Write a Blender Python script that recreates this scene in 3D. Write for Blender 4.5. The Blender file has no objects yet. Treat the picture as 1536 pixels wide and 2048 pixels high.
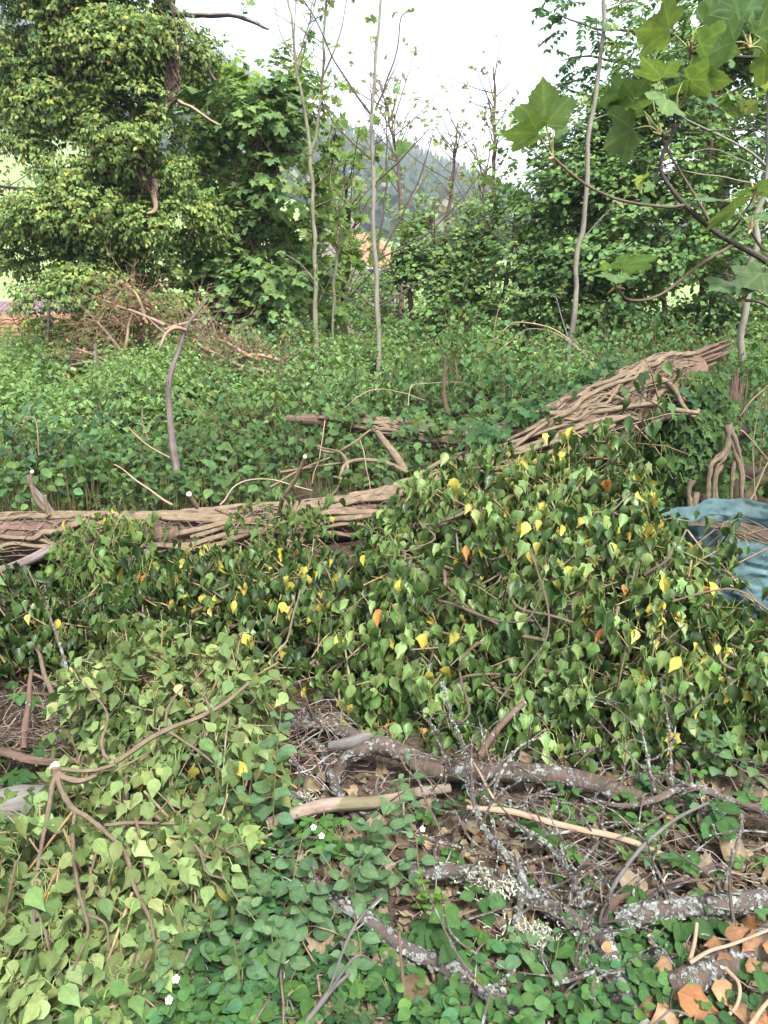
import bpy, math
import numpy as np
from mathutils import Vector, Matrix

# ------------------------------------------------------------------ camera, sky, sun, exposure
scene = bpy.context.scene
C = scene.collection
PITCH = math.radians(14.92)
CAMP = np.array([0.0, 0.0, 1.6])
FPX = 1479.0
cam_d = bpy.data.cameras.new("camera")
cam_d.sensor_fit = 'VERTICAL'; cam_d.sensor_height = 36.0; cam_d.sensor_width = 27.0
cam_d.lens = 26.0; cam_d.clip_start = 0.05; cam_d.clip_end = 6000
cam = bpy.data.objects.new("camera", cam_d); C.objects.link(cam)
cam.location = CAMP; cam.rotation_euler = (math.pi / 2 - PITCH, 0, 0)
scene.camera = cam

SUN_EL, SUN_AZ = 57.0, 160.0           # azimuth clockwise from +Y (the view direction)
world = bpy.data.worlds.new("World"); scene.world = world; world.use_nodes = True
nt = world.node_tree
sky = nt.nodes.new('ShaderNodeTexSky'); sky.sky_type = 'NISHITA'; sky.sun_disc = False
sky.sun_elevation = math.radians(SUN_EL); sky.sun_rotation = math.radians(SUN_AZ)
sky.air_density = 1.0; sky.dust_density = 3.0; sky.ozone_density = 1.0
hsv = nt.nodes.new('ShaderNodeHueSaturation'); hsv.inputs['Saturation'].default_value = 0.34
bg = nt.nodes['Background']; bg.inputs['Strength'].default_value = 0.105
nt.links.new(sky.outputs[0], hsv.inputs['Color']); nt.links.new(hsv.outputs[0], bg.inputs['Color'])
sun_d = bpy.data.lights.new("sun", 'SUN'); sun_d.energy = 1.5; sun_d.angle = math.radians(14)
sun_d.color = (1.0, 0.98, 0.95)
sun = bpy.data.objects.new("sun", sun_d); C.objects.link(sun)
az, el = math.radians(SUN_AZ), math.radians(SUN_EL)
sdir = Vector((math.sin(az) * math.cos(el), math.cos(az) * math.cos(el), math.sin(el)))
sun.rotation_euler = (-sdir).to_track_quat('-Z', 'Y').to_euler()
sun.location = (0, 0, 30)
scene.view_settings.view_transform = 'Standard'; scene.view_settings.look = 'None'
scene.view_settings.exposure = 2.5; scene.view_settings.gamma = 1.0
scene.view_settings.use_curve_mapping = False
scene.render.engine = 'CYCLES'
scene.cycles.max_bounces = 4; scene.cycles.diffuse_bounces = 0; scene.cycles.transmission_bounces = 2
scene.cycles.glossy_bounces = 2; scene.cycles.volume_bounces = 1
scene.cycles.use_denoising = True

# ------------------------------------------------------------------ helpers
rng = np.random.default_rng(11)
RIGHT = np.array([1.0, 0, 0]); UPV = np.array([0, math.sin(PITCH), math.cos(PITCH)])
FWD = np.array([0, math.cos(PITCH), -math.sin(PITCH)])
Z = np.array([0, 0, 1.0])

def ray(px, py):
    return RIGHT * ((px - 768) / FPX) + UPV * ((1024 - py) / FPX) + FWD

def at(px, py, Y):                      # the point seen at (px,py) of the photograph that lies Y metres ahead
    d = ray(px, py); return CAMP + d * (Y / d[1])

def onz(px, py, h=0.0):                 # the point seen at (px,py) that lies h above level ground
    d = ray(px, py); return CAMP + d * ((h - CAMP[2]) / d[2])

def project(P):
    v = P - CAMP; dep = v @ FWD
    dep = np.where(dep < 0.05, 0.05, dep)
    return 768 + FPX * (v @ RIGHT) / dep, 1024 - FPX * (v @ UPV) / dep, dep

def sm(a, b, x):
    t = np.clip((x - a) / (b - a), 0, 1); return t * t * (3 - 2 * t)

def unit(a):
    return a / np.maximum(np.linalg.norm(a, axis=-1, keepdims=True), 1e-9)

def vnoise(P, freq, seed=0):
    Q = np.asarray(P, float) * freq + seed * 17.13
    i = np.floor(Q).astype(np.int64); f = Q - i; f = f * f * (3 - 2 * f)
    def h(a, b, c):
        n = (a * 374761393 + b * 668265263 + c * 2147483647 + seed * 1274126177) & 0xffffffff
        n = ((n ^ (n >> 13)) * 1274126177) & 0xffffffff
        return ((n ^ (n >> 16)) & 0xffff) / 65535.0
    r = 0
    for a in (0, 1):
        for b in (0, 1):
            for c in (0, 1):
                w = (f[..., 0] if a else 1 - f[..., 0]) * (f[..., 1] if b else 1 - f[..., 1]) * (f[..., 2] if c else 1 - f[..., 2])
                r = r + w * h(i[..., 0] + a, i[..., 1] + b, i[..., 2] + c)
    return r

def smooth(P, n, R=None):               # Catmull-Rom through the given points
    P = np.asarray(P, float); m = len(P)
    E = np.vstack([2 * P[0] - P[1], P, 2 * P[-1] - P[-2]])
    s = np.linspace(0, m - 1, n); k = np.minimum(s.astype(int), m - 2); t = (s - k)[:, None]
    p0, p1, p2, p3 = E[k], E[k + 1], E[k + 2], E[k + 3]
    out = 0.5 * (2 * p1 + (p2 - p0) * t + (2 * p0 - 5 * p1 + 4 * p2 - p3) * t ** 2 + (3 * p1 - p0 - 3 * p2 + p3) * t ** 3)
    if R is None: return out
    return out, np.interp(s, np.arange(m), R)

class MB:
    """collects verts / faces / uvs / colours of ONE mesh"""
    def __init__(s): s.v = []; s.t = []; s.q = []; s.uv = []; s.c = []; s.n = 0
    def add(s, V, T=None, Q=None, UV=None, COL=None):
        V = np.asarray(V, float).reshape(-1, 3); k = len(V)
        s.v.append(V)
        if T is not None and len(T): s.t.append(np.asarray(T, np.int64).reshape(-1, 3) + s.n)
        if Q is not None and len(Q): s.q.append(np.asarray(Q, np.int64).reshape(-1, 4) + s.n)
        s.uv.append(np.zeros((k, 2)) if UV is None else np.asarray(UV, float).reshape(-1, 2))
        c = np.ones((k, 3)) if COL is None else np.broadcast_to(np.asarray(COL, float), (k, 3))
        s.c.append(c); s.n += k
    def mesh(s, name, mat, off=None, shade=True):
        me = bpy.data.meshes.new(name)
        V = np.vstack(s.v); UV = np.vstack(s.uv); COL = np.vstack(s.c)
        if off is not None: V = V - np.asarray(off)
        T = np.vstack(s.t) if s.t else np.zeros((0, 3), np.int64)
        Q = np.vstack(s.q) if s.q else np.zeros((0, 4), np.int64)
        loops = np.concatenate([T.ravel(), Q.ravel()]).astype(np.int32)
        tot = np.concatenate([np.full(len(T), 3), np.full(len(Q), 4)]).astype(np.int32)
        st = np.concatenate([[0], np.cumsum(tot)[:-1]]).astype(np.int32)
        me.vertices.add(len(V)); me.vertices.foreach_set('co', V.astype(np.float32).ravel())
        me.loops.add(len(loops)); me.loops.foreach_set('vertex_index', loops)
        me.polygons.add(len(tot)); me.polygons.foreach_set('loop_start', st)
        me.polygons.foreach_set('loop_total', tot)
        me.polygons.foreach_set('use_smooth', np.full(len(tot), shade))
        ul = me.uv_layers.new(name='UVMap'); ul.data.foreach_set('uv', UV[loops].astype(np.float32).ravel())
        ca = me.color_attributes.new('col', 'FLOAT_COLOR', 'POINT')
        ca.data.foreach_set('color', np.hstack([COL, np.ones((len(COL), 1))]).astype(np.float32).ravel())
        me.update(calc_edges=True); me.materials.append(mat)
        return me
    def obj(s, name, mat, parent=None, shade=True, kind=None):
        if not s.v: return None
        off = np.array(parent.location) if parent is not None else None
        if parent is not None and parent.parent is not None: off = off + np.array(parent.parent.location)
        o = bpy.data.objects.new(name, s.mesh(name, mat, off, shade)); C.objects.link(o)
        if parent is not None: o.parent = parent
        if kind: o['kind'] = kind
        return o

def thing(name, label, cat, loc, group=None):
    o = bpy.data.objects.new(name, None); C.objects.link(o); o.location = tuple(loc)
    o.empty_display_size = 0.1
    o['label'] = label; o['category'] = cat
    if group: o['group'] = group
    return o

def tag(o, label, cat, group=None, kind=None):
    o['label'] = label; o['category'] = cat
    if group: o['group'] = group
    if kind: o['kind'] = kind
    return o

def struct(o):
    o['kind'] = 'structure'; return o

def tubes(P, R, sides=4):
    """P (N,K,3) polylines, R (N,K) radii -> verts, quads, uvs of open tubes"""
    P = np.asarray(P, float); N, K, _ = P.shape
    T = unit(np.gradient(P, axis=1))
    mean = unit(P[:, -1] - P[:, 0])
    ref = np.where(np.abs(mean[:, 2:3]) > 0.8, np.array([[1.0, 0, 0]]), Z[None])[:, None, :]
    A = unit(np.cross(T, np.broadcast_to(ref, T.shape))); B = np.cross(T, A)
    th = np.linspace(0, 2 * math.pi, sides + 1)
    V = P[:, :, None] + R[:, :, None, None] * (A[:, :, None] * np.cos(th)[None, None, :, None] + B[:, :, None] * np.sin(th)[None, None, :, None])
    i = np.arange(N)[:, None, None] * (K * (sides + 1)) + np.arange(K - 1)[None, :, None] * (sides + 1) + np.arange(sides)[None, None, :]
    Q = np.stack([i, i + 1, i + sides + 2, i + sides + 1], -1).reshape(-1, 4)
    L = np.concatenate([np.zeros((N, 1)), np.cumsum(np.linalg.norm(np.diff(P, axis=1), axis=2), axis=1)], 1)
    UV = np.stack([np.broadcast_to(np.linspace(0, 1, sides + 1), (N, K, sides + 1)), np.broadcast_to(L[:, :, None], (N, K, sides + 1))], -1)
    return V.reshape(-1, 3), Q, UV.reshape(-1, 2)

def add_tubes(mb, P, R, sides=4, col=None):
    V, Q, UV = tubes(P, R, sides)
    if col is not None: col = np.repeat(np.asarray(col), V.shape[0] // len(P), axis=0) if np.ndim(col) == 2 else col
    mb.add(V, Q=Q, UV=UV, COL=col)

def add_limb(mb, pts, rad, n=None, sides=9, lump=0.12, freq=9.0, seed=1, cap=True, bend=0.0, col=None):
    """one solid limb: smoothed, lumpy, with closed ends"""
    pts = np.asarray(pts, float); rad = np.asarray(rad, float)
    if rad.ndim == 0: rad = np.full(len(pts), float(rad))
    if n is None: n = max(6, len(pts) * 5)
    P, R = smooth(pts, n, rad)
    if bend > 0:
        P = P + bend * (np.stack([vnoise(P, 6.0, seed + 5), vnoise(P, 6.0, seed + 6), vnoise(P, 6.0, seed + 7)], -1) - 0.5) * np.minimum(1, np.arange(n) / 4)[:, None]
    V, Q, UV = tubes(P[None], R[None], sides)
    V = V.reshape(n, sides + 1, 3)
    k = 1 + lump * 2 * (vnoise(V, freq, seed) - 0.5)
    k[:, -1] = k[:, 0]
    V = P[:, None] + (V - P[:, None]) * k[..., None]
    mb.add(V.reshape(-1, 3), Q=Q, UV=UV, COL=col)
    if cap:
        for e, inv in ((0, 1), (n - 1, 0)):
            ring = V[e, :sides]; cen = P[e] + (0.15 * R[e]) * (unit(P[e] - P[1]) if e == 0 else unit(P[e] - P[-2]))
            t = [(0, 1 + (j + 1) % sides, 1 + j) if not inv else (0, 1 + j, 1 + (j + 1) % sides) for j in range(sides)]
            mb.add(np.vstack([cen[None], ring]), T=t, UV=np.full((sides + 1, 2), 0.5), COL=col)
    return P, R

def limb(name, pts, rad, mat, parent=None, **kw):
    mb = MB(); add_limb(mb, pts, rad, **kw)
    return mb.obj(name, mat, parent)

def cut_disc(name, cen, nrm, r, mat, parent):     # pale sawn end face of a branch
    nrm = unit(np.asarray(nrm, float)); a = unit(np.cross(nrm, Z + 0.01)); b = np.cross(nrm, a)
    m = 14; th = np.linspace(0, 2 * math.pi, m, endpoint=False)
    k = 1 + 0.08 * np.sin(3 * th + 1)
    ring = cen + r * k[:, None] * (a * np.cos(th)[:, None] + b * np.sin(th)[:, None])
    mb = MB()
    V = np.vstack([(cen + nrm * 0.003)[None], ring + nrm * 0.002, ring - nrm * 0.006])
    T = [(0, 1 + j, 1 + (j + 1) % m) for j in range(m)]
    Q = [(1 + j, 1 + m + j, 1 + m + (j + 1) % m, 1 + (j + 1) % m) for j in range(m)]
    UV = np.vstack([[[0.5, 0.5]], np.stack([0.5 + 0.5 * np.cos(th), 0.5 + 0.5 * np.sin(th)], 1), np.stack([0.5 + 0.5 * np.cos(th), 0.5 + 0.5 * np.sin(th)], 1)])
    mb.add(V, T=T, Q=Q, UV=UV)
    return mb.obj(name, mat, parent, shade=False)

# ------------------------------------------------------------------ leaf shapes (base at origin, axis +Y, face +Z, length 1)
def strip_leaf(prof, fold=0.25, bend=0.2, wave=0.0, ph=0.0, serr=0.0, curl=0.0):
    prof = np.asarray(prof, float); V = []; UV = []
    wm = prof[:, 1].max(); n = len(prof)
    for i, (t, w) in enumerate(prof):
        zb = -bend * t * t; yb = t * (1 - 0.25 * abs(bend) * t)
        for sx in (-1, 0, 1):
            ww = w * (1 + (serr if i % 2 else -serr) * (sx != 0))
            zz = fold * ww * abs(sx) + wave * math.sin(ph + 9 * t + 2 * sx) * abs(sx) * (ww / wm) + curl * (ww / wm) ** 2 * abs(sx)
            V.append((sx * ww, yb, zb + zz)); UV.append((0.5 + 0.5 * sx * ww / wm, t))
    T = []; Q = []
    for i in range(n - 1):
        a = 3 * i; b = a + 3
        for s in (0, 1):
            f = [a + s, a + s + 1, b + s + 1, b + s]
            if prof[i, 1] < 1e-4: T.append((a + 1, b + s + 1, b + s))
            elif prof[i + 1, 1] < 1e-4: T.append((a + s, a + s + 1, b + 1))
            else: Q.append(f)
    return np.array(V), T, Q, np.array(UV)

def lobed_leaf(outline, cen=(0, 0.3), cup=0.12, bend=0.15, wave=0.05, ph=0.0):
    o = np.asarray(outline, float); o = np.vstack([o, (o * [-1, 1])[::-1][(0 if abs(o[-1, 0]) > 1e-6 else 1):]])
    if abs(o[0, 0]) < 1e-6: o = o[:-1]
    P = np.vstack([[cen], o]); r = np.linalg.norm(P - np.array(cen), axis=1)
    ang = np.arctan2(P[:, 0], P[:, 1])
    zz = cup * r * r + wave * np.sin(ph + 5 * ang) * r - bend * np.clip(P[:, 1], 0, 2) ** 2
    V = np.column_stack([P, zz]); m = len(o)
    T = [(0, 1 + (j + 1) % m, 1 + j) for j in range(m)]
    UV = np.column_stack([0.5 + 0.5 * P[:, 0], P[:, 1]])
    return V, T, [], UV

IVY = [(0, 0.0), (0.10, .19), (.30, .285), (.5, .24), (.68, .135), (.86, .05), (1.0, 0)]
IVY2 = [(0, 0.0), (0.10, .22), (.36, .34), (.46, .245), (.64, .155), (.84, .06), (1.0, 0)]
IVY3 = [(0, 0.0), (0.10, .13), (.30, .235), (.5, .195), (.7, .10), (.88, .04), (1.0, 0)]
IVY4 = [(0, 0), (.16, -.07), (.33, -.04), (.30, .10), (.46, .30), (.25, .40), (.17, .56), (.08, .78), (0, 1.0)]
OVAL = [(0, 0.01), (.1, .19), (.28, .31), (.48, .345), (.68, .28), (.86, .14), (1.0, 0)]
ROUND = [(0, 0.0), (.26, .42), (.68, .34), (1.0, 0)]
NETTLE = [(0, 0.0), (.32, .27), (1.0, 0)]
BRAM = [(0, 0.02), (.07, .16), (.14, .22), (.21, .31), (.28, .31), (.36, .37), (.44, .33), (.52, .36), (.6, .28), (.68, .28), (.76, .18), (.84, .15), (.92, .06), (1.0, 0)]
STRAW = [(0, 0.02), (.2, .26), (.35, .31), (.45, .39), (.55, .36), (.66, .40), (.74, .32), (.84, .30), (.9, .18), (.97, .12), (1.0, 0)]
LANCE = [(0, 0.01), (.3, .14), (.6, .13), (1.0, 0)]
SIMPLE = [(0, 0.0), (.38, .31), (1.0, 0)]
SYC = [(0, 0.0), (.12, -.08), (.26, -.17), (.33, -.13), (.40, -.16), (.50, -.06), (.55, .0), (.52, .06), (.50, .10), (.58, .14), (.64, .21), (.72, .27), (.79, .42), (.71, .43), (.67, .51), (.59, .50), (.53, .55), (.44, .52), (.36, .53), (.35, .60), (.37, .67), (.30, .70), (.28, .78), (.20, .80), (.16, .88), (.09, .91), (0, 1.05)]
SYC_LO = [(0, 0), (.28, -.14), (.50, -.04), (.44, .12), (.72, .38), (.55, .48), (.32, .48), (.30, .70), (0, 1.0)]
IVYLOBE = [(0, 0), (.22, -.12), (.42, -.02), (.30, .12), (.56, .40), (.24, .42), (.16, .62), (0, 1.0)]
DEADP = [(0, .02), (.08, .13), (.17, .24), (.26, .27), (.36, .36), (.45, .31), (.55, .37), (.64, .26), (.73, .27), (.82, .16), (.91, .11), (1.0, 0)]
rr = np.random.default_rng(5)
def kind_strip(prof, n, fold, bend, wave, serr=0.0, curl=0.0):
    return [strip_leaf(prof, rr.uniform(*fold), rr.uniform(*bend), rr.uniform(0, wave), rr.uniform(0, 6), serr, rr.uniform(-curl, curl)) for _ in range(n)]
def kind_lobe(outl, n, cup, bend, wave):
    return [lobed_leaf(outl, (0, .28), rr.uniform(*cup), rr.uniform(*bend), rr.uniform(0, wave), rr.uniform(0, 6)) for _ in range(n)]
LEAF = {
    'ivy': kind_strip(IVY, 8, (-.2, 1.3), (-.35, .8), .15) + kind_strip(IVY2, 7, (-.2, 1.3), (-.35, .8), .18) + kind_strip(IVY3, 6, (-.3, 1.6), (-.5, 1.0), .16) + kind_lobe(IVY4, 2, (-.5, .6), (-.2, .7), .22),
    'ivyflat': kind_strip([(0, 0.0), (0.08, .20), (.28, .325), (.48, .275), (.66, .16), (.86, .05), (1.0, 0)], 8, (-.15, .45), (-.1, .35), .07) + kind_strip(IVY2, 4, (-.1, .5), (-.1, .4), .08),
    'oval': kind_strip(OVAL, 5, (.05, .3), (-.05, .35), .02),
    'round': kind_strip(ROUND, 4, (.0, .3), (.0, .35), .05),
    'bramble': kind_strip(BRAM, 4, (.1, .3), (.05, .35), .03),
    'straw': kind_strip(STRAW, 4, (.2, .45), (.0, .2), .02),
    'nettle': kind_strip(NETTLE, 4, (.1, .35), (.1, .5), .0),
    'simple': kind_strip(SIMPLE, 5, (.05, .4), (.0, .5), .0),
    'lance': kind_strip(LANCE, 3, (.1, .3), (.0, .3), .0),
    'syc': kind_lobe(SYC, 6, (-.15, .25), (.0, .35), .14),
    'syclo': kind_lobe(SYC_LO, 4, (-.1, .2), (.1, .4), .12),
    'ivylobe': kind_lobe(IVYLOBE, 4, (-.1, .2), (.0, .3), .06),
    'dead': kind_strip(DEADP, 6, (-.6, .9), (-.8, .9), .22, serr=.10, curl=.45) + kind_strip(BRAM, 4, (-.5, .9), (-.8, .9), .2, serr=.08, curl=.4),
    'withered': kind_strip(IVY2, 4, (.2, .9), (-.4, .8), .2, curl=.2),
}

def frames(axis, normal):
    y = unit(axis); x = unit(np.cross(y, normal)); z = np.cross(x, y)
    return x, y, z

class Leaves:
    """leaf placements of one plant: pos, axis, normal, size, colour (arrays)"""
    def __init__(s): s.p = []; s.a = []; s.n = []; s.s = []; s.c = []
    def add(s, p, a, n, size, col):
        p = np.asarray(p, float).reshape(-1, 3); k = len(p)
        s.p.append(p); s.a.append(np.asarray(a, float).reshape(-1, 3)); s.n.append(np.asarray(n, float).reshape(-1, 3))
        s.s.append(np.broadcast_to(np.asarray(size, float), (k,))); s.c.append(np.broadcast_to(np.asarray(col, float), (k, 3)))
    def arrays(s):
        return np.vstack(s.p), unit(np.vstack(s.a)), unit(np.vstack(s.n)), np.concatenate(s.s), np.vstack(s.c)

def pick_visible(p, s, limit, cell):
    px, py, d = project(p)
    ok = np.where((px > -10) & (px < 1546) & (py > -10) & (py < 2058))[0]
    ok = ok[np.argsort(d[ok] - 0.5 * s[ok])]
    key = (px[ok] // cell).astype(int) * 5000 + (py[ok] // cell).astype(int)
    _, first = np.unique(key, return_index=True)
    sel = ok[first]
    if len(sel) > limit: sel = sel[np.argsort(-(s[sel] / d[sel]))][:limit]
    return sel

def emit(parent, L, kind, mats, nobj=0, cell=30, pname='leaf', mass='foliage', shade=False):
    """the leaves that show largest become objects, the rest one mesh"""
    if isinstance(L, Leaves): L = L.arrays()
    p, a, n, s, c = L
    tm = LEAF[kind]; base = np.array(parent.location)
    which = rng.integers(0, len(tm), len(p))
    sel = pick_visible(p, s, nobj, cell) if nobj else np.array([], int)
    x, y, z = frames(a, n)
    if len(sel):
        key = (kind, mats[1].name)
        if key not in MESHES:
            MESHES[key] = []
            for V, T, Q, UV in tm:
                mb = MB(); mb.add(V, T=T, Q=Q, UV=UV); MESHES[key].append(mb.mesh(kind + '_leaf', mats[1], None, True))
        for i in sel:
            o = bpy.data.objects.new(pname, MESHES[key][which[i]]); C.objects.link(o); o.parent = parent
            M = np.eye(4); M[:3, 0] = x[i] * s[i]; M[:3, 1] = y[i] * s[i]; M[:3, 2] = z[i] * s[i]; M[:3, 3] = p[i] - base
            o.matrix_local = Matrix(M.tolist())
            o.color = (*np.clip(c[i], 0, 1), 1)
    keep = np.ones(len(p), bool); keep[sel] = False
    if keep.any():
        mb = MB()
        for k, (V, T, Q, UV) in enumerate(tm):
            I = np.where(keep & (which == k))[0]
            if not len(I): continue
            W = p[I, None] + s[I, None, None] * (V[None, :, 0:1] * x[I, None] + V[None, :, 1:2] * y[I, None] + V[None, :, 2:3] * z[I, None])
            m = len(V); off = (np.arange(len(I)) * m)[:, None, None]
            T_ = (np.asarray(T, np.int64).reshape(1, -1, 3) + off).reshape(-1, 3) if len(T) else None
            Q_ = (np.asarray(Q, np.int64).reshape(1, -1, 4) + off).reshape(-1, 4) if len(Q) else None
            mb.add(W.reshape(-1, 3), T=T_, Q=Q_, UV=np.tile(UV, (len(I), 1)), COL=np.repeat(c[I], m, 0))
        return mb.obj(mass, mats[0], parent, shade, 'stuff')
MESHES = {}

def tint(col, n, lum=0.22, hue=0.10):
    col = np.asarray(col, float)
    k = 1 + rng.normal(0, lum, (n, 1)).clip(-2 * lum, 2 * lum)
    h = rng.normal(0, hue, (n, 1))
    c = col * k * np.hstack([1 + h, 1 + 0.15 * h, 1 - h])
    return np.clip(c, 0.004, 0.9)

def rnd(n): return unit(rng.normal(size=(n, 3)))

# ------------------------------------------------------------------ materials
def newmat(name):
    m = bpy.data.materials.new(name); m.use_nodes = True; t = m.node_tree; t.nodes.clear()
    return m, t, t.nodes.new('ShaderNodeOutputMaterial')
def N(t, typ, **kw):
    n = t.nodes.new(typ)
    for k, v in kw.items(): setattr(n, k, v)
    return n
def mathn(t, op, a, b=None, clamp=False):
    n = N(t, 'ShaderNodeMath', operation=op); n.use_clamp = clamp
    for i, v in enumerate((a, b)):
        if v is None: continue
        if hasattr(v, 'is_output'): t.links.new(v, n.inputs[i])
        else: n.inputs[i].default_value = v
    return n.outputs[0]
def mixc(t, fac, a, b, blend='MIX'):
    n = N(t, 'ShaderNodeMix', data_type='RGBA', blend_type=blend)
    for sock, v in ((n.inputs[0], fac), (n.inputs[6], a), (n.inputs[7], b)):
        if hasattr(v, 'is_output'): t.links.new(v, sock)
        elif isinstance(v, (tuple, list)): sock.default_value = (*v, 1)[:4]
        else: sock.default_value = v
    return n.outputs[2]
def ramp(t, fac, stops):
    n = N(t, 'ShaderNodeValToRGB'); e = n.color_ramp.elements
    while len(e) < len(stops): e.new(0.5)
    for el, (p, c) in zip(e, stops): el.position = p; el.color = (*c, 1) if len(c) == 3 else c
    t.links.new(fac, n.inputs[0]); return n.outputs[0]
def noise(t, vec, scale, detail=4, rough=0.6):
    n = N(t, 'ShaderNodeTexNoise'); n.inputs['Scale'].default_value = scale; n.inputs['Detail'].default_value = detail
    n.inputs['Roughness'].default_value = rough
    if vec is not None: t.links.new(vec, n.inputs['Vector'])
    return n.outputs['Fac']
def bump(t, h, strength, dist=0.01):
    n = N(t, 'ShaderNodeBump'); n.inputs['Strength'].default_value = strength; n.inputs['Distance'].default_value = dist
    t.links.new(h, n.inputs['Height']); return n.outputs[0]

def leaf_mat(name, src, rough=0.45, trans=0.3, vein=0.35, spec=0.4, blotch=0.25, palmate=False):
    m, t, out = newmat(name)
    if src == 'attr':
        col = N(t, 'ShaderNodeAttribute', attribute_name='col').outputs['Color']
    else:
        col = N(t, 'ShaderNodeObjectInfo').outputs['Color']
    tc = N(t, 'ShaderNodeTexCoord'); uv = tc.outputs['UV']
    sp = N(t, 'ShaderNodeSeparateXYZ'); t.links.new(uv, sp.inputs[0])
    du = mathn(t, 'ABSOLUTE', mathn(t, 'SUBTRACT', sp.outputs[0], 0.5))
    rib = mathn(t, 'SUBTRACT', 1.0, mathn(t, 'MULTIPLY', du, 28.0), True)
    w = mathn(t, 'FRACT', mathn(t, 'SUBTRACT', mathn(t, 'MULTIPLY', sp.outputs[1], 6.0), mathn(t, 'MULTIPLY', du, 5.0)))
    side = mathn(t, 'MULTIPLY', mathn(t, 'GREATER_THAN', w, 0.88), 0.45)
    mask = mathn(t, 'MAXIMUM', rib, side)
    if palmate:                          # ribs fan out from the stalk into the lobes
        mask = rib
        for ang, y0, wd in ((50, 0, 34), (105, 0, 38), (38, .3, 70), (38, .5, 70), (38, .68, 70)):
            c, sn = math.cos(math.radians(ang)), math.sin(math.radians(ang))
            yy = mathn(t, 'SUBTRACT', sp.outputs[1], y0)
            d = mathn(t, 'ABSOLUTE', mathn(t, 'SUBTRACT', mathn(t, 'MULTIPLY', du, 2 * c), mathn(t, 'MULTIPLY', yy, sn)))
            ahead = mathn(t, 'GREATER_THAN', mathn(t, 'ADD', mathn(t, 'MULTIPLY', du, 2 * sn), mathn(t, 'MULTIPLY', yy, c)), 0.0)
            mask = mathn(t, 'MAXIMUM', mask, mathn(t, 'MULTIPLY', ahead, mathn(t, 'SUBTRACT', 1.0, mathn(t, 'MULTIPLY', d, wd), True)))
        wv = noise(t, tc.outputs['Object'], 9.0, 4)
        mask = mathn(t, 'MAXIMUM', mask, mathn(t, 'MULTIPLY', mathn(t, 'GREATER_THAN', mathn(t, 'FRACT', mathn(t, 'MULTIPLY', wv, 9.0)), .9), .25))
    v = mathn(t, 'MULTIPLY', mask, vein)
    nz = noise(t, tc.outputs['Object'], 35.0 if src == 'attr' else 3.0, 3)
    col = mixc(t, 1.0, col, (.89, 1.0, .84), 'MULTIPLY')
    base = mixc(t, 1.0, col, ramp(t, nz, [(0.3, (1 - blotch,) * 3), (0.7, (1 + blotch,) * 3)]), 'MULTIPLY')
    light = mixc(t, 1.0, base, (1.9, 1.75, 1.6), 'MULTIPLY')
    base = mixc(t, v, base, light)
    p = N(t, 'ShaderNodeBsdfPrincipled'); t.links.new(base, p.inputs['Base Color'])
    p.inputs['Roughness'].default_value = rough; p.inputs['Specular IOR Level'].default_value = spec
    t.links.new(bump(t, v, 0.35, 0.004), p.inputs['Normal'])
    tr = N(t, 'ShaderNodeBsdfTranslucent')
    t.links.new(mixc(t, 1.0, base, (1.5, 1.45, 0.7), 'MULTIPLY'), tr.inputs['Color'])
    mx = N(t, 'ShaderNodeMixShader'); mx.inputs[0].default_value = trans
    t.links.new(p.outputs[0], mx.inputs[1]); t.links.new(tr.outputs[0], mx.inputs[2])
    t.links.new(mx.outputs[0], out.inputs[0]); return m
def leaf_pair(name, **kw): return (leaf_mat(name + '_mass', 'attr', **kw), leaf_mat(name + '_single', 'obj', **kw))

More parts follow.
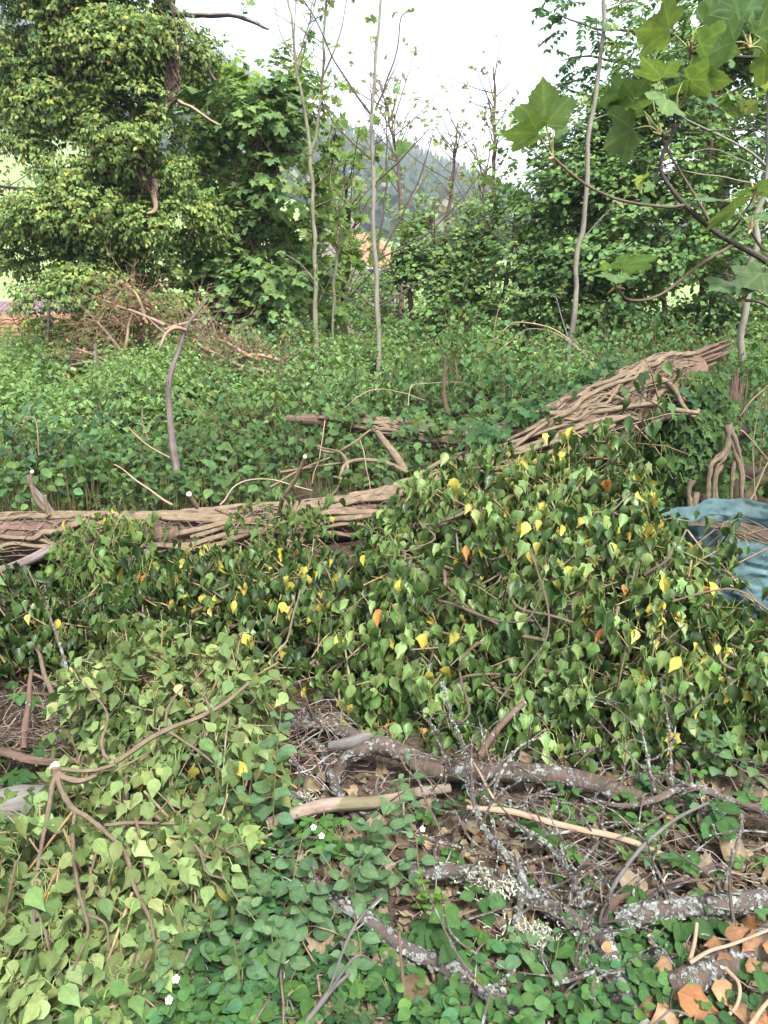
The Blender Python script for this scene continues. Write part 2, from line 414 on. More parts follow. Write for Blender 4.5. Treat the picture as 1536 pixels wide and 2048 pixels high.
def bark_mat(name, c1, c2, stretch=(14, 3), scale=1.0, lichen=0.0, moss=0.0, band=0.0, rough=0.85, bstr=0.6, lcol=(.27, .285, .265)):
    m, t, out = newmat(name)
    tc = N(t, 'ShaderNodeTexCoord')
    mp = N(t, 'ShaderNodeMapping'); mp.inputs['Scale'].default_value = (stretch[0] * scale, stretch[1] * scale, 1)
    t.links.new(tc.outputs['UV'], mp.inputs['Vector'])
    n1 = noise(t, mp.outputs[0], 1.0, 6, 0.65); n2 = noise(t, tc.outputs['Object'], 18 * scale, 5, 0.6)
    h = mathn(t, 'ADD', mathn(t, 'MULTIPLY', n1, 0.65), mathn(t, 'MULTIPLY', n2, 0.35))
    col = ramp(t, h, [(0.32, c1), (0.5, tuple((a + b) / 2 for a, b in zip(c1, c2))), (0.68, c2)])
    if band:
        mp2 = N(t, 'ShaderNodeMapping'); mp2.inputs['Scale'].default_value = (5, 90, 1)
        t.links.new(tc.outputs['UV'], mp2.inputs['Vector'])
        nb = noise(t, mp2.outputs[0], 1.0, 2)
        col = mixc(t, mathn(t, 'MULTIPLY', ramp(t, nb, [(0.55, (0, 0, 0)), (0.65, (1, 1, 1))]), band), col, tuple(min(1, x * 2.2) for x in c2))
    if moss:
        nm = noise(t, tc.outputs['Object'], 7.0, 5)
        col = mixc(t, mathn(t, 'MULTIPLY', ramp(t, nm, [(0.5, (0, 0, 0)), (0.6, (1, 1, 1))]), moss), col, (.075, .085, .02))
    if lichen:
        nl = noise(t, tc.outputs['Object'], 22.0, 6, 0.7)
        lo = 0.62 - 0.24 * lichen
        lm = ramp(t, nl, [(lo, (0, 0, 0)), (lo + 0.05, (1, 1, 1))])
        nl2 = noise(t, tc.outputs['Object'], 90.0, 3)
        col = mixc(t, lm, col, ramp(t, nl2, [(0.3, tuple(x * .6 for x in lcol)), (0.6, lcol)]))
        h = mathn(t, 'ADD', h, mathn(t, 'MULTIPLY', mathn(t, 'MULTIPLY', lm, nl2), 0.8))
    p = N(t, 'ShaderNodeBsdfPrincipled'); t.links.new(col, p.inputs['Base Color'])
    p.inputs['Roughness'].default_value = rough; p.inputs['Specular IOR Level'].default_value = 0.25
    t.links.new(bump(t, h, bstr, 0.012), p.inputs['Normal'])
    t.links.new(p.outputs[0], out.inputs[0]); return m

def plain_mat(name, c, rough=0.8, var=0.25, scale=12.0, spec=0.25, attr=False, bs=0.2):
    m, t, out = newmat(name); tc = N(t, 'ShaderNodeTexCoord')
    nz = noise(t, tc.outputs['Object'], scale, 5)
    src = N(t, 'ShaderNodeAttribute', attribute_name='col').outputs['Color'] if attr else c
    col = mixc(t, 1.0, src, ramp(t, nz, [(0.3, (1 - var,) * 3), (0.7, (1 + var,) * 3)]), 'MULTIPLY')
    p = N(t, 'ShaderNodeBsdfPrincipled'); t.links.new(col, p.inputs['Base Color'])
    p.inputs['Roughness'].default_value = rough; p.inputs['Specular IOR Level'].default_value = spec
    t.links.new(bump(t, nz, bs, 0.01), p.inputs['Normal'])
    t.links.new(p.outputs[0], out.inputs[0]); return m

M_IVY = leaf_pair('ivy_glossy', rough=0.36, trans=0.12, vein=0.5, spec=0.32)
M_IVYP = leaf_pair('ivy_pale', rough=0.55, trans=0.2, vein=0.35, spec=0.18)
M_SOFT = leaf_pair('soft_leaf', rough=0.55, trans=0.45, vein=0.3, spec=0.14)
M_SHRUB = leaf_pair('shrub_leaf', rough=0.55, trans=0.36, vein=0.4, spec=0.16)
M_SYC = leaf_pair('sycamore_leaf', rough=0.55, trans=0.42, vein=0.45, spec=0.25, palmate=True)
M_DRY = leaf_pair('dry_leaf', rough=0.8, trans=0.15, vein=0.4, spec=0.15, blotch=0.35)
M_STALK = plain_mat('green_stalk', (.16, .20, .06), 0.5, attr=True)
M_TWIG = plain_mat('twig', (.13, .09, .06), 0.85, attr=True, scale=40, var=.35)
M_STEM = bark_mat('ivy_stem_bark', (.08, .058, .036), (.255, .19, .125), (5, 14), 1.3, bstr=1.0)
M_STEMD = bark_mat('ivy_branch_bark', (.085, .064, .042), (.225, .17, .115), (5, 16), 1.5, bstr=0.9)
M_LOG = bark_mat('old_log_bark', (.035, .024, .019), (.16, .10, .078), (7, 4), 1.4, band=0.2, bstr=1.0)
M_ROT = bark_mat('splintered_wood', (.05, .032, .022), (.215, .142, .098), (26, 1.6), 1.0, bstr=1.0)
M_GREY = bark_mat('weathered_wood', (.085, .078, .07), (.215, .20, .185), (22, 1.5), 1.0, bstr=0.8)
M_SNAG = bark_mat('snag_wood', (.07, .05, .04), (.26, .22, .20), (16, 2), 1.0, bstr=0.8)
M_CHERRY = bark_mat('cherry_bark', (.032, .024, .019), (.105, .078, .062), (4, 20), 1.0, lichen=0.3, moss=.25, band=.35, bstr=.7)
M_LICH = bark_mat('lichen_bark', (.04, .032, .028), (.13, .10, .085), (5, 10), 1.0, lichen=0.45, bstr=1.0)
M_LICHS = bark_mat('lichen_twig_bark', (.05, .035, .03), (.16, .11, .09), (5, 10), 1.0, lichen=0.4, bstr=.8)
M_POLE = bark_mat('pale_pole_bark', (.16, .115, .09), (.33, .26, .21), (5, 8), 1.0, moss=.6, bstr=.5)
M_BARK = bark_mat('brown_bark', (.06, .04, .03), (.17, .11, .08), (6, 10), 1.0, lichen=.1, bstr=.7)
M_CANE = bark_mat('dry_cane', (.20, .13, .085), (.38, .28, .19), (4, 8), 1.0, bstr=.3)
M_SAPL = bark_mat('sapling_bark', (.14, .13, .10), (.28, .26, .205), (4, 5), 1.0, bstr=.3)
M_SAPG = bark_mat('green_sapling_bark', (.13, .13, .08), (.27, .26, .17), (4, 5), 1.0, bstr=.3)
M_TRUNK = bark_mat('dark_trunk_bark', (.04, .032, .026), (.13, .105, .085), (8, 4), 1.0, bstr=.9)
M_DARKW = bark_mat('rotten_dark_wood', (.016, .012, .009), (.06, .042, .03), (14, 4), 1.5, moss=.5, bstr=1.0)
M_CUT = plain_mat('cut_wood', (.52, .42, .31), 0.7, var=.12, scale=60)
M_CUTO = plain_mat('orange_cut_wood', (.28, .15, .075), 0.8, var=.3, scale=60)
M_LCH = plain_mat('lichen_flakes', (.5, .52, .46), 0.9, attr=True, var=.3, scale=60)
# ------------------------------------------------------------------ terrain
_rpx = np.array([-500, -200, 0, 200, 430, 640, 770, 870, 1000, 1100, 1300, 1700.])
_rpy = np.array([-140, -70, -10, 40, 90, 225, 265, 305, 365, 405, 450, 490.])
_rX = np.array([at(a, b, 450.)[0] for a, b in zip(_rpx, _rpy)])
_rZ = np.array([at(a, b, 450.)[2] for a, b in zip(_rpx, _rpy)]) - 13.0

def ground_z(X, Y):
    X = np.asarray(X, float); Y = np.asarray(Y, float)
    z = 0.70 * sm(3.2, 7.6, Y) - 4.2 * sm(10.5, 25, Y) + 3.5 * sm(45, 72, Y)
    rz = np.interp(X * 450 / np.maximum(np.abs(Y), 200), _rX, _rZ)
    u = np.clip((Y - 70) / 380, 0, 1)
    z = z + rz * u ** 1.12 * (1 - 0.5 * sm(450, 1500, Y))
    P = np.stack([X, Y, 0 * X], -1)
    near = 1 - sm(9, 20, np.hypot(X, Y))
    z = z + near * (0.06 * (vnoise(P, 1.7, 3) - .5) + 0.025 * (vnoise(P, 6.0, 4) - .5)) + sm(20, 90, Y) * 1.5 * (vnoise(P, 0.03, 5) - .5)
    return z

_gx = np.arange(-4, 4.01, .04); _gy = np.arange(0, 7.01, .04)
_GG = ground_z(*np.meshgrid(_gx, _gy))
def gz(x, y):
    a = (x + 4) / .04; b = y / .04
    if not (0 <= a < len(_gx) - 1 and 0 <= b < len(_gy) - 1): return float(ground_z(np.array([x]), np.array([y]))[0])
    i = int(a); j = int(b); f = a - i; g = b - j
    return float((_GG[j, i] * (1 - f) + _GG[j, i + 1] * f) * (1 - g) + (_GG[j + 1, i] * (1 - f) + _GG[j + 1, i + 1] * f) * g)

def on_ground(px, py, h=0.0):           # the point seen at (px,py) lying h above the real terrain (near field)
    z = 0.0
    for _ in range(4):
        p = onz(px, py, z + h); z = gz(p[0], p[1])
    return onz(px, py, z + h)

def ground_mat():
    m, t, out = newmat('soil_and_meadow'); tc = N(t, 'ShaderNodeTexCoord'); o = tc.outputs['Object']
    n1 = noise(t, o, 7.0, 8, 0.7); n2 = noise(t, o, 55.0, 6, 0.7); n3 = noise(t, o, 0.05, 5)
    soil = ramp(t, n1, [(0.3, (.03, .022, .016)), (0.5, (.075, .052, .036)), (0.7, (.14, .10, .075))])
    soil = mixc(t, 0.5, soil, ramp(t, n2, [(0.35, (.02, .015, .01)), (0.65, (.2, .15, .11))]))
    grass = ramp(t, n3, [(0.3, (.15, .23, .07)), (0.7, (.24, .31, .11))])
    grass = mixc(t, 0.35, grass, ramp(t, noise(t, o, 1.2, 6), [(0.3, (.08, .14, .04)), (0.7, (.28, .34, .14))]))
    sp = N(t, 'ShaderNodeSeparateXYZ'); t.links.new(o, sp.inputs[0])
    f = ramp(t, mathn(t, 'DIVIDE', sp.outputs[1], 100.0), [(0.12, (0, 0, 0)), (0.2, (1, 1, 1))])
    p = N(t, 'ShaderNodeBsdfPrincipled'); t.links.new(mixc(t, f, soil, grass), p.inputs['Base Color'])
    p.inputs['Roughness'].default_value = 0.95; p.inputs['Specular IOR Level'].default_value = 0.1
    t.links.new(bump(t, mathn(t, 'ADD', n1, n2), 0.8, 0.02), p.inputs['Normal'])
    t.links.new(p.outputs[0], out.inputs[0]); return m

def build_ground():
    ys = np.concatenate([[-200, -100, -30, -10, -4, -2, -1, 0], np.arange(0.3, 9, .09), np.geomspace(9, 120, 60), np.geomspace(126, 520, 60), [600]])
    xs = np.concatenate([-np.geomspace(3.2, 450, 45)[::-1], np.arange(-3.1, 3.15, .1), np.geomspace(3.2, 450, 45)])
    X, Y = np.meshgrid(xs, ys); Zz = ground_z(X, Y)
    V = np.stack([X, Y, Zz], -1).reshape(-1, 3); nx = len(xs); ny = len(ys)
    i = (np.arange(ny - 1)[:, None] * nx + np.arange(nx - 1)[None]).ravel()
    mb = MB(); mb.add(V, Q=np.stack([i, i + 1, i + nx + 1, i + nx], -1))
    struct(mb.obj('ground', ground_mat()))
build_ground()

# ------------------------------------------------------------------ far wooded hillside (reads as one mass)
def build_hill_forest():
    n = 9000
    Y = rng.uniform(150, 520, n); d = rng.uniform(-0.62, 0.62, n); X = d * Y
    P = np.stack([X, Y, 0 * X], -1)
    edge = 185 - 60 * sm(-0.2, 0.1, d) + 60 * (vnoise(P, 0.012, 8) - .5)
    k = (Y > edge) & (rng.random(n) < 0.55 + 0.45 * sm(160, 260, Y))
    X, Y, d = X[k], Y[k], d[k]; n = len(X)
    P = np.stack([X, Y, ground_z(X, Y)], -1)
    con = vnoise(P, 0.02, 9) + 0.25 * sm(220, 420, Y) + rng.normal(0, .1, n) > 0.55
    mb = MB()
    # conifers: four ragged tiers
    I = np.where(con)[0]; H = rng.uniform(9, 16, len(I)); S = 7
    for tier in range(4):
        z0 = 0.08 + 0.22 * tier; z1 = z0 + 0.36; r = 0.21 * (1 - 0.23 * tier)
        th = np.linspace(0, 2 * math.pi, S, endpoint=False)[None] + rng.uniform(0, 6, (len(I), 1))
        rad = H[:, None] * r * rng.uniform(.7, 1.3, (len(I), S))
        ring = np.stack([X[I, None] + rad * np.cos(th), Y[I, None] + rad * np.sin(th), P[I, 2:3] + H[:, None] * (z0 + rng.uniform(-.05, .05, (len(I), S)))], -1)
        top = np.stack([X[I], Y[I], P[I, 2] + H * min(z1, 1.0)], -1)[:, None]
        V = np.concatenate([top, ring], 1); m = S + 1
        T = np.array([(0, 1 + j, 1 + (j + 1) % S) for j in range(S)])[None] + (np.arange(len(I)) * m)[:, None, None]
        c = tint((.035, .058, .038), len(I), .2, .08)
        mb.add(V.reshape(-1, 3), T=T.reshape(-1, 3), COL=np.repeat(c, m, 0))
    # broadleaves: heaps of leafy facets
    I = np.where(~con)[0]; K = 18; H = rng.uniform(6, 11, len(I))
    dirs = rnd(len(I) * K).reshape(len(I), K, 3)
    R = (rng.random((len(I), K, 1)) ** 0.4) * np.array([0.38, 0.38, 0.46]) * H[:, None, None]
    cen = np.stack([X[I], Y[I], P[I, 2] + 0.55 * H], -1)[:, None] + dirs * R
    nb = unit(dirs + 0.5 * rnd(len(I) * K).reshape(dirs.shape) + [0, 0, .4])
    a = unit(np.cross(nb, rnd(len(I) * K).reshape(dirs.shape))); b = np.cross(nb, a)
    s = H[:, None, None] * 0.15 * rng.uniform(.6, 1.4, (len(I), K, 1))
    V = np.stack([cen - a * s, cen - b * s * .8, cen + a * s * 1.1, cen + b * s], 2)
    Q = np.arange(len(I) * K * 4).reshape(-1, 4)
    palette = np.array([(.085, .14, .045), (.07, .115, .05), (.10, .13, .06), (.12, .115, .08)])[rng.integers(0, 4, len(I))]
    c = np.repeat(palette * (1 + rng.normal(0, .15, (len(I), 1))), K * 4, 0)
    mb.add(V.reshape(-1, 3), Q=Q, COL=np.clip(c, .01, .5))
    o = mb.obj('hillside_forest', plain_mat('far_foliage', (1, 1, 1), .9, attr=True, scale=.8, var=.35, bs=0), None, False)
    tag(o, 'hazy mixed forest covering the far hillside under the pale sky', 'forest', kind='stuff')
build_hill_forest()

def build_haze():
    m, t, out = newmat('thin_air_haze'); v = N(t, 'ShaderNodeVolumePrincipled')
    v.inputs['Color'].default_value = (.80, .86, 1.0, 1); v.inputs['Density'].default_value = 0.0008; v.inputs['Anisotropy'].default_value = 0.1
    t.links.new(v.outputs[0], out.inputs['Volume'])
    mb = MB(); X0, X1, Y0, Y1, Z0, Z1 = -460, 460, -210, 615, -9, 275
    V = [(x, y, z) for x in (X0, X1) for y in (Y0, Y1) for z in (Z0, Z1)]
    mb.add(V, Q=[(0, 1, 3, 2), (4, 6, 7, 5), (0, 4, 5, 1), (2, 3, 7, 6), (0, 2, 6, 4), (1, 5, 7, 3)])
    o = mb.obj('haze', m, None, False); tag(o, 'thin bluish haze fading the far hillside', 'haze', kind='stuff')
build_haze()

# ------------------------------------------------------------------ houses in the valley
def tile_mat(name, c1, c2): return plain_mat(name, c1, .85, var=.3, scale=3.0)
M_TILE = plain_mat('orange_roof_tile', (.42, .20, .115), .85, var=.25, scale=2.5)
M_TILER = plain_mat('red_roof_tile', (.27, .115, .08), .85, var=.25, scale=3.0)
M_TILEP = plain_mat('mauve_roof', (.24, .17, .17), .85, var=.15, scale=2.5)
M_PLAST = plain_mat('cream_plaster', (.30, .26, .20), .9, var=.08, scale=1.5)
M_WHITE = plain_mat('white_paint', (.78, .78, .78), .6, var=.05, scale=2)
M_GLASS = plain_mat('window_glass', (.05, .06, .07), .1, var=.05, spec=.6)
M_FRAME = plain_mat('window_frame', (.45, .38, .30), .6, var=.1)

def quadbox(mb, cx, cy, cz, sx, sy, sz, ax, ay):
    c = np.array([cx, cy, cz])
    V = [c + ax * (sx * i) + ay * (sy * j) + Z * (sz * k) for i in (-.5, .5) for j in (-.5, .5) for k in (-.5, .5)]
    mb.add(V, Q=[(0, 1, 3, 2), (4, 6, 7, 5), (0, 4, 5, 1), (2, 3, 7, 6), (0, 2, 6, 4), (1, 5, 7, 3)])

def house(name, label, ridge_c, length, width, eave_drop, ang, roofmat, wallh=4.5, rows=16):
    """gabled house; ridge_c is the middle of the roof ridge, ang the direction of the ridge"""
    ax = np.array([math.cos(ang), math.sin(ang), 0]); ay = np.array([-math.sin(ang), math.cos(ang), 0])
    rc = np.asarray(ridge_c, float); base = rc - Z * (eave_drop + wallh)
    root = thing(name, label, 'house', base)
    hw = width / 2 - 0.4; hl = length / 2 - 0.3; ez = rc[2] - eave_drop + 0.25
    mb = MB()
    corners = [ax * i * hl + ay * j * hw for i, j in ((-1, -1), (1, -1), (1, 1), (-1, 1))]
    bot = [np.array([rc[0], rc[1], base[2] - 3.0]) + c for c in corners]; top = [np.array([rc[0], rc[1], ez]) + c for c in corners]
    apex = [rc - ax * hl - Z * .25, rc + ax * hl - Z * .25]
    mb.add(bot + top + apex, Q=[(0, 1, 5, 4), (1, 2, 6, 5), (2, 3, 7, 6), (3, 0, 4, 7)], T=[(5, 6, 9), (7, 4, 8)])
    mb.obj('wall', M_PLAST, root, False)
    sl = math.hypot(width / 2, eave_drop)
    for s in (-1, 1):                    # each pitch: overlapping courses of tiles
        dn = unit(ay * s * width / 2 - Z * eave_drop); nn = unit(np.cross(ax, dn)); nn = nn if nn[2] > 0 else -nn
        mb = MB(); cw = 0.32; nc = int(length / cw)
        for r in range(rows):
            a0 = sl * r / rows; a1 = sl * (r + 1.12) / rows
            x = np.linspace(-length / 2, length / 2, nc * 4 + 1)
            hump = 0.045 * np.abs(np.sin(np.arange(nc * 4 + 1) * math.pi / 4))
            up = rc + ax * x[:, None] + dn * a0 + nn * (0.02 + hump)[:, None]
            lo = rc + ax * x[:, None] + dn * a1 + nn * (0.07 + hump)[:, None]
            ed = lo - nn * 0.05
            m = len(x); V = np.vstack([up, lo, ed]); i = np.arange(m - 1)
            mb.add(V, Q=np.vstack([np.stack([i, i + 1, i + m + 1, i + m], -1), np.stack([i + m, i + m + 1, i + 2 * m + 1, i + 2 * m], -1)]))
        quadbox(mb, *(rc + dn * sl * .5 - nn * .06), length, 0.01, 0.01, ax, ay)
        mb.obj('roof_pitch', roofmat, root, False)
        fb = MB(); e = rc + dn * sl - nn * .06
        quadbox(fb, e[0], e[1], e[2] - .08, length, .06, .22, ax, ay); fb.obj('fascia', M_WHITE, root, False)
    rb = MB(); add_limb(rb, [rc - ax * length / 2, rc, rc + ax * length / 2], .13, n=20, sides=8, lump=.02); rb.obj('ridge_cap', roofmat, root)
    for i in np.linspace(-.33, .33, 3):
        for s in (-1, 1):
            c = rc + ax * length * i + ay * s * (hw + .02); w = MB(); quadbox(w, c[0], c[1], ez - 1.4, 1.1, .08, 1.3, ax, ay)
            wo = w.obj('window', M_FRAME, root, False)
            for q in (-.26, .26):
                g = MB(); quadbox(g, *(np.array([c[0], c[1], ez - 1.4]) + ax * q + ay * s * .03), .44, .08, 1.1, ax, ay); g.obj('pane', M_GLASS, wo, False)
    ch = MB(); cc = rc + ax * length * .28 + ay * .9; quadbox(ch, cc[0], cc[1], rc[2] + .1, .6, .6, 1.6, ax, ay); ch.obj('chimney', M_PLAST, root, False)
    return root
house('orange_roofed_house', 'house with orange tiled roof glimpsed behind the slender trunks', at(700, 462, 72), 9.0, 8.5, 3.4, math.radians(62), M_TILE)
house('red_roofed_house', 'house with red tiled roof low behind the ivy-covered tree', at(-40, 634, 30) , 9.0, 7.0, 2.4, math.radians(4), M_TILER)
house('mauve_roofed_house', 'house with dull mauve roof and white fascia above the red roof', at(-40, 604, 46), 9.5, 7.0, 1.3, math.radians(3), M_TILEP)

# ------------------------------------------------------------------ crowns
def clump_points(clumps, seed, thin=0.38, freq=3.0):
    """points and outward directions in a set of ragged ellipsoids (px,py,Y,rx,ry,rz,n)"""
    PP = []; OO = []
    for k, (px, py, Y, rx, ry, rz, n) in enumerate(clumps):
        c = at(px, py, Y); d = rnd(n)
        lump = 0.72 + 0.65 * (vnoise(d * 1.0 + k * 7.7, 2.2, seed))
        r = (0.45 + 0.55 * np.sqrt(rng.random(n))) * lump
        P = c + d * r[:, None] * np.array([rx, ry, rz])
        PP.append(P); OO.append(d)
    P = np.vstack(PP); O = np.vstack(OO)
    k = vnoise(P, freq, seed + 1) > thin
    return P[k], O[k]

def sprays(P, O, k, length, size, pal, droop=0.4, upn=0.6, outn=0.5, rn=0.35, spread=0.8, tw=None, up=0.2, lum=.2, twcol=(.10, .075, .05), twr=.0028):
    """every point carries a twig with k leaves; returns a Leaves"""
    n = len(P); d = unit(O + up * Z + 0.7 * rnd(n)); L = Leaves()
    side = unit(np.cross(d, Z + 0.2 * rnd(n)))
    ln = length * rng.uniform(.6, 1.3, n)
    pc = np.asarray(pal, float); pi = rng.integers(0, len(pc), n)
    for j in range(k):
        t = (j + 0.6) / k; sg = 1 if j % 2 else -1
        pos = P + d * (ln * t)[:, None] - Z * (droop * ln * t * t * .5)[:, None]
        ax = unit(0.55 * d + sg * spread * side * (1 if j < k - 1 else .2) + 0.35 * rnd(n) - droop * Z)
        nn = unit(upn * Z + outn * O + rn * rnd(n))
        L.add(pos + ax * .15 * size, ax, nn, size * rng.uniform(.65, 1.25, n), tint(pc[0], n, lum) * (pc[pi] / pc[0]))
    if tw is not None:
        kp = rng.random(n) < (.25 if n > 6000 else .6 if n > 1500 else 1); P, d, ln = P[kp], d[kp], ln[kp]; n = len(P)
        q = np.stack([P - d * (ln * .25)[:, None], P + d * (ln * .5)[:, None] - Z * (droop * ln * .12)[:, None], P + d * ln[:, None] - Z * (droop * ln * .5)[:, None]], 1)
        add_tubes(tw, q, np.tile([twr * 1.4, twr, twr * .5], (n, 1)), 3, col=np.array(twcol))
    return L

def pxline(pts, Y):                     # [(px,py) or (px,py,Y)] -> points
    return [at(p[0], p[1], p[2] if len(p) > 2 else Y) for p in pts]

def pw(px, Y): return px / FPX * Y / 2   # radius in metres of something px wide at distance Y

# --- ivy-clad tree
def ivy_tree():
    root = thing('ivy_clad_tree', 'tall tree smothered in dense yellowish green ivy beside the red roof', 'tree', (at(250, 720, 8.9)[0], 8.9, .6))
    limb('trunk', pxline([(250, 760), (255, 600), (275, 420), (300, 200), (330, 0), (345, -250)], 8.9), [.2, .17, .15, .13, .11, .08], M_TRUNK, root, sides=12, n=40, lump=.2)
    bl = [[(290, 300, 8.2), (270, 330, 7.9), (268, 350, 7.85)], [(320, 60, 8.6), (330, 150, 8.1), (345, 190, 7.95), (440, 250, 7.9)], [(345, 190, 7.95), (300, 250, 7.85), (275, 320, 7.8)],
          [(300, 20, 8.8), (380, 30, 8.6), (480, 35, 8.4), (540, 60, 8.3)], [(340, 10, 8.8), (400, 90, 8.4), (430, 160, 8.3)],
          [(150, 490, 8.2), (180, 500, 7.9), (200, 512, 7.85)], [(310, 360, 7.95), (312, 420, 7.85), (296, 430, 7.8)], [(150, 230, 8.6), (165, 250, 8.4), (190, 255, 8.35)],
          [(260, 400, 8.8), (90, 380, 8.8), (-20, 370, 8.8)], [(260, 500, 8.9), (60, 520, 8.8), (-20, 540, 8.8)], [(260, 200, 8.9), (100, 140, 8.7), (0, 130, 8.7)]]
    for i, b in enumerate(bl):
        limb('branch', pxline(b, 8.5), np.linspace(.035, .012, len(b)), M_CANE if i in (1, 2, 6) else M_SNAG, root, n=18, sides=7, bend=.05, seed=i)
    mb = MB()
    for k in range(120):                  # dry ivy stems bundled on the bare leader
        t0 = rng.uniform(0, .7); s = np.linspace(t0, min(1, t0 + .35), 6)
        base = smooth(pxline([(355, 20, 8.0), (345, 130, 7.95), (342, 190, 7.9), (300, 240, 7.85), (275, 300, 7.85), (305, 400, 7.9)], 8.4), 60)[(s * 59).astype(int)]
        mb_p = base + .07 * (rng.random((6, 3)) - .5) * [2, 1, 1]
        add_tubes(mb, smooth(mb_p, 12)[None], np.full((1, 12), rng.uniform(.003, .009)), 4, col=np.array([.14, .095, .07]) * rng.uniform(.6, 1.3))
    mb.obj('dry_vine_tangle', M_TWIG, root, True, 'stuff')
    cl = []
    for py in range(-160, 745, 52):
        w = 1.0 - .25 * abs(math.sin(py * .013))
        for px in range(0, 440, 62):
            x = px + rng.uniform(-25, 25) + (20 if (py // 52) % 2 else -15); y = py + rng.uniform(-20, 20)
            lim_r = 385 + 25 * math.sin(py * .017) - (80 if py < 60 else 0); lim_l = 25 + 35 * math.sin(py * .021 + 1)
            if py > 560: lim_l = 90; lim_r = 360
            if x > lim_r or x < lim_l - 20: continue
            if 262 < x < 345 and 120 < y < 400 and rng.random() < .6: cl.append((x, y, 8.85, .38, .2, .34, 260)); continue
            dx = (x - 205) / 210
            Y = 8.75 - .75 * math.sqrt(max(0, 1 - dx * dx)) + rng.uniform(-.18, .18)
            hole = vnoise(np.array([[x * .011, y * .013, 1.0]]), 1.0, 77)[0]
            if hole < .36: cl.append((x, y, 8.6, .42, .22, .38, 420)); continue
            Y -= .45 * (hole - .55)
            r = rng.uniform(.20, .36)
            cl.append((x, y, Y, r * 1.15, r, r * .75, int(380 * (r / .28) ** 2)))
    P, O = clump_points(cl, 21, .36, 3.2)
    O = unit(O + np.array([0, -.5, .15]))
    tw = MB()
    L = sprays(P, O, 4, .10, .053, [(.135, .195, .055), (.19, .24, .068), (.085, .14, .042), (.23, .265, .08)], droop=.65, upn=.35, outn=.7, rn=.5, tw=tw)
    p, a, n, s, c = L.arrays()
    y = rng.random(len(p)) < .016; c = c.copy(); c[y] = tint((.42, .34, .06), y.sum(), .2)
    tw.obj('twigs', M_TWIG, root, True, 'stuff')
    emit(root, (p, a, n, s, c), 'simple', M_IVYP, 150, 26, mass='crown')
ivy_tree()

def side_twigs(mb, trunk, n, lens, r0, up=.5, col=(.12, .09, .06), lo=.2):
    """thin side branches leaving a trunk polyline; returns their tip points"""
    T = smooth(trunk, 80); out = []
    for k in range(n):
        b = T[int(rng.uniform(lo, .98) * 79)]; d = unit(np.array([rng.normal(), rng.normal() * .7, 0]) + Z * up * rng.uniform(.4, 1.4))
        ln = rng.uniform(*lens); q = np.array([b, b + d * ln * .5 + Z * .04 * ln, b + d * ln + Z * .16 * ln + .05 * ln * rng.normal(size=3)])
        add_tubes(mb, smooth(q, 8)[None], np.linspace(r0, r0 * .35, 8)[None], 5, col=np.array(col)); out += [q[1], .5 * (q[1] + q[2]), q[2]]
    return np.array(out)

# --- sycamore / field maple group left of centre
def maple(name, label, trunks, clumps, pal, size, nobj, Y, kind='syclo', mats=None, k=5, seed=31, thin=.42, upn=.75, twn=6, barkm=None, ln=.2, droop=.45, more=1.0):
    root = thing(name, label, 'tree', at(trunks[0][0][0], trunks[0][0][1], Y))
    tw = MB()
    for i, tr in enumerate(trunks):
        pts = pxline(tr, Y); limb('trunk', pts, np.linspace(pw(tr_w(tr), Y), pw(tr_w(tr), Y) * .5, len(pts)), barkm or M_BARK, root, n=30, sides=8, bend=.04, seed=i + seed)
        side_twigs(tw, np.array(pts), twn, (.3, .9), .008)
    P, O = clump_points([c[:6] + (int(c[6] * more),) for c in clumps], seed, thin)
    L = sprays(P, O, k, ln, size, pal, droop=droop, upn=upn, outn=.5, rn=.4, tw=tw)
    tw.obj('twigs', M_TWIG, root, True, 'stuff')
    emit(root, L, kind, mats or M_SOFT, nobj, 30, mass='crown')
    return root
def tr_w(tr): return 11

maple('sycamore_sapling_cluster', 'bushy light green maple with lobed leaves right of the ivy-clad tree', 
      [[(485, 720), (490, 560), (500, 420), (515, 300), (520, 180)], [(515, 720), (522, 560), (500, 480), (470, 330)], [(478, 640), (520, 470), (560, 330), (590, 240)]],
      [(500, 180, 9.3, .5, .5, .35, 210), (570, 190, 9.2, .45, .45, .4, 170), (455, 200, 9.6, .5, .5, .4, 170), (400, 230, 9.8, .4, .4, .5, 220), (410, 350, 9.8, .4, .4, .5, 220), (400, 470, 9.6, .4, .4, .5, 200), (530, 260, 9.0, .55, .5, .35, 230), (590, 310, 9.1, .4, .4, .3, 130),
       (460, 300, 9.3, .5, .5, .35, 170), (520, 350, 8.9, .5, .5, .3, 190), (570, 400, 9.1, .5, .5, .3, 190), (470, 400, 9.2, .5, .5, .3, 160), (430, 470, 9.0, .4, .4, .3, 120), (540, 470, 8.8, .5, .5, .28, 190),
       (600, 480, 9.0, .4, .4, .25, 120), (560, 560, 8.7, .5, .5, .25, 170), (480, 560, 8.9, .45, .4, .25, 140), (430, 590, 8.8, .4, .4, .25, 110), (540, 640, 8.7, .5, .4, .25, 150), (460, 650, 8.7, .5, .4, .25, 130), (610, 610, 8.9, .45, .4, .25, 110)],
      [(.20, .30, .115), (.18, .27, .105), (.235, .33, .13), (.165, .25, .10)], .08, 100, 9.0, seed=31, thin=.56, more=1.5)

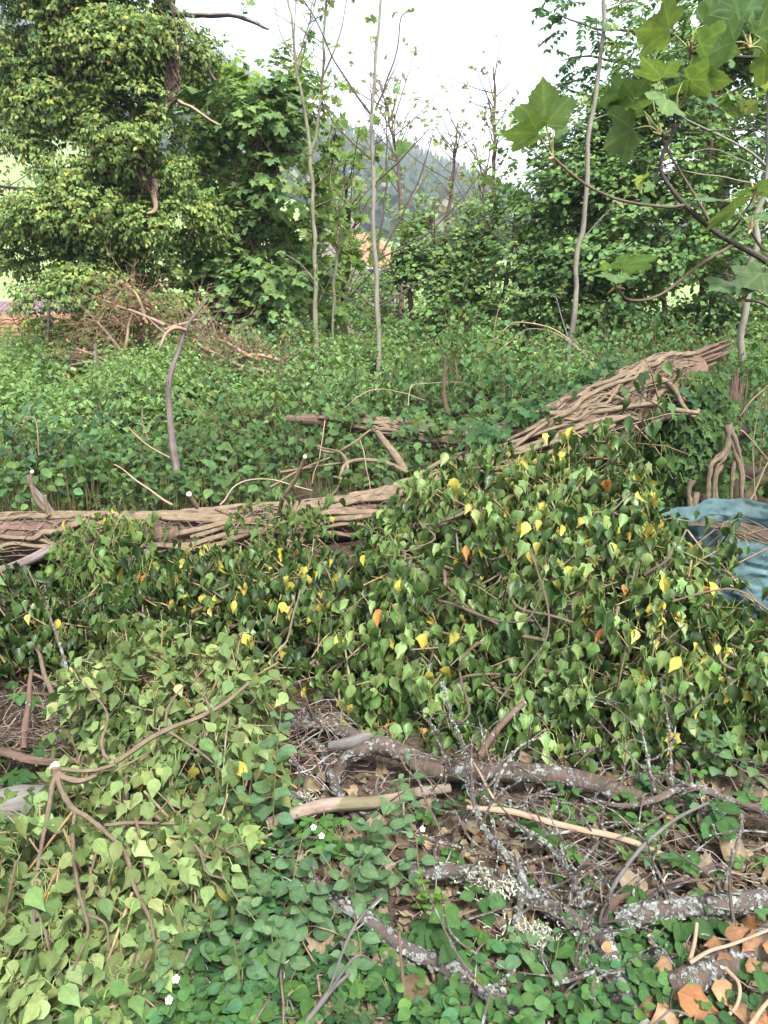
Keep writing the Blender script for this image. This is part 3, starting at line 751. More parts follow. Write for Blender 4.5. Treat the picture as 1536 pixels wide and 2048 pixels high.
# --- broadleaf shrubs at the right (hazel / lime)
maple('hazel_thicket', 'dense round-leaved hazel thicket right of the pale leaning sapling', 
      [[(1330, 700), (1320, 520), (1300, 350), (1270, 150)], [(1250, 690), (1290, 560), (1340, 430)], [(1210, 680), (1190, 500), (1150, 380), (1100, 280)], [(1400, 700), (1410, 450), (1430, 200), (1440, -50)]],
      [(1085, 300, 8.6, .5, .5, .3, 150), (1160, 260, 8.5, .45, .5, .28, 130), (1110, 350, 8.3, .55, .5, .32, 220), (1200, 320, 8.2, .5, .5, .35, 220), (1270, 260, 8.1, .5, .5, .35, 210), (1300, 180, 8.3, .45, .5, .35, 170), (1260, 150, 8.8, .4, .5, .3, 60),
       (1360, 330, 7.9, .5, .5, .3, 220), (1250, 400, 7.9, .5, .5, .3, 220), (1150, 430, 8.1, .55, .5, .28, 220), (1060, 400, 8.5, .5, .5, .3, 170), (1330, 430, 7.7, .5, .5, .26, 210), (1420, 400, 7.7, .5, .5, .3, 210), (1220, 480, 7.8, .55, .5, .2, 200),
       (1300, 520, 7.6, .5, .5, .18, 170), (1400, 500, 7.5, .5, .5, .2, 150), (1150, 530, 7.9, .5, .5, .2, 190), (1190, 600, 7.8, .5, .4, .2, 190), (1280, 590, 7.6, .5, .4, .2, 160), (1370, 600, 7.5, .5, .4, .2, 130), (1100, 600, 8.0, .5, .4, .2, 190), (1060, 520, 8.3, .5, .4, .25, 180), (1040, 640, 8.0, .5, .4, .2, 160), (1160, 660, 7.6, .5, .4, .18, 170),
       (1330, 60, 8.2, .6, .5, .4, 220), (1420, 150, 8.0, .6, .5, .4, 240), (1480, 280, 7.8, .5, .5, .35, 210), (1500, 420, 7.7, .5, .5, .3, 160), (1480, 560, 7.7, .5, .5, .25, 120), (1510, 60, 8.2, .6, .5, .5, 220), (1420, 20, 8.6, .6, .5, .4, 200), (1400, 260, 8.8, .9, .3, .6, 420), (1380, 130, 8.6, .8, .4, .5, 420), (1490, 180, 8.4, .7, .4, .6, 400), (1300, 250, 8.7, .7, .4, .4, 300), (1450, 40, 8.9, .8, .4, .5, 300), (1200, 330, 8.9, .8, .3, .4, 300), (1300, 450, 8.7, 1.0, .3, .6, 480), (1400, 640, 8.0, .7, .3, .2, 300), (1300, 650, 8.0, .7, .3, .2, 300), (1500, 650, 7.9, .5, .3, .25, 240), (1150, 520, 8.9, .9, .3, .5, 380)],
      [(.125, .21, .08), (.155, .245, .09), (.105, .18, .068), (.18, .27, .10)], .056, 150, 8.2, kind='round', mats=M_SHRUB, more=1.3, seed=41, thin=.43, k=6, upn=.9, twn=14)

maple('young_lime_bush', 'yellow-green bushy shrub in the middle distance behind the grey sapling', 
      [[(870, 720), (880, 560), (860, 430)], [(930, 720), (950, 560), (990, 430)], [(990, 720), (1010, 560), (1030, 450)], [(830, 720), (820, 600), (800, 520)]],
      [(850, 450, 9.6, .4, .5, .22, 80), (920, 460, 9.4, .4, .5, .22, 90), (985, 460, 9.2, .45, .5, .25, 110), (880, 490, 9.1, .5, .5, .25, 180), (960, 520, 8.9, .5, .5, .25, 190), (1020, 500, 8.9, .5, .5, .25, 170), (820, 500, 9.4, .4, .5, .25, 120), (850, 560, 9.0, .5, .5, .25, 180), (930, 590, 8.7, .5, .5, .25, 190), (1000, 590, 8.6, .5, .5, .25, 180), (830, 630, 8.8, .45, .5, .25, 170), (900, 650, 8.6, .5, .5, .25, 190), (980, 660, 8.4, .5, .5, .22, 190), (790, 590, 9.3, .35, .4, .25, 100), (800, 690, 8.8, .5, .4, .2, 130), (900, 560, 9.8, .9, .3, .45, 300)],
      [(.15, .24, .085), (.17, .26, .095), (.125, .20, .075), (.19, .275, .10)], .057, 90, 9.0, kind='round', mats=M_SHRUB, more=1.7, seed=51, thin=.54, k=6, upn=.85, twn=8)

# --- pinnate-leaved tree over the top right corner
def pinnate_tree():
    root = thing('pinnate_leaved_tree', 'tall tree with feathery pinnate leaves against the sky at the top right', 'tree', at(1445, 700, 9.5))
    limb('trunk', pxline([(1448, 760), (1440, 500), (1430, 200), (1440, -150), (1450, -500)], 9.5), [.16, .14, .12, .1, .06], M_TRUNK, root, n=30, sides=10, lump=.15)
    tw = MB(); L = Leaves()
    arms = [[(1440, 100), (1330, 60), (1200, 60), (1120, 30)], [(1440, 180), (1300, 140), (1190, 110), (1120, 120)], [(1440, 0), (1320, -60), (1190, -40), (1120, -30)], [(1440, 250), (1300, 200), (1180, 190), (1110, 170)], [(1440, 60), (1500, 0), (1560, -60)], [(1440, 200), (1520, 160), (1600, 130)], [(1440, 300), (1530, 250), (1600, 240)]]
    for i, a in enumerate(arms):
        pts = pxline(a, 9.2 + .15 * (i % 3)); limb('branch', pts, np.linspace(.025, .006, len(pts)), M_TRUNK, root, n=20, sides=6, bend=.1, seed=i)
        T = smooth(pts, 60)
        for k in range(22 if i < 4 else 28):
            b = T[int(rng.uniform(.15, 1) * 59)] + .16 * rng.normal(size=3); d = unit(np.array([rng.normal(), rng.normal(), rng.normal() * .35 - .1])); ln = rng.uniform(.22, .4)
            s = np.linspace(0, 1, 8)[:, None]; q = b + d * ln * s - Z * .10 * s ** 2
            add_tubes(tw, q[None], np.linspace(.004, .0015, 8)[None], 3, col=np.array([.08, .09, .04]))
            sd = unit(np.cross(d, Z)); u = unit(np.cross(sd, d))
            for j in range(2, 8):
                for sg in (-1, 1):
                    L.add(q[j], sd * sg + .35 * d - .15 * Z, u + .25 * rng.normal(size=3), .085 * rng.uniform(.8, 1.2), tint((.055, .12, .05), 1, .2)[0])
            L.add(q[-1], d, u, .09, (.06, .12, .05))
    tw.obj('twigs', M_TWIG, root, True, 'stuff')
    emit(root, L, 'simple', M_SHRUB, 80, 34, mass='crown')
pinnate_tree()

# --- flowering, half-bare trees standing against the hill
def thin_tree(label, trunk, Y, n, size, pal, seed, spread=.8, name='budding_tree', tips=1, kind='syclo', nobj=24):
    root = thing(name, label, 'tree', at(*trunk[0][:2], Y)); pts = np.array(pxline(trunk, Y))
    limb('trunk', pts, np.linspace(.055, .012, len(pts)), M_BARK, root, n=30, sides=7, bend=.08, seed=seed)
    tw = MB(); tp = side_twigs(tw, pts, n, (.5 * spread, 1.7 * spread), .012, up=1.0, lo=.3)
    tp = tp[rng.random(len(tp)) < .75]; P = np.repeat(tp, tips, 0) + .10 * rng.normal(size=(len(tp) * tips, 3)); O = rnd(len(P))
    L = sprays(P, O, 4, .12, size, pal, droop=.3, upn=.6, rn=.6, tw=tw)
    tw.obj('twigs', M_TWIG, root, True, 'stuff'); emit(root, L, kind, M_SOFT, nobj, 26, mass='crown')
thin_tree('half-bare budding tree with tan-tinged leaves directly behind the grey sapling', [(800, 700), (805, 480), (790, 300), (760, 160)], 13, 30, .055, [(.22, .24, .13), (.25, .22, .14)], 61)
thin_tree('budding tree whose twigs end just under the hill ridge', [(880, 700), (890, 500), (905, 360), (915, 250)], 14, 26, .055, [(.20, .25, .13), (.25, .22, .14)], 62)
thin_tree('slim reddish budding tree standing tallest against the sky beside the hazel thicket', [(990, 700), (985, 450), (990, 280), (985, 130)], 14, 22, .05, [(.22, .20, .14), (.26, .22, .15)], 63, .55)
thin_tree('small budding tree low between grey sapling and budding tree on the ridge', [(940, 700), (950, 520), (965, 400), (975, 330)], 13, 22, .055, [(.19, .26, .12), (.23, .24, .13)], 64, .7)
thin_tree('pale green young maple filling the gap between the two slender trunks', [(690, 720), (690, 600), (700, 480), (690, 380)], 10.5, 30, .10, [(.17, .26, .11), (.19, .27, .115)], 65, .7, name='young_maple', tips=2)
thin_tree('light leafy bush at the foot of the twin-stemmed sapling', [(600, 730), (600, 640), (590, 560)], 10, 24, .10, [(.16, .25, .10), (.18, .26, .11)], 66, .6, name='young_maple', tips=3)
thin_tree('light loose-leaved tree at the left edge outside the ivy-clad tree', [(-60, 720), (-50, 500), (-40, 300), (-30, 100)], 10.5, 40, .07, [(.16, .19, .08), (.18, .17, .08)], 67, .55, name='loose_leaved_tree', tips=5, kind='simple')

maple('valley_hedge', 'dark rounded hedge in the dip in front of the orange-roofed house', [[(690, 700), (690, 600)], [(740, 700), (745, 610)]],
      [(690, 560, 20, .7, .6, .35, 90), (760, 560, 20, .6, .6, .4, 100), (670, 600, 20, .8, .6, .5, 160), (720, 590, 20, .8, .6, .5, 170), (770, 600, 20, .8, .6, .5, 150), (640, 640, 20, .9, .6, .5, 150), (700, 650, 20, .9, .6, .5, 170), (760, 660, 20, .9, .6, .5, 150), (600, 640, 20, .8, .6, .5, 130), (560, 560, 20, .8, .6, .7, 150), (810, 620, 20, .8, .6, .5, 130)],
      [(.14, .22, .085), (.16, .24, .09), (.11, .18, .07)], .12, 40, 20, kind='simple', mats=M_SHRUB, seed=58, thin=.3, twn=4, ln=.3)
# --- slender saplings
def sapling(name, label, stems, Y, widths, mat, tw_spec, leaf_n, pal, size, seed, branches=(), bmat=None, nobj=40):
    widths = [(a * .78, b * .72) for a, b in widths]; branches = [(b, w * .8) for b, w in branches]
    root = thing(name, label, 'sapling', at(*stems[0][0][:2], Y) - np.array([0, 0, .4])); tw = MB(); L = Leaves()
    for i, (st, w) in enumerate(zip(stems, widths)):
        pts = pxline(st, Y); limb('trunk' if i == 0 else 'stem', pts, np.linspace(pw(w[0], Y), pw(w[1], Y), len(pts)), mat, root, n=40, sides=10, lump=.14, freq=5, seed=seed + i, bend=.05)
        side = side_twigs(tw, np.array(pts), tw_spec[0], tw_spec[1], .005, up=.9, lo=tw_spec[2], col=(.14, .12, .08)) if tw_spec[0] else np.zeros((0, 3))
        if len(side):
            P = side[rng.integers(0, len(side), leaf_n)] + .06 * rng.normal(size=(leaf_n, 3))
            Ls = sprays(P, rnd(leaf_n), 4, .10, size, pal, droop=.3, upn=.8, rn=.4, tw=tw)
            L.p += Ls.p; L.a += Ls.a; L.n += Ls.n; L.s += Ls.s; L.c += Ls.c
    for i, (b, w) in enumerate(branches):
        pts = pxline(b, Y); limb('branch', pts, np.linspace(pw(w, Y), pw(w * .45, Y), len(pts)), bmat or mat, root, n=24, sides=6, bend=.03, seed=seed + 20 + i)
        P = np.repeat(np.array([pts[-1]]), 2, 0) + .04 * rng.normal(size=(2, 3))
        Ls = sprays(P, rnd(2), 3, .10, size, pal, droop=.3, upn=.8, rn=.4, tw=tw)
        L.p += Ls.p; L.a += Ls.a; L.n += Ls.n; L.s += Ls.s; L.c += Ls.c
    tw.obj('twigs', M_TWIG, root, True, 'stuff')
    emit(root, L, 'syclo', M_SOFT, nobj, 30, mass='crown')
PAL_Y = [(.19, .27, .11), (.21, .25, .11), (.17, .24, .10)]
sapling('forked_sapling', 'slender pale sapling that forks high up, left of the grey sapling', [[(632, 745), (630, 600), (626, 450), (621, 310)], [(621, 310), (605, 200), (590, 100), (570, -60)], [(621, 310), (635, 230), (647, 120), (655, -60)], [(597, 140), (615, 60), (640, -40)]], 8.0, [(13, 10), (9, 5), (9, 5), (4, 3)], M_SAPG, (9, (.3, .9), .3), 11, PAL_Y, .055, 71,
        [([(648, 150), (680, 60), (700, -30)], 5), ([(590, 120), (560, 60), (545, -20)], 4), ([(628, 560), (590, 520), (560, 500)], 3), ([(622, 330), (650, 260), (670, 180)], 3)])
sapling('grey_sapling', 'straight grey sapling with dark upswept branches in the middle', [[(758, 770), (753, 600), (748, 430), (746, 300), (745, 230), (752, 120), (762, -60)]], 7.6, [(14, 6)], M_SAPL, (10, (.3, .7), .4), 6, PAL_Y, .05, 72,
        [([(745, 235), (715, 190), (680, 140), (640, 60), (590, -30)], 6), ([(745, 320), (700, 280), (660, 230), (640, 170)], 5), ([(746, 370), (790, 330), (830, 290), (860, 255)], 5), ([(748, 540), (770, 400), (772, 300), (770, 210)], 6),
         ([(750, 530), (800, 440), (840, 350), (862, 280)], 6), ([(752, 520), (850, 470), (920, 400), (960, 350)], 5), ([(754, 615), (830, 570), (900, 535)], 5), ([(755, 620), (700, 570), (640, 540)], 6), ([(755, 640), (700, 600), (640, 580), (600, 530)], 4), ([(750, 220), (790, 120), (800, 40), (815, 20)], 5), ([(745, 290), (790, 260), (835, 205)], 3)], M_TRUNK)
sapling('leaning_sapling', 'bare pale pole-like sapling leaning right before the hazel thicket', [[(1132, 800), (1148, 600), (1163, 470), (1178, 300), (1195, 170), (1217, -60)]], 6.6, [(14, 9)], M_SAPL, (2, (.2, .4), .7), 3, PAL_Y, .07, 73,
        [([(1163, 480), (1200, 440), (1240, 400)], 3), ([(1140, 690), (1125, 640), (1112, 590)], 4), ([(1186, 240), (1230, 215), (1260, 190)], 3), ([(1212, 20), (1280, -5), (1340, -30)], 4)], nobj=20)
sapling('curved_sapling', 'pale curved sapling trunk at the right edge behind the sycamore branch', [[(1484, 720), (1488, 640), (1498, 560), (1512, 470), (1530, 350), (1538, 200), (1540, -40)]], 5.8, [(18, 12)], M_SAPL, (3, (.3, .6), .5), 6, PAL_Y, .09, 74,
        [([(1530, 330), (1480, 290), (1380, 240), (1320, 190)], 6), ([(1528, 370), (1400, 345), (1300, 330)], 4), ([(1530, 345), (1420, 300), (1350, 320)], 3)], nobj=20)
sapling('thin_sapling', 'thin greenish sapling between the forked and the grey sapling', [[(664, 730), (668, 600), (672, 470), (674, 410)], [(674, 420), (690, 360), (695, 240)], [(674, 420), (660, 360), (662, 250)]], 8.4, [(7, 5), (4, 2), (4, 2)], M_SAPG, (5, (.3, .6), .3), 14, PAL_Y, .08, 75)
# ------------------------------------------------------------------ fallen double trunk with ivy stems
LOWER = np.array(pxline([(-200, 1092, 3.68), (0, 1080, 3.70), (200, 1082, 3.72), (400, 1074, 3.78), (600, 1054, 3.86), (760, 1028, 3.98), (900, 975, 4.2), (1040, 925, 4.42)], 0))
UPPER = np.array(pxline([(575, 838, 5.3), (680, 846, 5.2), (800, 868, 5.0), (920, 885, 4.8), (1040, 885, 4.62), (1150, 850, 4.56), (1260, 805, 4.6), (1340, 765, 4.68), (1400, 735, 4.74)], 0))

def wrap(axis, rad, s, ang, lift):
    """points on the surface of a trunk: s along it (0..1), ang from the top towards the viewer"""
    A = smooth(axis, 200); i = np.clip(s, 0, 1) * 199; k = np.clip(i.astype(int), 0, 198); f = (i - k)[:, None]
    p = A[k] * (1 - f) + A[k + 1] * f; t = unit(A[k + 1] - A[k]); fr = unit(np.cross(t, Z)); u = np.cross(fr, t)
    fr = np.where((fr[:, 1:2] > 0), -fr, fr); r = np.interp(s, np.linspace(0, 1, len(rad)), rad)
    return p + (u * np.cos(ang)[:, None] + fr * np.sin(ang)[:, None]) * (r + lift)[:, None]

LR = [.10, .12, .125, .12, .12, .11, .10, .10]
UR = [.03, .05, .055, .065, .11, .16, .185, .16, .08]
trunk = thing('fallen_trunk', 'fallen reddish brown trunk wrapped in thick tan ivy stems with one splintered end', 'fallen tree', (LOWER[3][0], LOWER[3][1], .25))
limb('log', LOWER, LR, M_LOG, trunk, n=120, sides=20, lump=.16, freq=7)
limb('log', UPPER, UR, M_ROT, trunk, n=110, sides=20, lump=.2, freq=7, seed=4)
r_ = np.random.default_rng(77)
def stem_on(axis, rad, s0, s1, a0, a1, r, wig, seed, lift=0.0, mat=M_STEM):
    n = max(14, int(abs(s1 - s0) * 60)); s = np.linspace(s0, s1, n); q = np.linspace(0, 1, n)
    w = (vnoise(np.stack([q * 5, q * 0 + seed, q * 0], -1), 1.0, seed) - .5) * 2 * wig + (vnoise(np.stack([q * 14, q * 0 + seed, q * 0], -1), 1.0, seed + 3) - .5) * wig * .6
    P = wrap(axis, rad, s, np.radians(a0 + (a1 - a0) * q + w), np.full(n, r * .7 + lift) + .012 * vnoise(np.stack([q * 8, q * 0, q * 0 + seed], -1), 1.0, seed))
    R = r * (1 + .35 * (vnoise(np.stack([q * 10, q * 0 + seed, q * 0], -1), 1.0, seed + 9) - .5)); R[0] *= .7; R[-1] *= .6
    mb = MB(); add_limb(mb, P, R, n=n * 2, sides=8, lump=.2, freq=30, seed=seed, bend=.014); mb.obj('ivy_stem', mat, trunk)
# lower log: the long ones seen in the photograph, then the braid
for k, a in enumerate([(0, .52, -5, 18, .017, 10), (0, .45, 25, 8, .016, 12), (.28, .60, 15, 62, .022, 10), (.20, .33, 70, 5, .02, 8), (.0, .30, 95, 80, .016, 14), (.05, .30, 42, 95, .014, 10), (.0, .16, 60, 25, .013, 10), (.40, .95, 5, 20, .022, 12), (.38, 1, 30, 35, .020, 16), (.42, .98, 45, 20, .018, 18), (.40, .9, 62, 70, .020, 10), (.30, .62, 110, 60, .019, 12), (.45, .98, 78, 92, .017, 10), (.34, .7, 95, 75, .022, 10), (.5, .85, -15, 8, .015, 10), (.55, .95, 55, 90, .013, 16), (.62, 1, 15, 60, .016, 14), (.1, .5, -20, -10, .014, 8), (.58, .8, 100, 110, .016, 8), (.66, 1, 0, 35, .024, 12), (.7, 1, 70, 40, .02, 12)]):
    stem_on(LOWER, LR, a[0], a[1], a[2], a[3], a[4] * .92, a[5] * 2.2, 100 + k)
# upper log: dense mat
for k in range(44):
    s0 = r_.uniform(.12, .62); s1 = min(.985, s0 + r_.uniform(.22, .55)); a0 = r_.uniform(-10, 100)
    stem_on(UPPER, UR, s0, s1, a0, a0 + r_.uniform(-55, 55), r_.choice([.006, .009, .012, .017]), r_.uniform(25, 70), 200 + k, lift=r_.uniform(0, .012))
for k, (s0, s1) in enumerate([(.08, .5), (.15, .55), (.2, .62)]): stem_on(UPPER, UR, s0, s1, 60 + 20 * k, 40 + 10 * k, .016, 10, 260 + k)
free = [([(780, 1005, 4.2), (850, 960, 4.3), (930, 930, 4.3), (1020, 905, 4.3), (1120, 870, 4.36)], .022), ([(820, 985, 4.2), (900, 950, 4.26), (980, 940, 4.22), (1060, 925, 4.2), (1120, 895, 4.25)], .02), ([(760, 1000, 4.3), (830, 955, 4.36), (900, 915, 4.42), (990, 890, 4.42), (1080, 850, 4.44)], .016), ([(870, 965, 4.24), (950, 920, 4.27), (1040, 905, 4.25), (1150, 870, 4.32), (1260, 830, 4.38)], .018), ([(900, 975, 4.2), (990, 960, 4.18), (1080, 930, 4.18), (1160, 890, 4.24)], .016), ([(1255, 800, 4.45), (1310, 760, 4.40), (1345, 775, 4.42), (1365, 810, 4.4), (1385, 832, 4.38), (1398, 820, 4.4)], .018), ([(1100, 828, 4.45), (1180, 826, 4.4), (1250, 815, 4.38), (1310, 808, 4.36), (1350, 820, 4.36), (1395, 826, 4.38)], .020),
        ([(1005, 960, 4.25), (1020, 975, 4.2), (1032, 945, 4.2), (1070, 915, 4.25)], .024), ([(885, 945, 4.35), (900, 920, 4.35), (940, 925, 4.3), (975, 935, 4.3)], .026), ([(810, 942, 4.45), (790, 910, 4.5), (770, 885, 4.6), (755, 865, 4.9)], .026), ([(815, 945, 4.4), (770, 925, 4.45), (720, 920, 4.4), (690, 930, 4.3), (680, 960, 4.2)], .014),
        ([(690, 960, 4.2), (695, 930, 4.3), (680, 905, 4.5), (640, 895, 4.7), (610, 880, 4.8)], .009), ([(600, 880, 4.9), (660, 905, 4.7), (700, 890, 4.7), (740, 860, 4.9)], .009), ([(560, 945, 4.4), (620, 935, 4.45), (690, 925, 4.5)], .010), ([(540, 975, 4.2), (600, 940, 4.3), (660, 915, 4.5)], .008), ([(930, 940, 4.3), (935, 880, 4.4), (928, 850, 4.6)], .013), ([(985, 945, 4.25), (1000, 905, 4.3), (990, 870, 4.45)], .012), ([(1080, 960, 4.2), (1110, 915, 4.25), (1170, 880, 4.3), (1230, 850, 4.35)], .016), ([(970, 925, 4.3), (1020, 900, 4.3), (1060, 870, 4.35), (1100, 840, 4.4)], .015), ([(890, 930, 4.38), (960, 905, 4.35), (1040, 880, 4.35), (1130, 850, 4.4), (1230, 830, 4.4)], .014), ([(935, 945, 4.3), (1010, 935, 4.25), (1080, 890, 4.3), (1170, 850, 4.38), (1280, 805, 4.42)], .018), ([(1000, 900, 4.4), (1090, 860, 4.42), (1160, 820, 4.46), (1225, 775, 4.5)], .013)]
for k, (pl, r) in enumerate(free):
    mb = MB(); add_limb(mb, pxline(pl, 0), np.linspace(r, r * .75, len(pl)), n=40, sides=9, lump=.12, freq=22, seed=300 + k); mb.obj('ivy_stem', M_STEM, trunk)
rt = MB()
for k in range(170):                     # matted aerial rootlets and thin runners
    s0 = r_.uniform(.15, .8); n_ = 14; q_ = np.linspace(0, 1, n_); a_ = r_.uniform(-30, 110) + 40 * (vnoise(np.stack([q_ * 4, q_ * 0 + k, q_ * 0], -1), 1.0, k) - .5) + r_.uniform(-50, 50) * q_
    P_ = wrap(UPPER, UR, s0 + q_ * r_.uniform(.05, .2), np.radians(a_), np.full(n_, .012) + .03 * vnoise(np.stack([q_ * 6, q_ * 0 + k, q_ * 0], -1), 1.0, k + 1))
    add_tubes(rt, P_[None], np.full((1, n_), r_.uniform(.0015, .004)), 4, col=np.array([.17, .12, .085]) * r_.uniform(.5, 1.3))
for k in range(110):
    s0 = r_.uniform(0, .9); n_ = 14; q_ = np.linspace(0, 1, n_); a_ = r_.uniform(-10, 110) + 60 * (vnoise(np.stack([q_ * 4, q_ * 0 + k, q_ * 0], -1), 1.0, k + 9) - .5) + r_.uniform(-60, 60) * q_
    P_ = wrap(LOWER, LR, s0 + q_ * r_.uniform(.04, .15), np.radians(a_), np.full(n_, .006) + .03 * vnoise(np.stack([q_ * 6, q_ * 0 + k, q_ * 0], -1), 1.0, k + 1))
    add_tubes(rt, P_[None], np.full((1, n_), r_.uniform(.0015, .004)), 4, col=np.array([.15, .11, .08]) * r_.uniform(.5, 1.3))
rt.obj('rootlets', M_TWIG, trunk, True, 'stuff')
# splintered end: long slivers of different reach
tip = at(1425, 703, 4.85); ax = unit(tip - at(1200, 790, 4.62))
for k in range(140):
    th_ = r_.uniform(0, 6.28); q_ = math.sqrt(r_.random()); oz = q_ * math.sin(th_)
    o = np.array([0, .11 * q_ * math.cos(th_), .14 * oz - .11])
    ln = .26 + .26 * sm(-.2, .8, oz) + r_.normal() * .06
    b = tip - ax * .46 + o; e = b + ax * max(.12, ln) + .012 * r_.normal(size=3); b = b - ax * r_.uniform(.1, .25); w = r_.uniform(.009, .022)
    mb = MB(); add_limb(mb, [b, b + (e - b) * .4, b + (e - b) * .8, e], [w, w, w * .85, w * .45], n=16, sides=6, lump=.5, freq=26, seed=400 + k, bend=.02); mb.obj('splinter', M_ROT, trunk, False)
# side limbs and sawn stubs of the lower log
for pl, r, m in [([(105, 1032, 3.72), (85, 1000, 3.72), (65, 975, 3.72), (55, 950, 3.72)], [.022, .02, .014, .008], M_SNAG), ([(100, 1030, 3.70), (72, 1000, 3.68), (62, 960, 3.68), (64, 945, 3.68)], [.012, .011, .009, .008], M_STEM), ([(98, 1030, 3.66), (92, 1004, 3.66), (90, 990, 3.66)], [.010, .009, .009], M_STEM), ([(110, 1092, 3.6), (60, 1120, 3.5), (0, 1140, 3.4), (-60, 1150, 3.35)], [.03, .026, .022, .02], M_SNAG), ([(310, 1095, 3.62), (285, 1110, 3.5), (268, 1122, 3.42)], [.024, .022, .02], M_SNAG), ([(395, 1015, 3.75), (378, 990, 3.7)], [.014, .013], M_STEM), ([(430, 1100, 3.62), (420, 1122, 3.5)], [.012, .012], M_STEM), ([(555, 1045, 3.7), (565, 1000, 3.6), (590, 960, 3.55), (610, 915, 3.5)], [.009, .011, .012, .010], M_STEM), ([(555, 1045, 3.68), (540, 1090, 3.5), (545, 1130, 3.35)], [.008, .007, .006], M_STEM), ([(895, 830, 5.1), (888, 790, 5.1), (890, 715, 5.1)], [.018, .015, .012], M_ROT)]:
    limb('stub', pxline(pl, 0), r, m, trunk, n=18, sides=8, lump=.15, seed=int(pl[0][0]))
for (px, py, Y, r) in [(64, 943, 3.68, .0085), (378, 988, 3.695, .0135), (610, 913, 3.5, .0095), (420, 1124, 3.49, .012)]:
    c = at(px, py, Y); cut_disc('sawn_end', c, (CAMP - c) * .4 + Z * .8, r, M_CUT, trunk)

# ------------------------------------------------------------------ broken stump with small ivy
def stump():
    b = at(1415, 985, 4.75); root = thing('broken_stump', 'broken tree stump covered in small lobed ivy with one tall splinter', 'stump', (b[0], b[1], .2))
    limb('wood', pxline([(1415, 1060, 4.9), (1412, 960, 4.9), (1405, 860, 4.9), (1400, 790, 4.9)], 0), [.34, .27, .24, .18], M_DARKW, root, n=60, sides=40, lump=.45, freq=11, seed=9)
    for k in range(14):
        px = 1470 + r_.normal() * 9; top = 728 + abs(r_.normal()) * 26; w = r_.uniform(.007, .014)
        limb('splinter', pxline([(px - 6, 845, 4.64), (px - 2, 800, 4.64), (px + 2, (800 + top) / 2, 4.64), (px + 3, top, 4.64)], 0), [w, w, w * .8, w * .3], M_ROT, root, n=14, sides=6, lump=.4, freq=30, seed=420 + k, bend=.012)
    for k in range(8):
        px = 1378 + r_.normal() * 12; top = 752 + abs(r_.normal()) * 18; w = r_.uniform(.008, .016)
        limb('splinter', pxline([(px, 810, 4.82), (px + 2, 780, 4.82), (px + 3, top, 4.82)], 0), [w, w, w * .3], M_ROT, root, n=12, sides=6, lump=.4, freq=30, seed=440 + k)
    rts = [[(1464, 845), (1462, 885), (1448, 915), (1430, 945), (1428, 1040)], [(1458, 850), (1452, 890), (1436, 915), (1420, 935), (1418, 1030)], [(1466, 855), (1476, 900), (1487, 945), (1488, 985), (1478, 1060)], [(1460, 862), (1470, 905), (1480, 950), (1484, 1050)], [(1446, 905), (1426, 918), (1420, 940)], [(1395, 985), (1388, 1015), (1378, 1070)], [(1405, 990), (1414, 1020), (1420, 1070)], [(1440, 930), (1436, 960), (1442, 1060)], [(1380, 960), (1376, 990), (1382, 1070)], [(1472, 900), (1466, 950), (1470, 1060)]]
    for k, pl in enumerate(rts):
        Yk = 4.5 - .05 * r_.random()
        limb('root', [at(x + r_.normal() * 3, y, Yk - .02 * i) for i, (x, y) in enumerate(pl)], np.linspace(.021, .014, len(pl)) * r_.uniform(.6, 1.0), M_STEMD, root, n=36, sides=10, lump=.4, freq=28, seed=500 + k, bend=.025)
    L = Leaves(); tw = MB()
    for k in range(2000):
        px = rng.normal(1395, 52); py = rng.uniform(745, 1030)
        if px < 1280 or px > 1515: continue
        if 1410 < px < 1495 and 865 < py < 1000 and rng.random() < .45: continue
        if px > 1455 and py < 800: continue
        P = at(px, py, 4.62 + .12 * ((px - 1400) / 80) ** 2 - rng.uniform(0, .12))
        L.add(P, np.array([rng.normal() * .6, -.3, -1 + .4 * rng.normal()]), np.array([.3 * rng.normal(), -1, .5 + .3 * rng.normal()]), rng.uniform(.035, .075), tint((.06, .105, .034), 1, .35)[0])
    emit(root, L, 'ivylobe', M_SHRUB, 110, 18, mass='ivy_cover')
stump()

# small ivy creeping over the upper trunk and behind it
def creeping_ivy(name, label, boxes, n, size, col, nobj, kind='ivylobe', mats=None, cell=18):
    L = Leaves(); loc = at(*boxes[0][:2], boxes[0][4])
    root = thing(name, label, 'ivy', (loc[0], loc[1], .3))
    for (x0, y0, x1, y1, Y0, Y1) in boxes:
        for k in range(n // len(boxes)):
            u = rng.random(); v = rng.random(); P = at(x0 + (x1 - x0) * u + rng.normal() * 6, y0 + (y1 - y0) * v + rng.normal() * 6, Y0 + (Y1 - Y0) * (1 - v) + rng.normal() * .05)
            L.add(P, np.array([rng.normal() * .8, -.3 + .4 * rng.normal(), -.6 + .5 * rng.normal()]), np.array([.4 * rng.normal(), -.7, .7 + .4 * rng.normal()]), size * rng.uniform(.6, 1.3), tint(col, 1, .3)[0])
    emit(root, L, kind, mats or M_SHRUB, nobj, cell, mass='foliage')
creeping_ivy('creeping_ivy', 'dark glossy ivy mat growing over the trunk below its splintered end', [(1150, 740, 1260, 790, 4.5, 4.8), (1300, 760, 1400, 800, 4.5, 4.6), (930, 850, 1020, 900, 4.3, 4.5), (1200, 720, 1300, 760, 4.6, 4.9), (1030, 800, 1150, 840, 4.45, 4.6), (1100, 770, 1200, 815, 4.5, 4.8)], 520, .06, (.045, .09, .035), 80)
creeping_ivy('creeping_ivy', 'scattered young ivy leaves on the thin back trunk in the middle', [(780, 815, 900, 870, 4.7, 4.9), (900, 830, 1010, 885, 4.5, 4.7), (650, 800, 760, 850, 5.0, 5.2), (960, 800, 1060, 860, 4.6, 4.8)], 300, .055, (.075, .125, .045), 60)

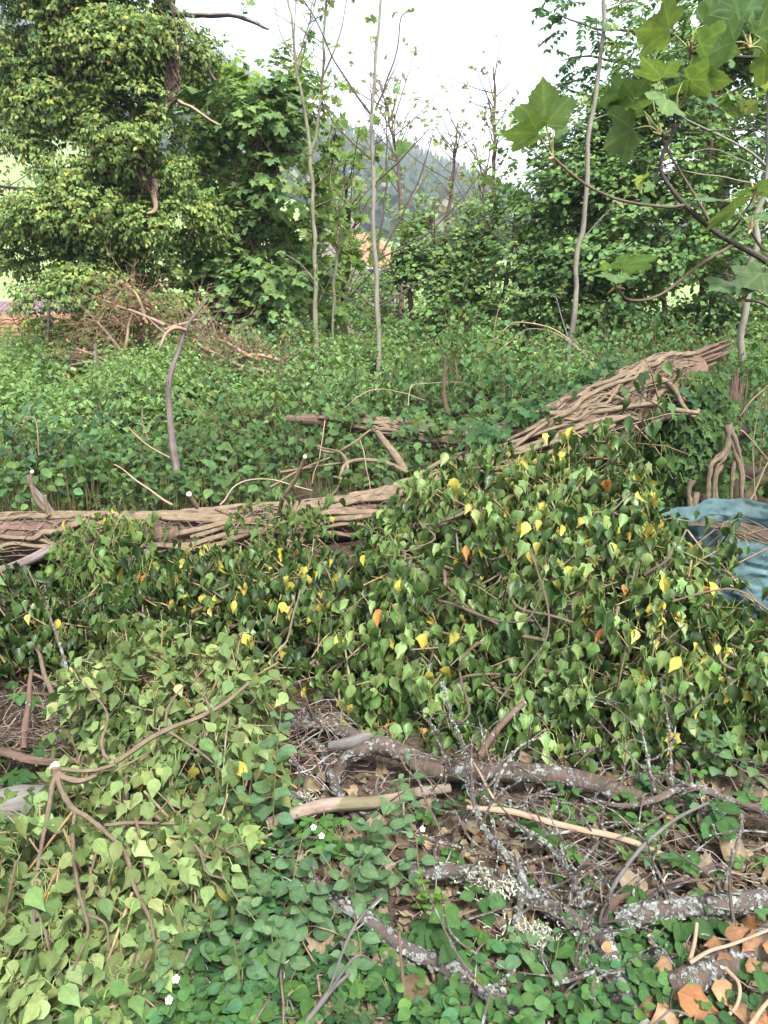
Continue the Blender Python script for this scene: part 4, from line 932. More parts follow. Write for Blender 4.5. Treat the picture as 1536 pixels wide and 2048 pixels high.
# ------------------------------------------------------------------ nettle and bramble cover on the bank (uncountable)
def nettles():
    n = 9000
    Y = 4.25 + 8.0 * rng.random(n) ** 1.25; X = rng.uniform(-.60, .60, n) * (Y + .8)
    X[6800:] = rng.choice([-1, 1], 2200) * rng.uniform(1.5, 4.6, 2200); Y[6800:] = rng.uniform(1.4, 7.0, 2200)   # the cover goes on beside the clearing
    P = np.stack([X, Y, 0 * X], -1)
    # keep clear of the logs and the stump
    uy = np.interp(X, UPPER[:, 0], UPPER[:, 1]); lo = np.interp(X, LOWER[:, 0], LOWER[:, 1])
    k = np.where((X > UPPER[0, 0]) & (X < UPPER[-1, 0] + .5), Y > uy + .22, Y > lo + .55)
    k |= (np.abs(X) > .56 * Y + .14) & (np.abs(X) > 1.5) & (Y < 4.6)
    k &= vnoise(P, .9, 12) + .5 * vnoise(P, 2.4, 13) > .52
    X, Y, P = X[k], Y[k], P[k]; n = len(X)
    base = np.stack([X, Y, ground_z(X, Y)], -1)
    H = (.18 + .62 * vnoise(P, .9, 14) ** 1.4 + .30 * vnoise(P, 2.8, 16) + rng.uniform(-.08, .16, n)) * (.5 + 1.05 * vnoise(P, .6, 18)) * (.72 + .35 * sm(5.0, 7.5, Y))
    lean = rnd(n) * np.array([.3, .3, 0]) * H[:, None]
    tipp = base + lean + Z * H[:, None]
    tw = MB(); add_tubes(tw, np.stack([base, base + .4 * lean + .5 * Z * H[:, None], tipp], 1), np.tile([.004, .003, .002], (n, 1)), 3, col=np.array([.10, .13, .05]))
    L = Leaves(); ph = rng.uniform(0, 6.3, n)
    pal = np.array([(.15, .235, .10), (.19, .275, .115), (.125, .205, .09), (.16, .225, .085)])
    pk = pal[(vnoise(P, .8, 15) * 4 + rng.normal(0, .5, n)).clip(0, 3.99).astype(int)]
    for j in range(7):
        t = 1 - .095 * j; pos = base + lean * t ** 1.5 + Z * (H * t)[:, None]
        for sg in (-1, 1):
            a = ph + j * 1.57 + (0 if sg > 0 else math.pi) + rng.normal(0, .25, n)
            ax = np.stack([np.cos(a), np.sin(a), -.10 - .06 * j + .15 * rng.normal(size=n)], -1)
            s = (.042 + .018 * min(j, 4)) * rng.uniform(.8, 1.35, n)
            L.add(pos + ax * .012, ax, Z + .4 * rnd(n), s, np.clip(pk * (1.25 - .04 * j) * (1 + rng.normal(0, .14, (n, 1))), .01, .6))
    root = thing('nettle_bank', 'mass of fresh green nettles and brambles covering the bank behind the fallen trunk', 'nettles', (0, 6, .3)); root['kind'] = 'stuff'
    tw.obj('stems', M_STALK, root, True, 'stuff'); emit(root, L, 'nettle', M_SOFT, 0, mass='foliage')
nettles()

def understory():                       # broad-leaved low growth right behind the lower trunk
    n = 700; px = rng.uniform(-30, 1100, n); py = rng.uniform(860, 985, n); L = Leaves(); tw = MB()
    root = thing('low_undergrowth', 'dim mixed ivy and bramble leaves right behind the fallen trunk', 'undergrowth', (-.5, 4.4, .2)); root['kind'] = 'stuff'
    for i in range(n):
        Y = 4.15 + (985 - py[i]) / 125 * .9 + rng.normal() * .08; b = at(px[i], py[i], Y)
        if px[i] > 560 and 855 < py[i] < 990 and rng.random() < .65: continue
        for j in range(4):
            p = b + .05 * rng.normal(size=3)
            L.add(p, np.append(rng.normal(size=2), -.3), Z + np.array([0, -.5, 0]) + .4 * rng.normal(size=3), rng.uniform(.04, .085), tint((.08, .135, .05), 1, .3)[0])
            add_tubes(tw, np.array([[[p[0], p[1], p[2] - .22], p - Z * .1 + .02 * rng.normal(size=3), p]]), np.array([[.003, .002, .0015]]), 3, col=np.array([.12, .12, .05]))
    tw.obj('stems', M_STALK, root, True, 'stuff'); emit(root, L, 'oval', M_SHRUB, 0, mass='foliage')
understory()

# ------------------------------------------------------------------ heaps of cut, wilting ivy
class Surf:
    def __init__(s, rows): s.g = np.array([[p if len(p) == 4 else at(*p) for p in r] for r in rows], float)
    def __call__(s, u, v):
        g = s.g; nr, nc, _ = g.shape
        def cr(E, t, m):
            k = np.minimum((t * (m - 1)).astype(int), m - 2); f = (t * (m - 1) - k)[:, None]
            return k, f
        kv, fv = cr(None, v, nr); ku, fu = cr(None, u, nc)
        def row(i):
            i = np.clip(i, 0, nr - 1); a = lambda j: g[i, np.clip(ku + j, 0, nc - 1)]
            return .5 * (2 * a(0) + (a(1) - a(-1)) * fu + (2 * a(-1) - 5 * a(0) + 4 * a(1) - a(2)) * fu ** 2 + (3 * a(0) - a(-1) - 3 * a(1) + a(2)) * fu ** 3)
        r0, r1, r2, r3 = row(kv - 1), row(kv), row(kv + 1), row(kv + 2)
        return .5 * (2 * r1 + (r2 - r0) * fv + (2 * r0 - 5 * r1 + 4 * r2 - r3) * fv ** 2 + (3 * r1 - r0 - 3 * r2 + r3) * fv ** 3)
    def normal(s, u, v):
        e = .01; a = s(np.clip(u + e, 0, 1), v) - s(np.clip(u - e, 0, 1), v); b = s(u, np.clip(v + e, 0, 1)) - s(u, np.clip(v - e, 0, 1))
        n = unit(np.cross(a, b)); return np.where((n[:, 1:2] > 0) & (n[:, 2:3] < .3), -n, n)

def ivy_heap(name, label, rows, shoots, per, size, pal, mats, nobj, cell, yellow=.05, depth=.22, down=1.0, thick=.008, pet=.07, seed=0, branchn=14, cat='cut ivy', vmax=.8, orange=.004, nout=1.0, extra=(), vbias=1.0, kind='ivy', amp=.16, vmin=0.0):
    S = Surf(rows); c0 = S(np.array([.5]), np.array([.3]))[0]
    root = thing(name, label, cat, (c0[0], c0[1], 0.0), 'heaps of cut ivy')
    u = rng.random(shoots); v = vmin + (1 - vmin) * rng.random(shoots) ** vbias; P = S(u, v); Nn = S.normal(u, v)
    bumpy = amp * (vnoise(P, 4.5, seed) - .5) + .07 * (vnoise(P, 11, seed + 1) - .5)
    P = P + Nn * (bumpy - depth * rng.random(shoots) ** 1.6)[:, None]
    P[:, 2] = np.maximum(P[:, 2], ground_z(P[:, 0], P[:, 1]) + .03)
    D = unit(Nn * .4 + .9 * rnd(shoots) - .25 * Z)
    L = Leaves(); st = MB(); tw = MB(); ln = rng.uniform(.10, .24, shoots)
    q = np.stack([P - D * (ln * .9)[:, None] - Nn * .05, P, P + D * (ln * .5)[:, None], P + D * ln[:, None] - Z * (.15 * ln)[:, None]], 1)
    add_tubes(tw, q, np.tile([.0045, .0035, .0028, .0018], (shoots, 1)), 4, col=tint((.20, .15, .085), shoots, .25))
    pal = np.asarray(pal, float); pk = pal[rng.integers(0, len(pal), shoots)]
    for j in range(per):
        t = rng.random(shoots); b = P + D * (ln * t)[:, None] - Z * (.1 * ln * t * t)[:, None]
        out = unit(Nn * .7 + .75 * rnd(shoots) + .25 * Z); pl = pet * rng.uniform(.5, 1.5, shoots)
        m = b + out * (pl * .6)[:, None] + Z * (.12 * pl)[:, None]; e = b + out * (pl * .95)[:, None] - Z * (.35 * down * pl)[:, None]
        ax = unit(-1.35 * down * Z + .4 * out + .42 * rnd(shoots) + .15 * Nn)
        nn = unit(nout * Nn + .85 * rnd(shoots) + .15 * Z)
        col = np.clip(pk * (1 + rng.normal(0, .22, (shoots, 1))) * np.hstack([1 + rng.normal(0, .10, (shoots, 1)), np.ones((shoots, 2))]), .008, .8)
        y = rng.random(shoots); yk = y < yellow * (.25 + 1.1 * u) * (.1 + 1.8 * sm(.3, .75, vnoise(P, 2.4, seed + 7))); col[yk] = tint((.46, .36, .075), yk.sum(), .18, .05)
        ok = y > 1 - orange; col[ok] = tint((.42, .17, .05), ok.sum(), .2)
        L.add(e, ax, nn, size * rng.uniform(.6, 1.3, shoots), col)
        hf = shoots // 2 if shoots > 300 else shoots
        add_tubes(st, np.stack([b, m, e], 1)[:hf], np.tile([.0014, .0012, .001], (hf, 1)), 3, col=np.clip(.5 * col + np.array([.10, .12, .03]), 0, 1)[:hf])
    st.obj('leaf_stalks', M_STALK, root, True, 'stuff'); tw.obj('twigs', M_TWIG, root, True, 'stuff')
    for k in range(branchn):
        a = rng.random(2); c = a + np.array([rng.uniform(-.35, .35), rng.uniform(-.25, .25)]); w = np.clip(np.linspace(a, c, 6) + .03 * rng.normal(size=(6, 2)), .02, .97)
        w[:, 1] *= vmax
        pts = S(w[:, 0], w[:, 1]) + S.normal(w[:, 0], w[:, 1]) * rng.uniform(-.06, .045)
        limb('branch', pts, np.linspace(thick, thick * .45, 6), M_STEMD, root, n=26, sides=7, bend=.05, seed=seed + k)
    for k, (pl, r0, r1) in enumerate(extra):
        limb('branch', pxline(pl, 0), np.linspace(r0 * .74, r1 * .72, len(pl)), M_STEMD, root, n=10 * len(pl) // 2 + 16, sides=8, lump=.25, freq=45, bend=.025, seed=seed + 60 + k)
    emit(root, L, kind, mats, nobj, cell, mass='foliage', shade=True)
    return root, S

HR = [[(690, 1475, 2.62), (880, 1490, 2.56), (1110, 1490, 2.5), (1330, 1510, 2.45), (1470, 1505, 2.43), (1620, 1500, 2.42)],
      [(690, 1330, 2.78), (880, 1320, 2.66), (1110, 1320, 2.6), (1330, 1310, 2.52), (1470, 1350, 2.5), (1620, 1360, 2.48)],
      [(715, 1180, 3.02), (880, 1160, 2.9), (1110, 1150, 2.82), (1330, 1160, 2.74), (1470, 1300, 2.62), (1620, 1315, 2.58)],
      [(760, 1070, 3.3), (900, 1040, 3.2), (1110, 1020, 3.08), (1290, 1070, 2.98), (1410, 1280, 2.74), (1620, 1300, 2.66)],
      [(795, 1005, 3.55), (930, 965, 3.45), (1120, 935, 3.36), (1245, 950, 3.25), (1380, 1260, 2.84), (1620, 1290, 2.74)],
      [(800, 1000, 3.8), (940, 975, 3.75), (1130, 950, 3.7), (1240, 960, 3.6), (1370, 1265, 2.95), (1620, 1295, 2.8)]]
ivy_heap('ivy_heap', 'biggest heap of cut glossy ivy with yellow leaves in front of the green bag', HR, 1400, 9, .066,
         [(.042, .075, .02), (.08, .13, .036), (.14, .20, .066), (.028, .052, .015), (.18, .24, .09), (.10, .155, .046)], M_IVY, 300, 30, yellow=.08, seed=81, branchn=26, orange=.005,
         extra=[([(1290, 1150, 2.7), (1330, 1125, 2.66), (1350, 1090, 2.66)], .01, .008), ([(1060, 1100, 2.75), (1100, 1230, 2.62), (1060, 1330, 2.5), (1000, 1400, 2.45)], .006, .004), ([(890, 1170, 2.8), (960, 1230, 2.7), (1050, 1240, 2.62), (1090, 1180, 2.66)], .006, .004), ([(1250, 880, 3.2), (1270, 900, 3.2), (1300, 960, 3.15)], .006, .004), ([(1536, 1220, 2.6), (1460, 1180, 2.62), (1340, 1200, 2.6)], .006, .005)])
HM = [[(-60, 1390, 2.82), (130, 1400, 2.78), (330, 1405, 2.74), (540, 1405, 2.72), (740, 1410, 2.68)],
      [(-60, 1310, 2.95), (130, 1300, 2.9), (330, 1300, 2.85), (540, 1300, 2.84), (730, 1310, 2.80)],
      [(-60, 1240, 3.1), (130, 1210, 3.06), (330, 1200, 3.02), (540, 1190, 3.0), (720, 1220, 2.98)],
      [(-60, 1225, 3.22), (140, 1190, 3.18), (330, 1170, 3.15), (540, 1150, 3.13), (705, 1185, 3.1)],
      [(-60, 1215, 3.35), (150, 1165, 3.3), (340, 1155, 3.3), (540, 1130, 3.28), (690, 1165, 3.25)],
      [(-60, 1225, 3.5), (150, 1180, 3.45), (340, 1170, 3.45), (540, 1150, 3.45), (690, 1175, 3.4)]]
ivy_heap('ivy_heap', 'middle heap of drooping dark green cut ivy lying against the fallen trunk', HM, 1000, 9, .060,
         [(.03, .052, .014), (.052, .086, .024), (.095, .14, .044), (.02, .038, .012), (.07, .11, .032)], M_IVY, 300, 28, yellow=.045, seed=91, branchn=16, orange=.001, vbias=.62, depth=.3, vmin=.10,
         extra=[([(600, 1180, 2.9), (580, 1270, 2.75), (560, 1310, 2.7), (540, 1370, 2.6)], .006, .004), ([(545, 1130, 3.2), (590, 1180, 3.0), (575, 1240, 2.8)], .006, .005), ([(230, 1060, 3.55), (180, 1075, 3.5), (165, 1090, 3.45)], .012, .012)])
# a drooping tuft hanging over the lower trunk
HT = [[(150, 1180, 3.3), (220, 1190, 3.28), (290, 1180, 3.3)], [(150, 1120, 3.42), (215, 1100, 3.4), (280, 1120, 3.42)], [(165, 1075, 3.55), (200, 1060, 3.52), (260, 1070, 3.55)], [(170, 1085, 3.6), (200, 1070, 3.6), (260, 1080, 3.6)]]
ivy_heap('ivy_sprig', 'wilted bunch of ivy leaves hanging over the left part of the fallen trunk', HT, 60, 8, .062, [(.085, .135, .04), (.11, .165, .05)], M_IVYP, 80, 20, yellow=.02, depth=.08, seed=95, branchn=3, thick=.006)
HT2 = [[(520, 1180, 3.25), (590, 1180, 3.22), (660, 1170, 3.25)], [(500, 1090, 3.42), (580, 1080, 3.38), (640, 1080, 3.42)], [(480, 1030, 3.55), (560, 1030, 3.52), (610, 1040, 3.55)], [(480, 1040, 3.6), (560, 1040, 3.58), (610, 1050, 3.6)]]
ivy_heap('ivy_sprig', 'thin ivy sprig drooping across the middle of the fallen trunk', HT2, 42, 7, .058, [(.07, .115, .035), (.10, .15, .05)], M_IVYP, 60, 20, yellow=.05, depth=.06, seed=96, branchn=3, thick=.006)
HT3 = [[(1270, 880, 3.3), (1300, 900, 3.28), (1330, 880, 3.3)], [(1275, 820, 3.35), (1305, 800, 3.35), (1335, 820, 3.35)], [(1290, 770, 3.4), (1310, 760, 3.4), (1340, 775, 3.4)]]
ivy_heap('ivy_sprig', 'few large dark ivy leaves sticking up before the splintered trunk end', HT3, 9, 4, .07, [(.045, .085, .022), (.06, .10, .03)], M_IVY, 40, 14, yellow=.0, depth=.04, seed=97, branchn=2, thick=.005)
HT4 = [[(1470, 1190, 2.8), (1520, 1200, 2.8), (1570, 1190, 2.8)], [(1440, 1100, 2.9), (1500, 1090, 2.88), (1570, 1100, 2.9)], [(1480, 1030, 2.95), (1520, 1020, 2.95), (1570, 1030, 2.95)]]
ivy_heap('ivy_sprig', 'dark ivy sprig dangling in front of the green bag', HT4, 7, 5, .068, [(.045, .085, .025), (.06, .10, .035)], M_IVY, 60, 18, yellow=.05, depth=.05, seed=98, branchn=3, thick=.005)

FL = [[(70, 2040, 1.37), (140, 2050, 1.35), (205, 2050, 1.34), (265, 2040, 1.36)],
      [(50, 1890, 1.54), (140, 1890, 1.50), (240, 1890, 1.50), (345, 1880, 1.54)],
      [(75, 1740, 1.76), (190, 1740, 1.70), (310, 1740, 1.70), (430, 1730, 1.76)],
      [(125, 1600, 2.0), (250, 1600, 1.93), (370, 1600, 1.92), (490, 1590, 2.0)],
      [(165, 1475, 2.24), (280, 1465, 2.16), (400, 1460, 2.16), (520, 1460, 2.22)],
      [(165, 1390, 2.42), (280, 1370, 2.38), (400, 1360, 2.37), (520, 1380, 2.42)],
      [(180, 1385, 2.56), (290, 1360, 2.56), (400, 1350, 2.56), (510, 1375, 2.58)]]
_fy = [2060, 1890, 1740, 1600, 1465, 1360, 1300]; _fY = [1.25, 1.40, 1.60, 1.82, 2.05, 2.27, 2.38]
def fy(py): return float(np.interp(-py, [-y for y in _fy], _fY))
def fl(pts): return [(x, y, fy(y)) for x, y in pts]
root_fl, S_fl = ivy_heap('ivy_branch', 'upturned cut ivy branch with pale yellowish green leaves and a white sawn end', FL, 950, 8, .056,
         [(.15, .192, .075), (.18, .22, .09), (.125, .165, .062), (.21, .245, .11), (.09, .13, .045)], M_IVYP, 300, 32, yellow=.02, depth=.22, down=.6, pet=.05, seed=101, branchn=3, orange=0, nout=.95, cat='cut ivy', kind='ivyflat', amp=.30,
         extra=[(fl([(112, 1540), (125, 1580), (150, 1615), (205, 1645), (250, 1695), (275, 1770), (300, 1830), (308, 1880)]), .011, .005), (fl([(150, 1615), (153, 1690), (160, 1760), (175, 1830), (178, 1870), (150, 1945)]), .008, .004), (fl([(112, 1545), (102, 1610), (88, 1690), (75, 1770), (70, 1850), (52, 1910)]), .010, .005), (fl([(112, 1540), (180, 1540), (230, 1525)]), .009, .009),
                (fl([(230, 1525), (310, 1470), (400, 1425), (450, 1400), (495, 1365)]), .012, .008), (fl([(330, 1455), (338, 1415), (370, 1370)]), .007, .004), (fl([(220, 1520), (205, 1480), (208, 1420), (160, 1355)]), .008, .004), (fl([(110, 1545), (160, 1560), (200, 1550)]), .016, .010), (fl([(340, 1465), (390, 1500), (440, 1540)]), .006, .004), (fl([(420, 1420), (405, 1390), (410, 1350)]), .006, .004), (fl([(210, 1650), (300, 1650), (380, 1652), (430, 1690), (480, 1710)]), .007, .004), (fl([(390, 1690), (410, 1740), (450, 1755)]), .006, .003), (fl([(175, 1830), (205, 1850), (215, 1900)]), .005, .003), (fl([(180, 1735), (195, 1780), (225, 1800)]), .005, .003), (fl([(270, 1660), (310, 1625), (340, 1590)]), .005, .003), (fl([(75, 1790), (90, 1860), (110, 1890)]), .005, .003)])
c_ = at(110, 1533, fy(1533) - .02); cut_disc('sawn_end', c_, CAMP - c_ + np.array([-.5, 0, .2]), .014, M_CUT, root_fl)
cf = np.array(fl([(112, 1540)])[0]); limb('stub', [c_ , at(112, 1545, fy(1545))], [.014, .015], M_STEMD, root_fl, n=6, sides=10)

# ------------------------------------------------------------------ green woven garden bag
def bag():
    c = at(1500, 1100, 3.45); cx, cy = c[0] - .06, 3.45; zt = at(1450, 1062, 3.3)[2]; z0 = gz(cx, cy)
    root = thing('garden_bag', 'blue-green woven garden waste bag standing behind the ivy heap', 'bag', (cx, cy, z0))
    m, t, out = newmat('woven_plastic'); tc = N(t, 'ShaderNodeTexCoord')
    mp = N(t, 'ShaderNodeMapping'); mp.inputs['Scale'].default_value = (260, 110, 1); t.links.new(tc.outputs['UV'], mp.inputs['Vector'])
    ck = N(t, 'ShaderNodeTexChecker'); ck.inputs['Scale'].default_value = 1.0; t.links.new(mp.outputs[0], ck.inputs['Vector'])
    n1 = noise(t, tc.outputs['Object'], 6.0, 5)
    col = mixc(t, mathn(t, 'MULTIPLY', ck.outputs['Fac'], .35), ramp(t, n1, [(.3, (.085, .155, .165)), (.7, (.14, .235, .245))]), (.06, .115, .122))
    p = N(t, 'ShaderNodeBsdfPrincipled'); t.links.new(col, p.inputs['Base Color']); p.inputs['Roughness'].default_value = .6; p.inputs['Specular IOR Level'].default_value = .25
    dirt = noise(t, tc.outputs['Object'], 14.0, 6, .7); t.links.new(mixc(t, ramp(t, dirt, [(.52, (0, 0, 0)), (.75, (.55, .55, .55))]), col, (.09, .075, .05)), p.inputs['Base Color'])
    t.links.new(bump(t, mathn(t, 'ADD', mathn(t, 'MULTIPLY', ck.outputs['Fac'], .2), noise(t, tc.outputs['Object'], 26.0, 5)), .5, .012), p.inputs['Normal']); t.links.new(p.outputs[0], out.inputs[0])
    def shell(z_a, z_b, r_a, r_b, nz, off, thick_in):
        mb = MB(); S = 160; th = np.linspace(0, 2 * math.pi, S + 1); V = []; UV = []
        for i in range(nz):
            q = i / (nz - 1); z = z_a + (z_b - z_a) * q; r = r_a + (r_b - r_a) * q + .045 * math.sin(q * math.pi) * (z_b - z_a > .3)
            d = np.stack([np.cos(th), np.sin(th), 0 * th], -1); d[-1] = d[0]
            pt = np.stack([d[:, 0] * 1.2, d[:, 1] * 1.2, 0 * th + z * 5], -1)
            w = 1 + .10 * (vnoise(pt, 1.6, 44) - .5) - .16 * np.abs(vnoise(pt * [1, 1, .6], 2.6, 45) - .5) - .10 * np.abs(vnoise(pt * [1, 1, .9], 6.0, 46) - .5) - .05 * np.abs(vnoise(pt * [1, 1, 2.0], 11.0, 47) - .5) + .06
            w[-1] = w[0]
            sag = (.022 * np.sin(th * 2 + .6) + .012 * np.sin(th * 5 + 1) + .006 * np.sin(th * 13)) * (q if z_a < .1 else 1)
            V.append(np.stack([cx + d[:, 0] * r * w + off * d[:, 0], cy + d[:, 1] * r * w + off * d[:, 1], z0 + z + sag], -1)); UV.append(np.stack([th / (2 * math.pi), 0 * th + q], -1))
        V = np.vstack(V); UV = np.vstack(UV); i = (np.arange(nz - 1)[:, None] * (S + 1) + np.arange(S)[None]).ravel()
        mb.add(V, Q=np.stack([i, i + 1, i + S + 2, i + S + 1], -1), UV=UV); return mb
    H = zt - z0
    shell(0.0, H - .06, .33, .36, 60, 0, 0).obj('body', m, root)
    shell(H - .075, H + .02, .36, .372, 8, .008, 0).obj('hem', m, root)
    st = MB(); th = np.linspace(0, 2 * math.pi, 120, endpoint=False)
    M_THREAD = plain_mat('pale_thread', (.16, .28, .29), .6)
    for k in range(0, 120):
        a = th[k] + np.array([0, .02]); d = np.stack([np.cos(a), np.sin(a), 0 * a], -1); pt = np.stack([d[:, 0] * 1.2, d[:, 1] * 1.2, 0 * a + (H - .03) * 5], -1)
        w = 1 + .10 * (vnoise(pt, 1.6, 44) - .5) - .16 * np.abs(vnoise(pt * [1, 1, .6], 2.6, 45) - .5) - .10 * np.abs(vnoise(pt * [1, 1, .9], 6.0, 46) - .5) - .05 * np.abs(vnoise(pt * [1, 1, 2.0], 11.0, 47) - .5) + .06
        r = .366 * w + .012; P = np.stack([cx + d[:, 0] * r, cy + d[:, 1] * r, z0 + H - .03 + .022 * np.sin(a * 2 + .6) + .012 * np.sin(a * 5 + 1) + .006 * np.sin(a * 13)], -1)
        add_tubes(st, P[None], np.full((1, 2), .0015), 4)
    st.obj('stitching', M_THREAD, root, True, 'stuff')
    for k in range(12):
        a = rng.uniform(0, 6.28); b = a + rng.uniform(1.5, 4); r = rng.uniform(.1, .26)
        p0 = np.array([cx + r * math.cos(a), cy + r * math.sin(a), z0 + H - rng.uniform(.03, .10)]); p1 = np.array([cx + .24 * math.cos(b), cy + .24 * math.sin(b), z0 + H - rng.uniform(.02, .10)])
        o = limb('dry_twig', [p0, (p0 + p1) / 2 + Z * .03, p1], [.005, .004, .0025], M_STEMD, None, n=10, sides=6, bend=.03, seed=k)
        tag(o, 'dry brown twig lying in the mouth of the green bag', 'twig', 'twigs in the green bag')
    fill = MB(); S = 40; a = np.linspace(0, 2 * math.pi, S, endpoint=False)
    rings = [np.array([[cx, cy, z0 + H - .10]])] + [np.stack([cx + r * np.cos(a), cy + r * np.sin(a), z0 + H - .13 + .05 * vnoise(np.stack([r * np.cos(a), r * np.sin(a), 0 * a], -1), 14, 5)], -1) for r in (.1, .2, .3, .345)]
    T = [(0, 1 + j, 1 + (j + 1) % S) for j in range(S)]; Q = [(1 + q * S + j, 1 + (q + 1) * S + j, 1 + (q + 1) * S + (j + 1) % S, 1 + q * S + (j + 1) % S) for q in range(3) for j in range(S)]
    fill.add(np.vstack(rings), T=T, Q=Q); o = fill.obj('garden_waste', plain_mat('rotting_cuttings', (.07, .05, .035), .95, scale=40, var=.5))
    tag(o, 'dark rotting cuttings filling the green bag', 'garden waste', kind='stuff')
bag()

# ------------------------------------------------------------------ dead snag, brushwood, fence, canes
s_ = thing('dead_snag', 'upright bent dead grey stem rising behind the fallen trunk', 'dead stem', at(352, 950, 4.35))
limb('stem', pxline([(358, 965, 4.3), (350, 920, 4.3), (343, 870, 4.3), (338, 810, 4.32), (337, 775, 4.32), (345, 735, 4.34), (358, 700, 4.36), (370, 660, 4.36), (390, 630, 4.38), (416, 598, 4.4)], 0), [.026, .022, .019, .017, .016, .014, .012, .010, .008, .004], M_SNAG, s_, n=60, sides=10, lump=.18, freq=20)
limb('side_branch', pxline([(372, 660, 4.36), (350, 656, 4.3), (332, 668, 4.28), (322, 690, 4.26), (318, 700, 4.26)], 0), [.009, .011, .010, .008, .006], M_CANE, s_, n=24, sides=8, lump=.2)
limb('broken_spur', pxline([(338, 790, 4.32), (334, 760, 4.30), (331, 745, 4.30)], 0), [.012, .008, .002], M_SNAG, s_, n=10, sides=6)
limb('broken_spur', pxline([(332, 668, 4.28), (310, 650, 4.3), (296, 636, 4.3)], 0), [.007, .006, .004], M_SNAG, s_, n=10, sides=6)

def brushwood(label, mains, Y, seed, n, box, col=(.26, .165, .105)):
    root = thing('dead_brushwood', label, 'brushwood', at(*mains[0][0], Y) * [1, 1, 0] + [0, 0, .7]); tw = MB()
    for k, ml in enumerate(mains): limb('branch', pxline(ml, Y - .1), np.linspace(.02, .008, len(ml)), M_CANE, root, n=24, sides=7, bend=.05, seed=seed + k)
    for k in range(n):
        ml = mains[rng.integers(len(mains))]; T = smooth(pxline(ml, Y), 30); b = T[rng.integers(0, 30)] + .03 * rng.normal(size=3)
        d = unit(np.array([rng.normal(), rng.normal() * .5 - .2, rng.normal() * .5 + .35])); ln = rng.uniform(.15, .55)
        q = np.array([b, b + d * ln * .5 + .03 * rng.normal(size=3), b + d * ln - Z * .05]); c = np.array(col) * rng.uniform(.6, 1.3)
        add_tubes(tw, smooth(q, 7)[None], np.linspace(.0045, .0015, 7)[None], 3, col=c)
        for j in range(3):
            e = q[1] + (q[2] - q[1]) * rng.random(); dd = unit(d + .9 * rng.normal(size=3)); add_tubes(tw, np.array([[e, e + dd * .06, e + dd * .14]]), np.array([[.002, .0015, .001]]), 3, col=c)
    tw.obj('twigs', M_TWIG, root, True, 'stuff')
    L = Leaves(); k = n
    for i in range(k):
        ml = mains[rng.integers(len(mains))]; T = smooth(pxline(ml, Y), 30); L.add(T[rng.integers(0, 30)] + .13 * rng.normal(size=3), rng.normal(size=3) - Z, rng.normal(size=3), rng.uniform(.03, .06), tint((.30, .15, .08), 1, .3)[0])
    emit(root, L, 'simple', M_DRY, 30, 20, mass='withered_leaves')
brushwood('tangle of dry brown brushwood at the foot of the ivy-clad tree', [[(280, 760), (240, 700), (210, 660), (195, 640)], [(320, 770), (270, 740), (220, 720), (150, 700)], [(330, 650), (290, 635), (240, 615), (210, 600)], [(250, 700), (255, 650), (262, 620)], [(360, 760), (320, 750), (260, 760)], [(330, 660), (380, 640), (400, 638)], [(290, 640), (280, 600), (268, 580)], [(240, 740), (190, 720), (140, 730)]], 7.4, 600, 260, None)
brushwood('low dry brown brushwood behind the upright dead stem', [[(500, 740), (450, 720), (400, 690)], [(520, 720), (460, 690), (420, 670)], [(540, 745), (470, 740), (390, 750)], [(560, 720), (500, 710), (440, 730)]], 7.0, 640, 150, None, (.24, .17, .115))

M_WIRE = plain_mat('rusty_wire', (.14, .10, .08), .7)
f_ = thing('wire_fence', 'old wire fence with thin posts before the red roof', 'fence', at(97, 720, 7.9) * [1, 1, 0] + [0, 0, .65])
for pl, r in [([(95, 740, 7.9), (97, 660, 7.9), (99, 585, 7.9)], .016), ([(192, 755, 7.2), (192, 720, 7.2), (191, 688, 7.2)], .02), ([(-60, 740, 8.3), (-58, 660, 8.3), (-57, 590, 8.3)], .016)]: limb('post', pxline(pl, 0), r, M_SNAG, f_, n=14, sides=7, lump=.15)
for k, y in enumerate((618, 640, 662, 684, 706)): limb('wire', pxline([(-60, y - 2, 8.3), (20, y + 5, 8.1), (97, y, 7.88), (192, y + 28, 7.2)], 0), .0022, M_WIRE, f_, n=30, sides=5, lump=0)

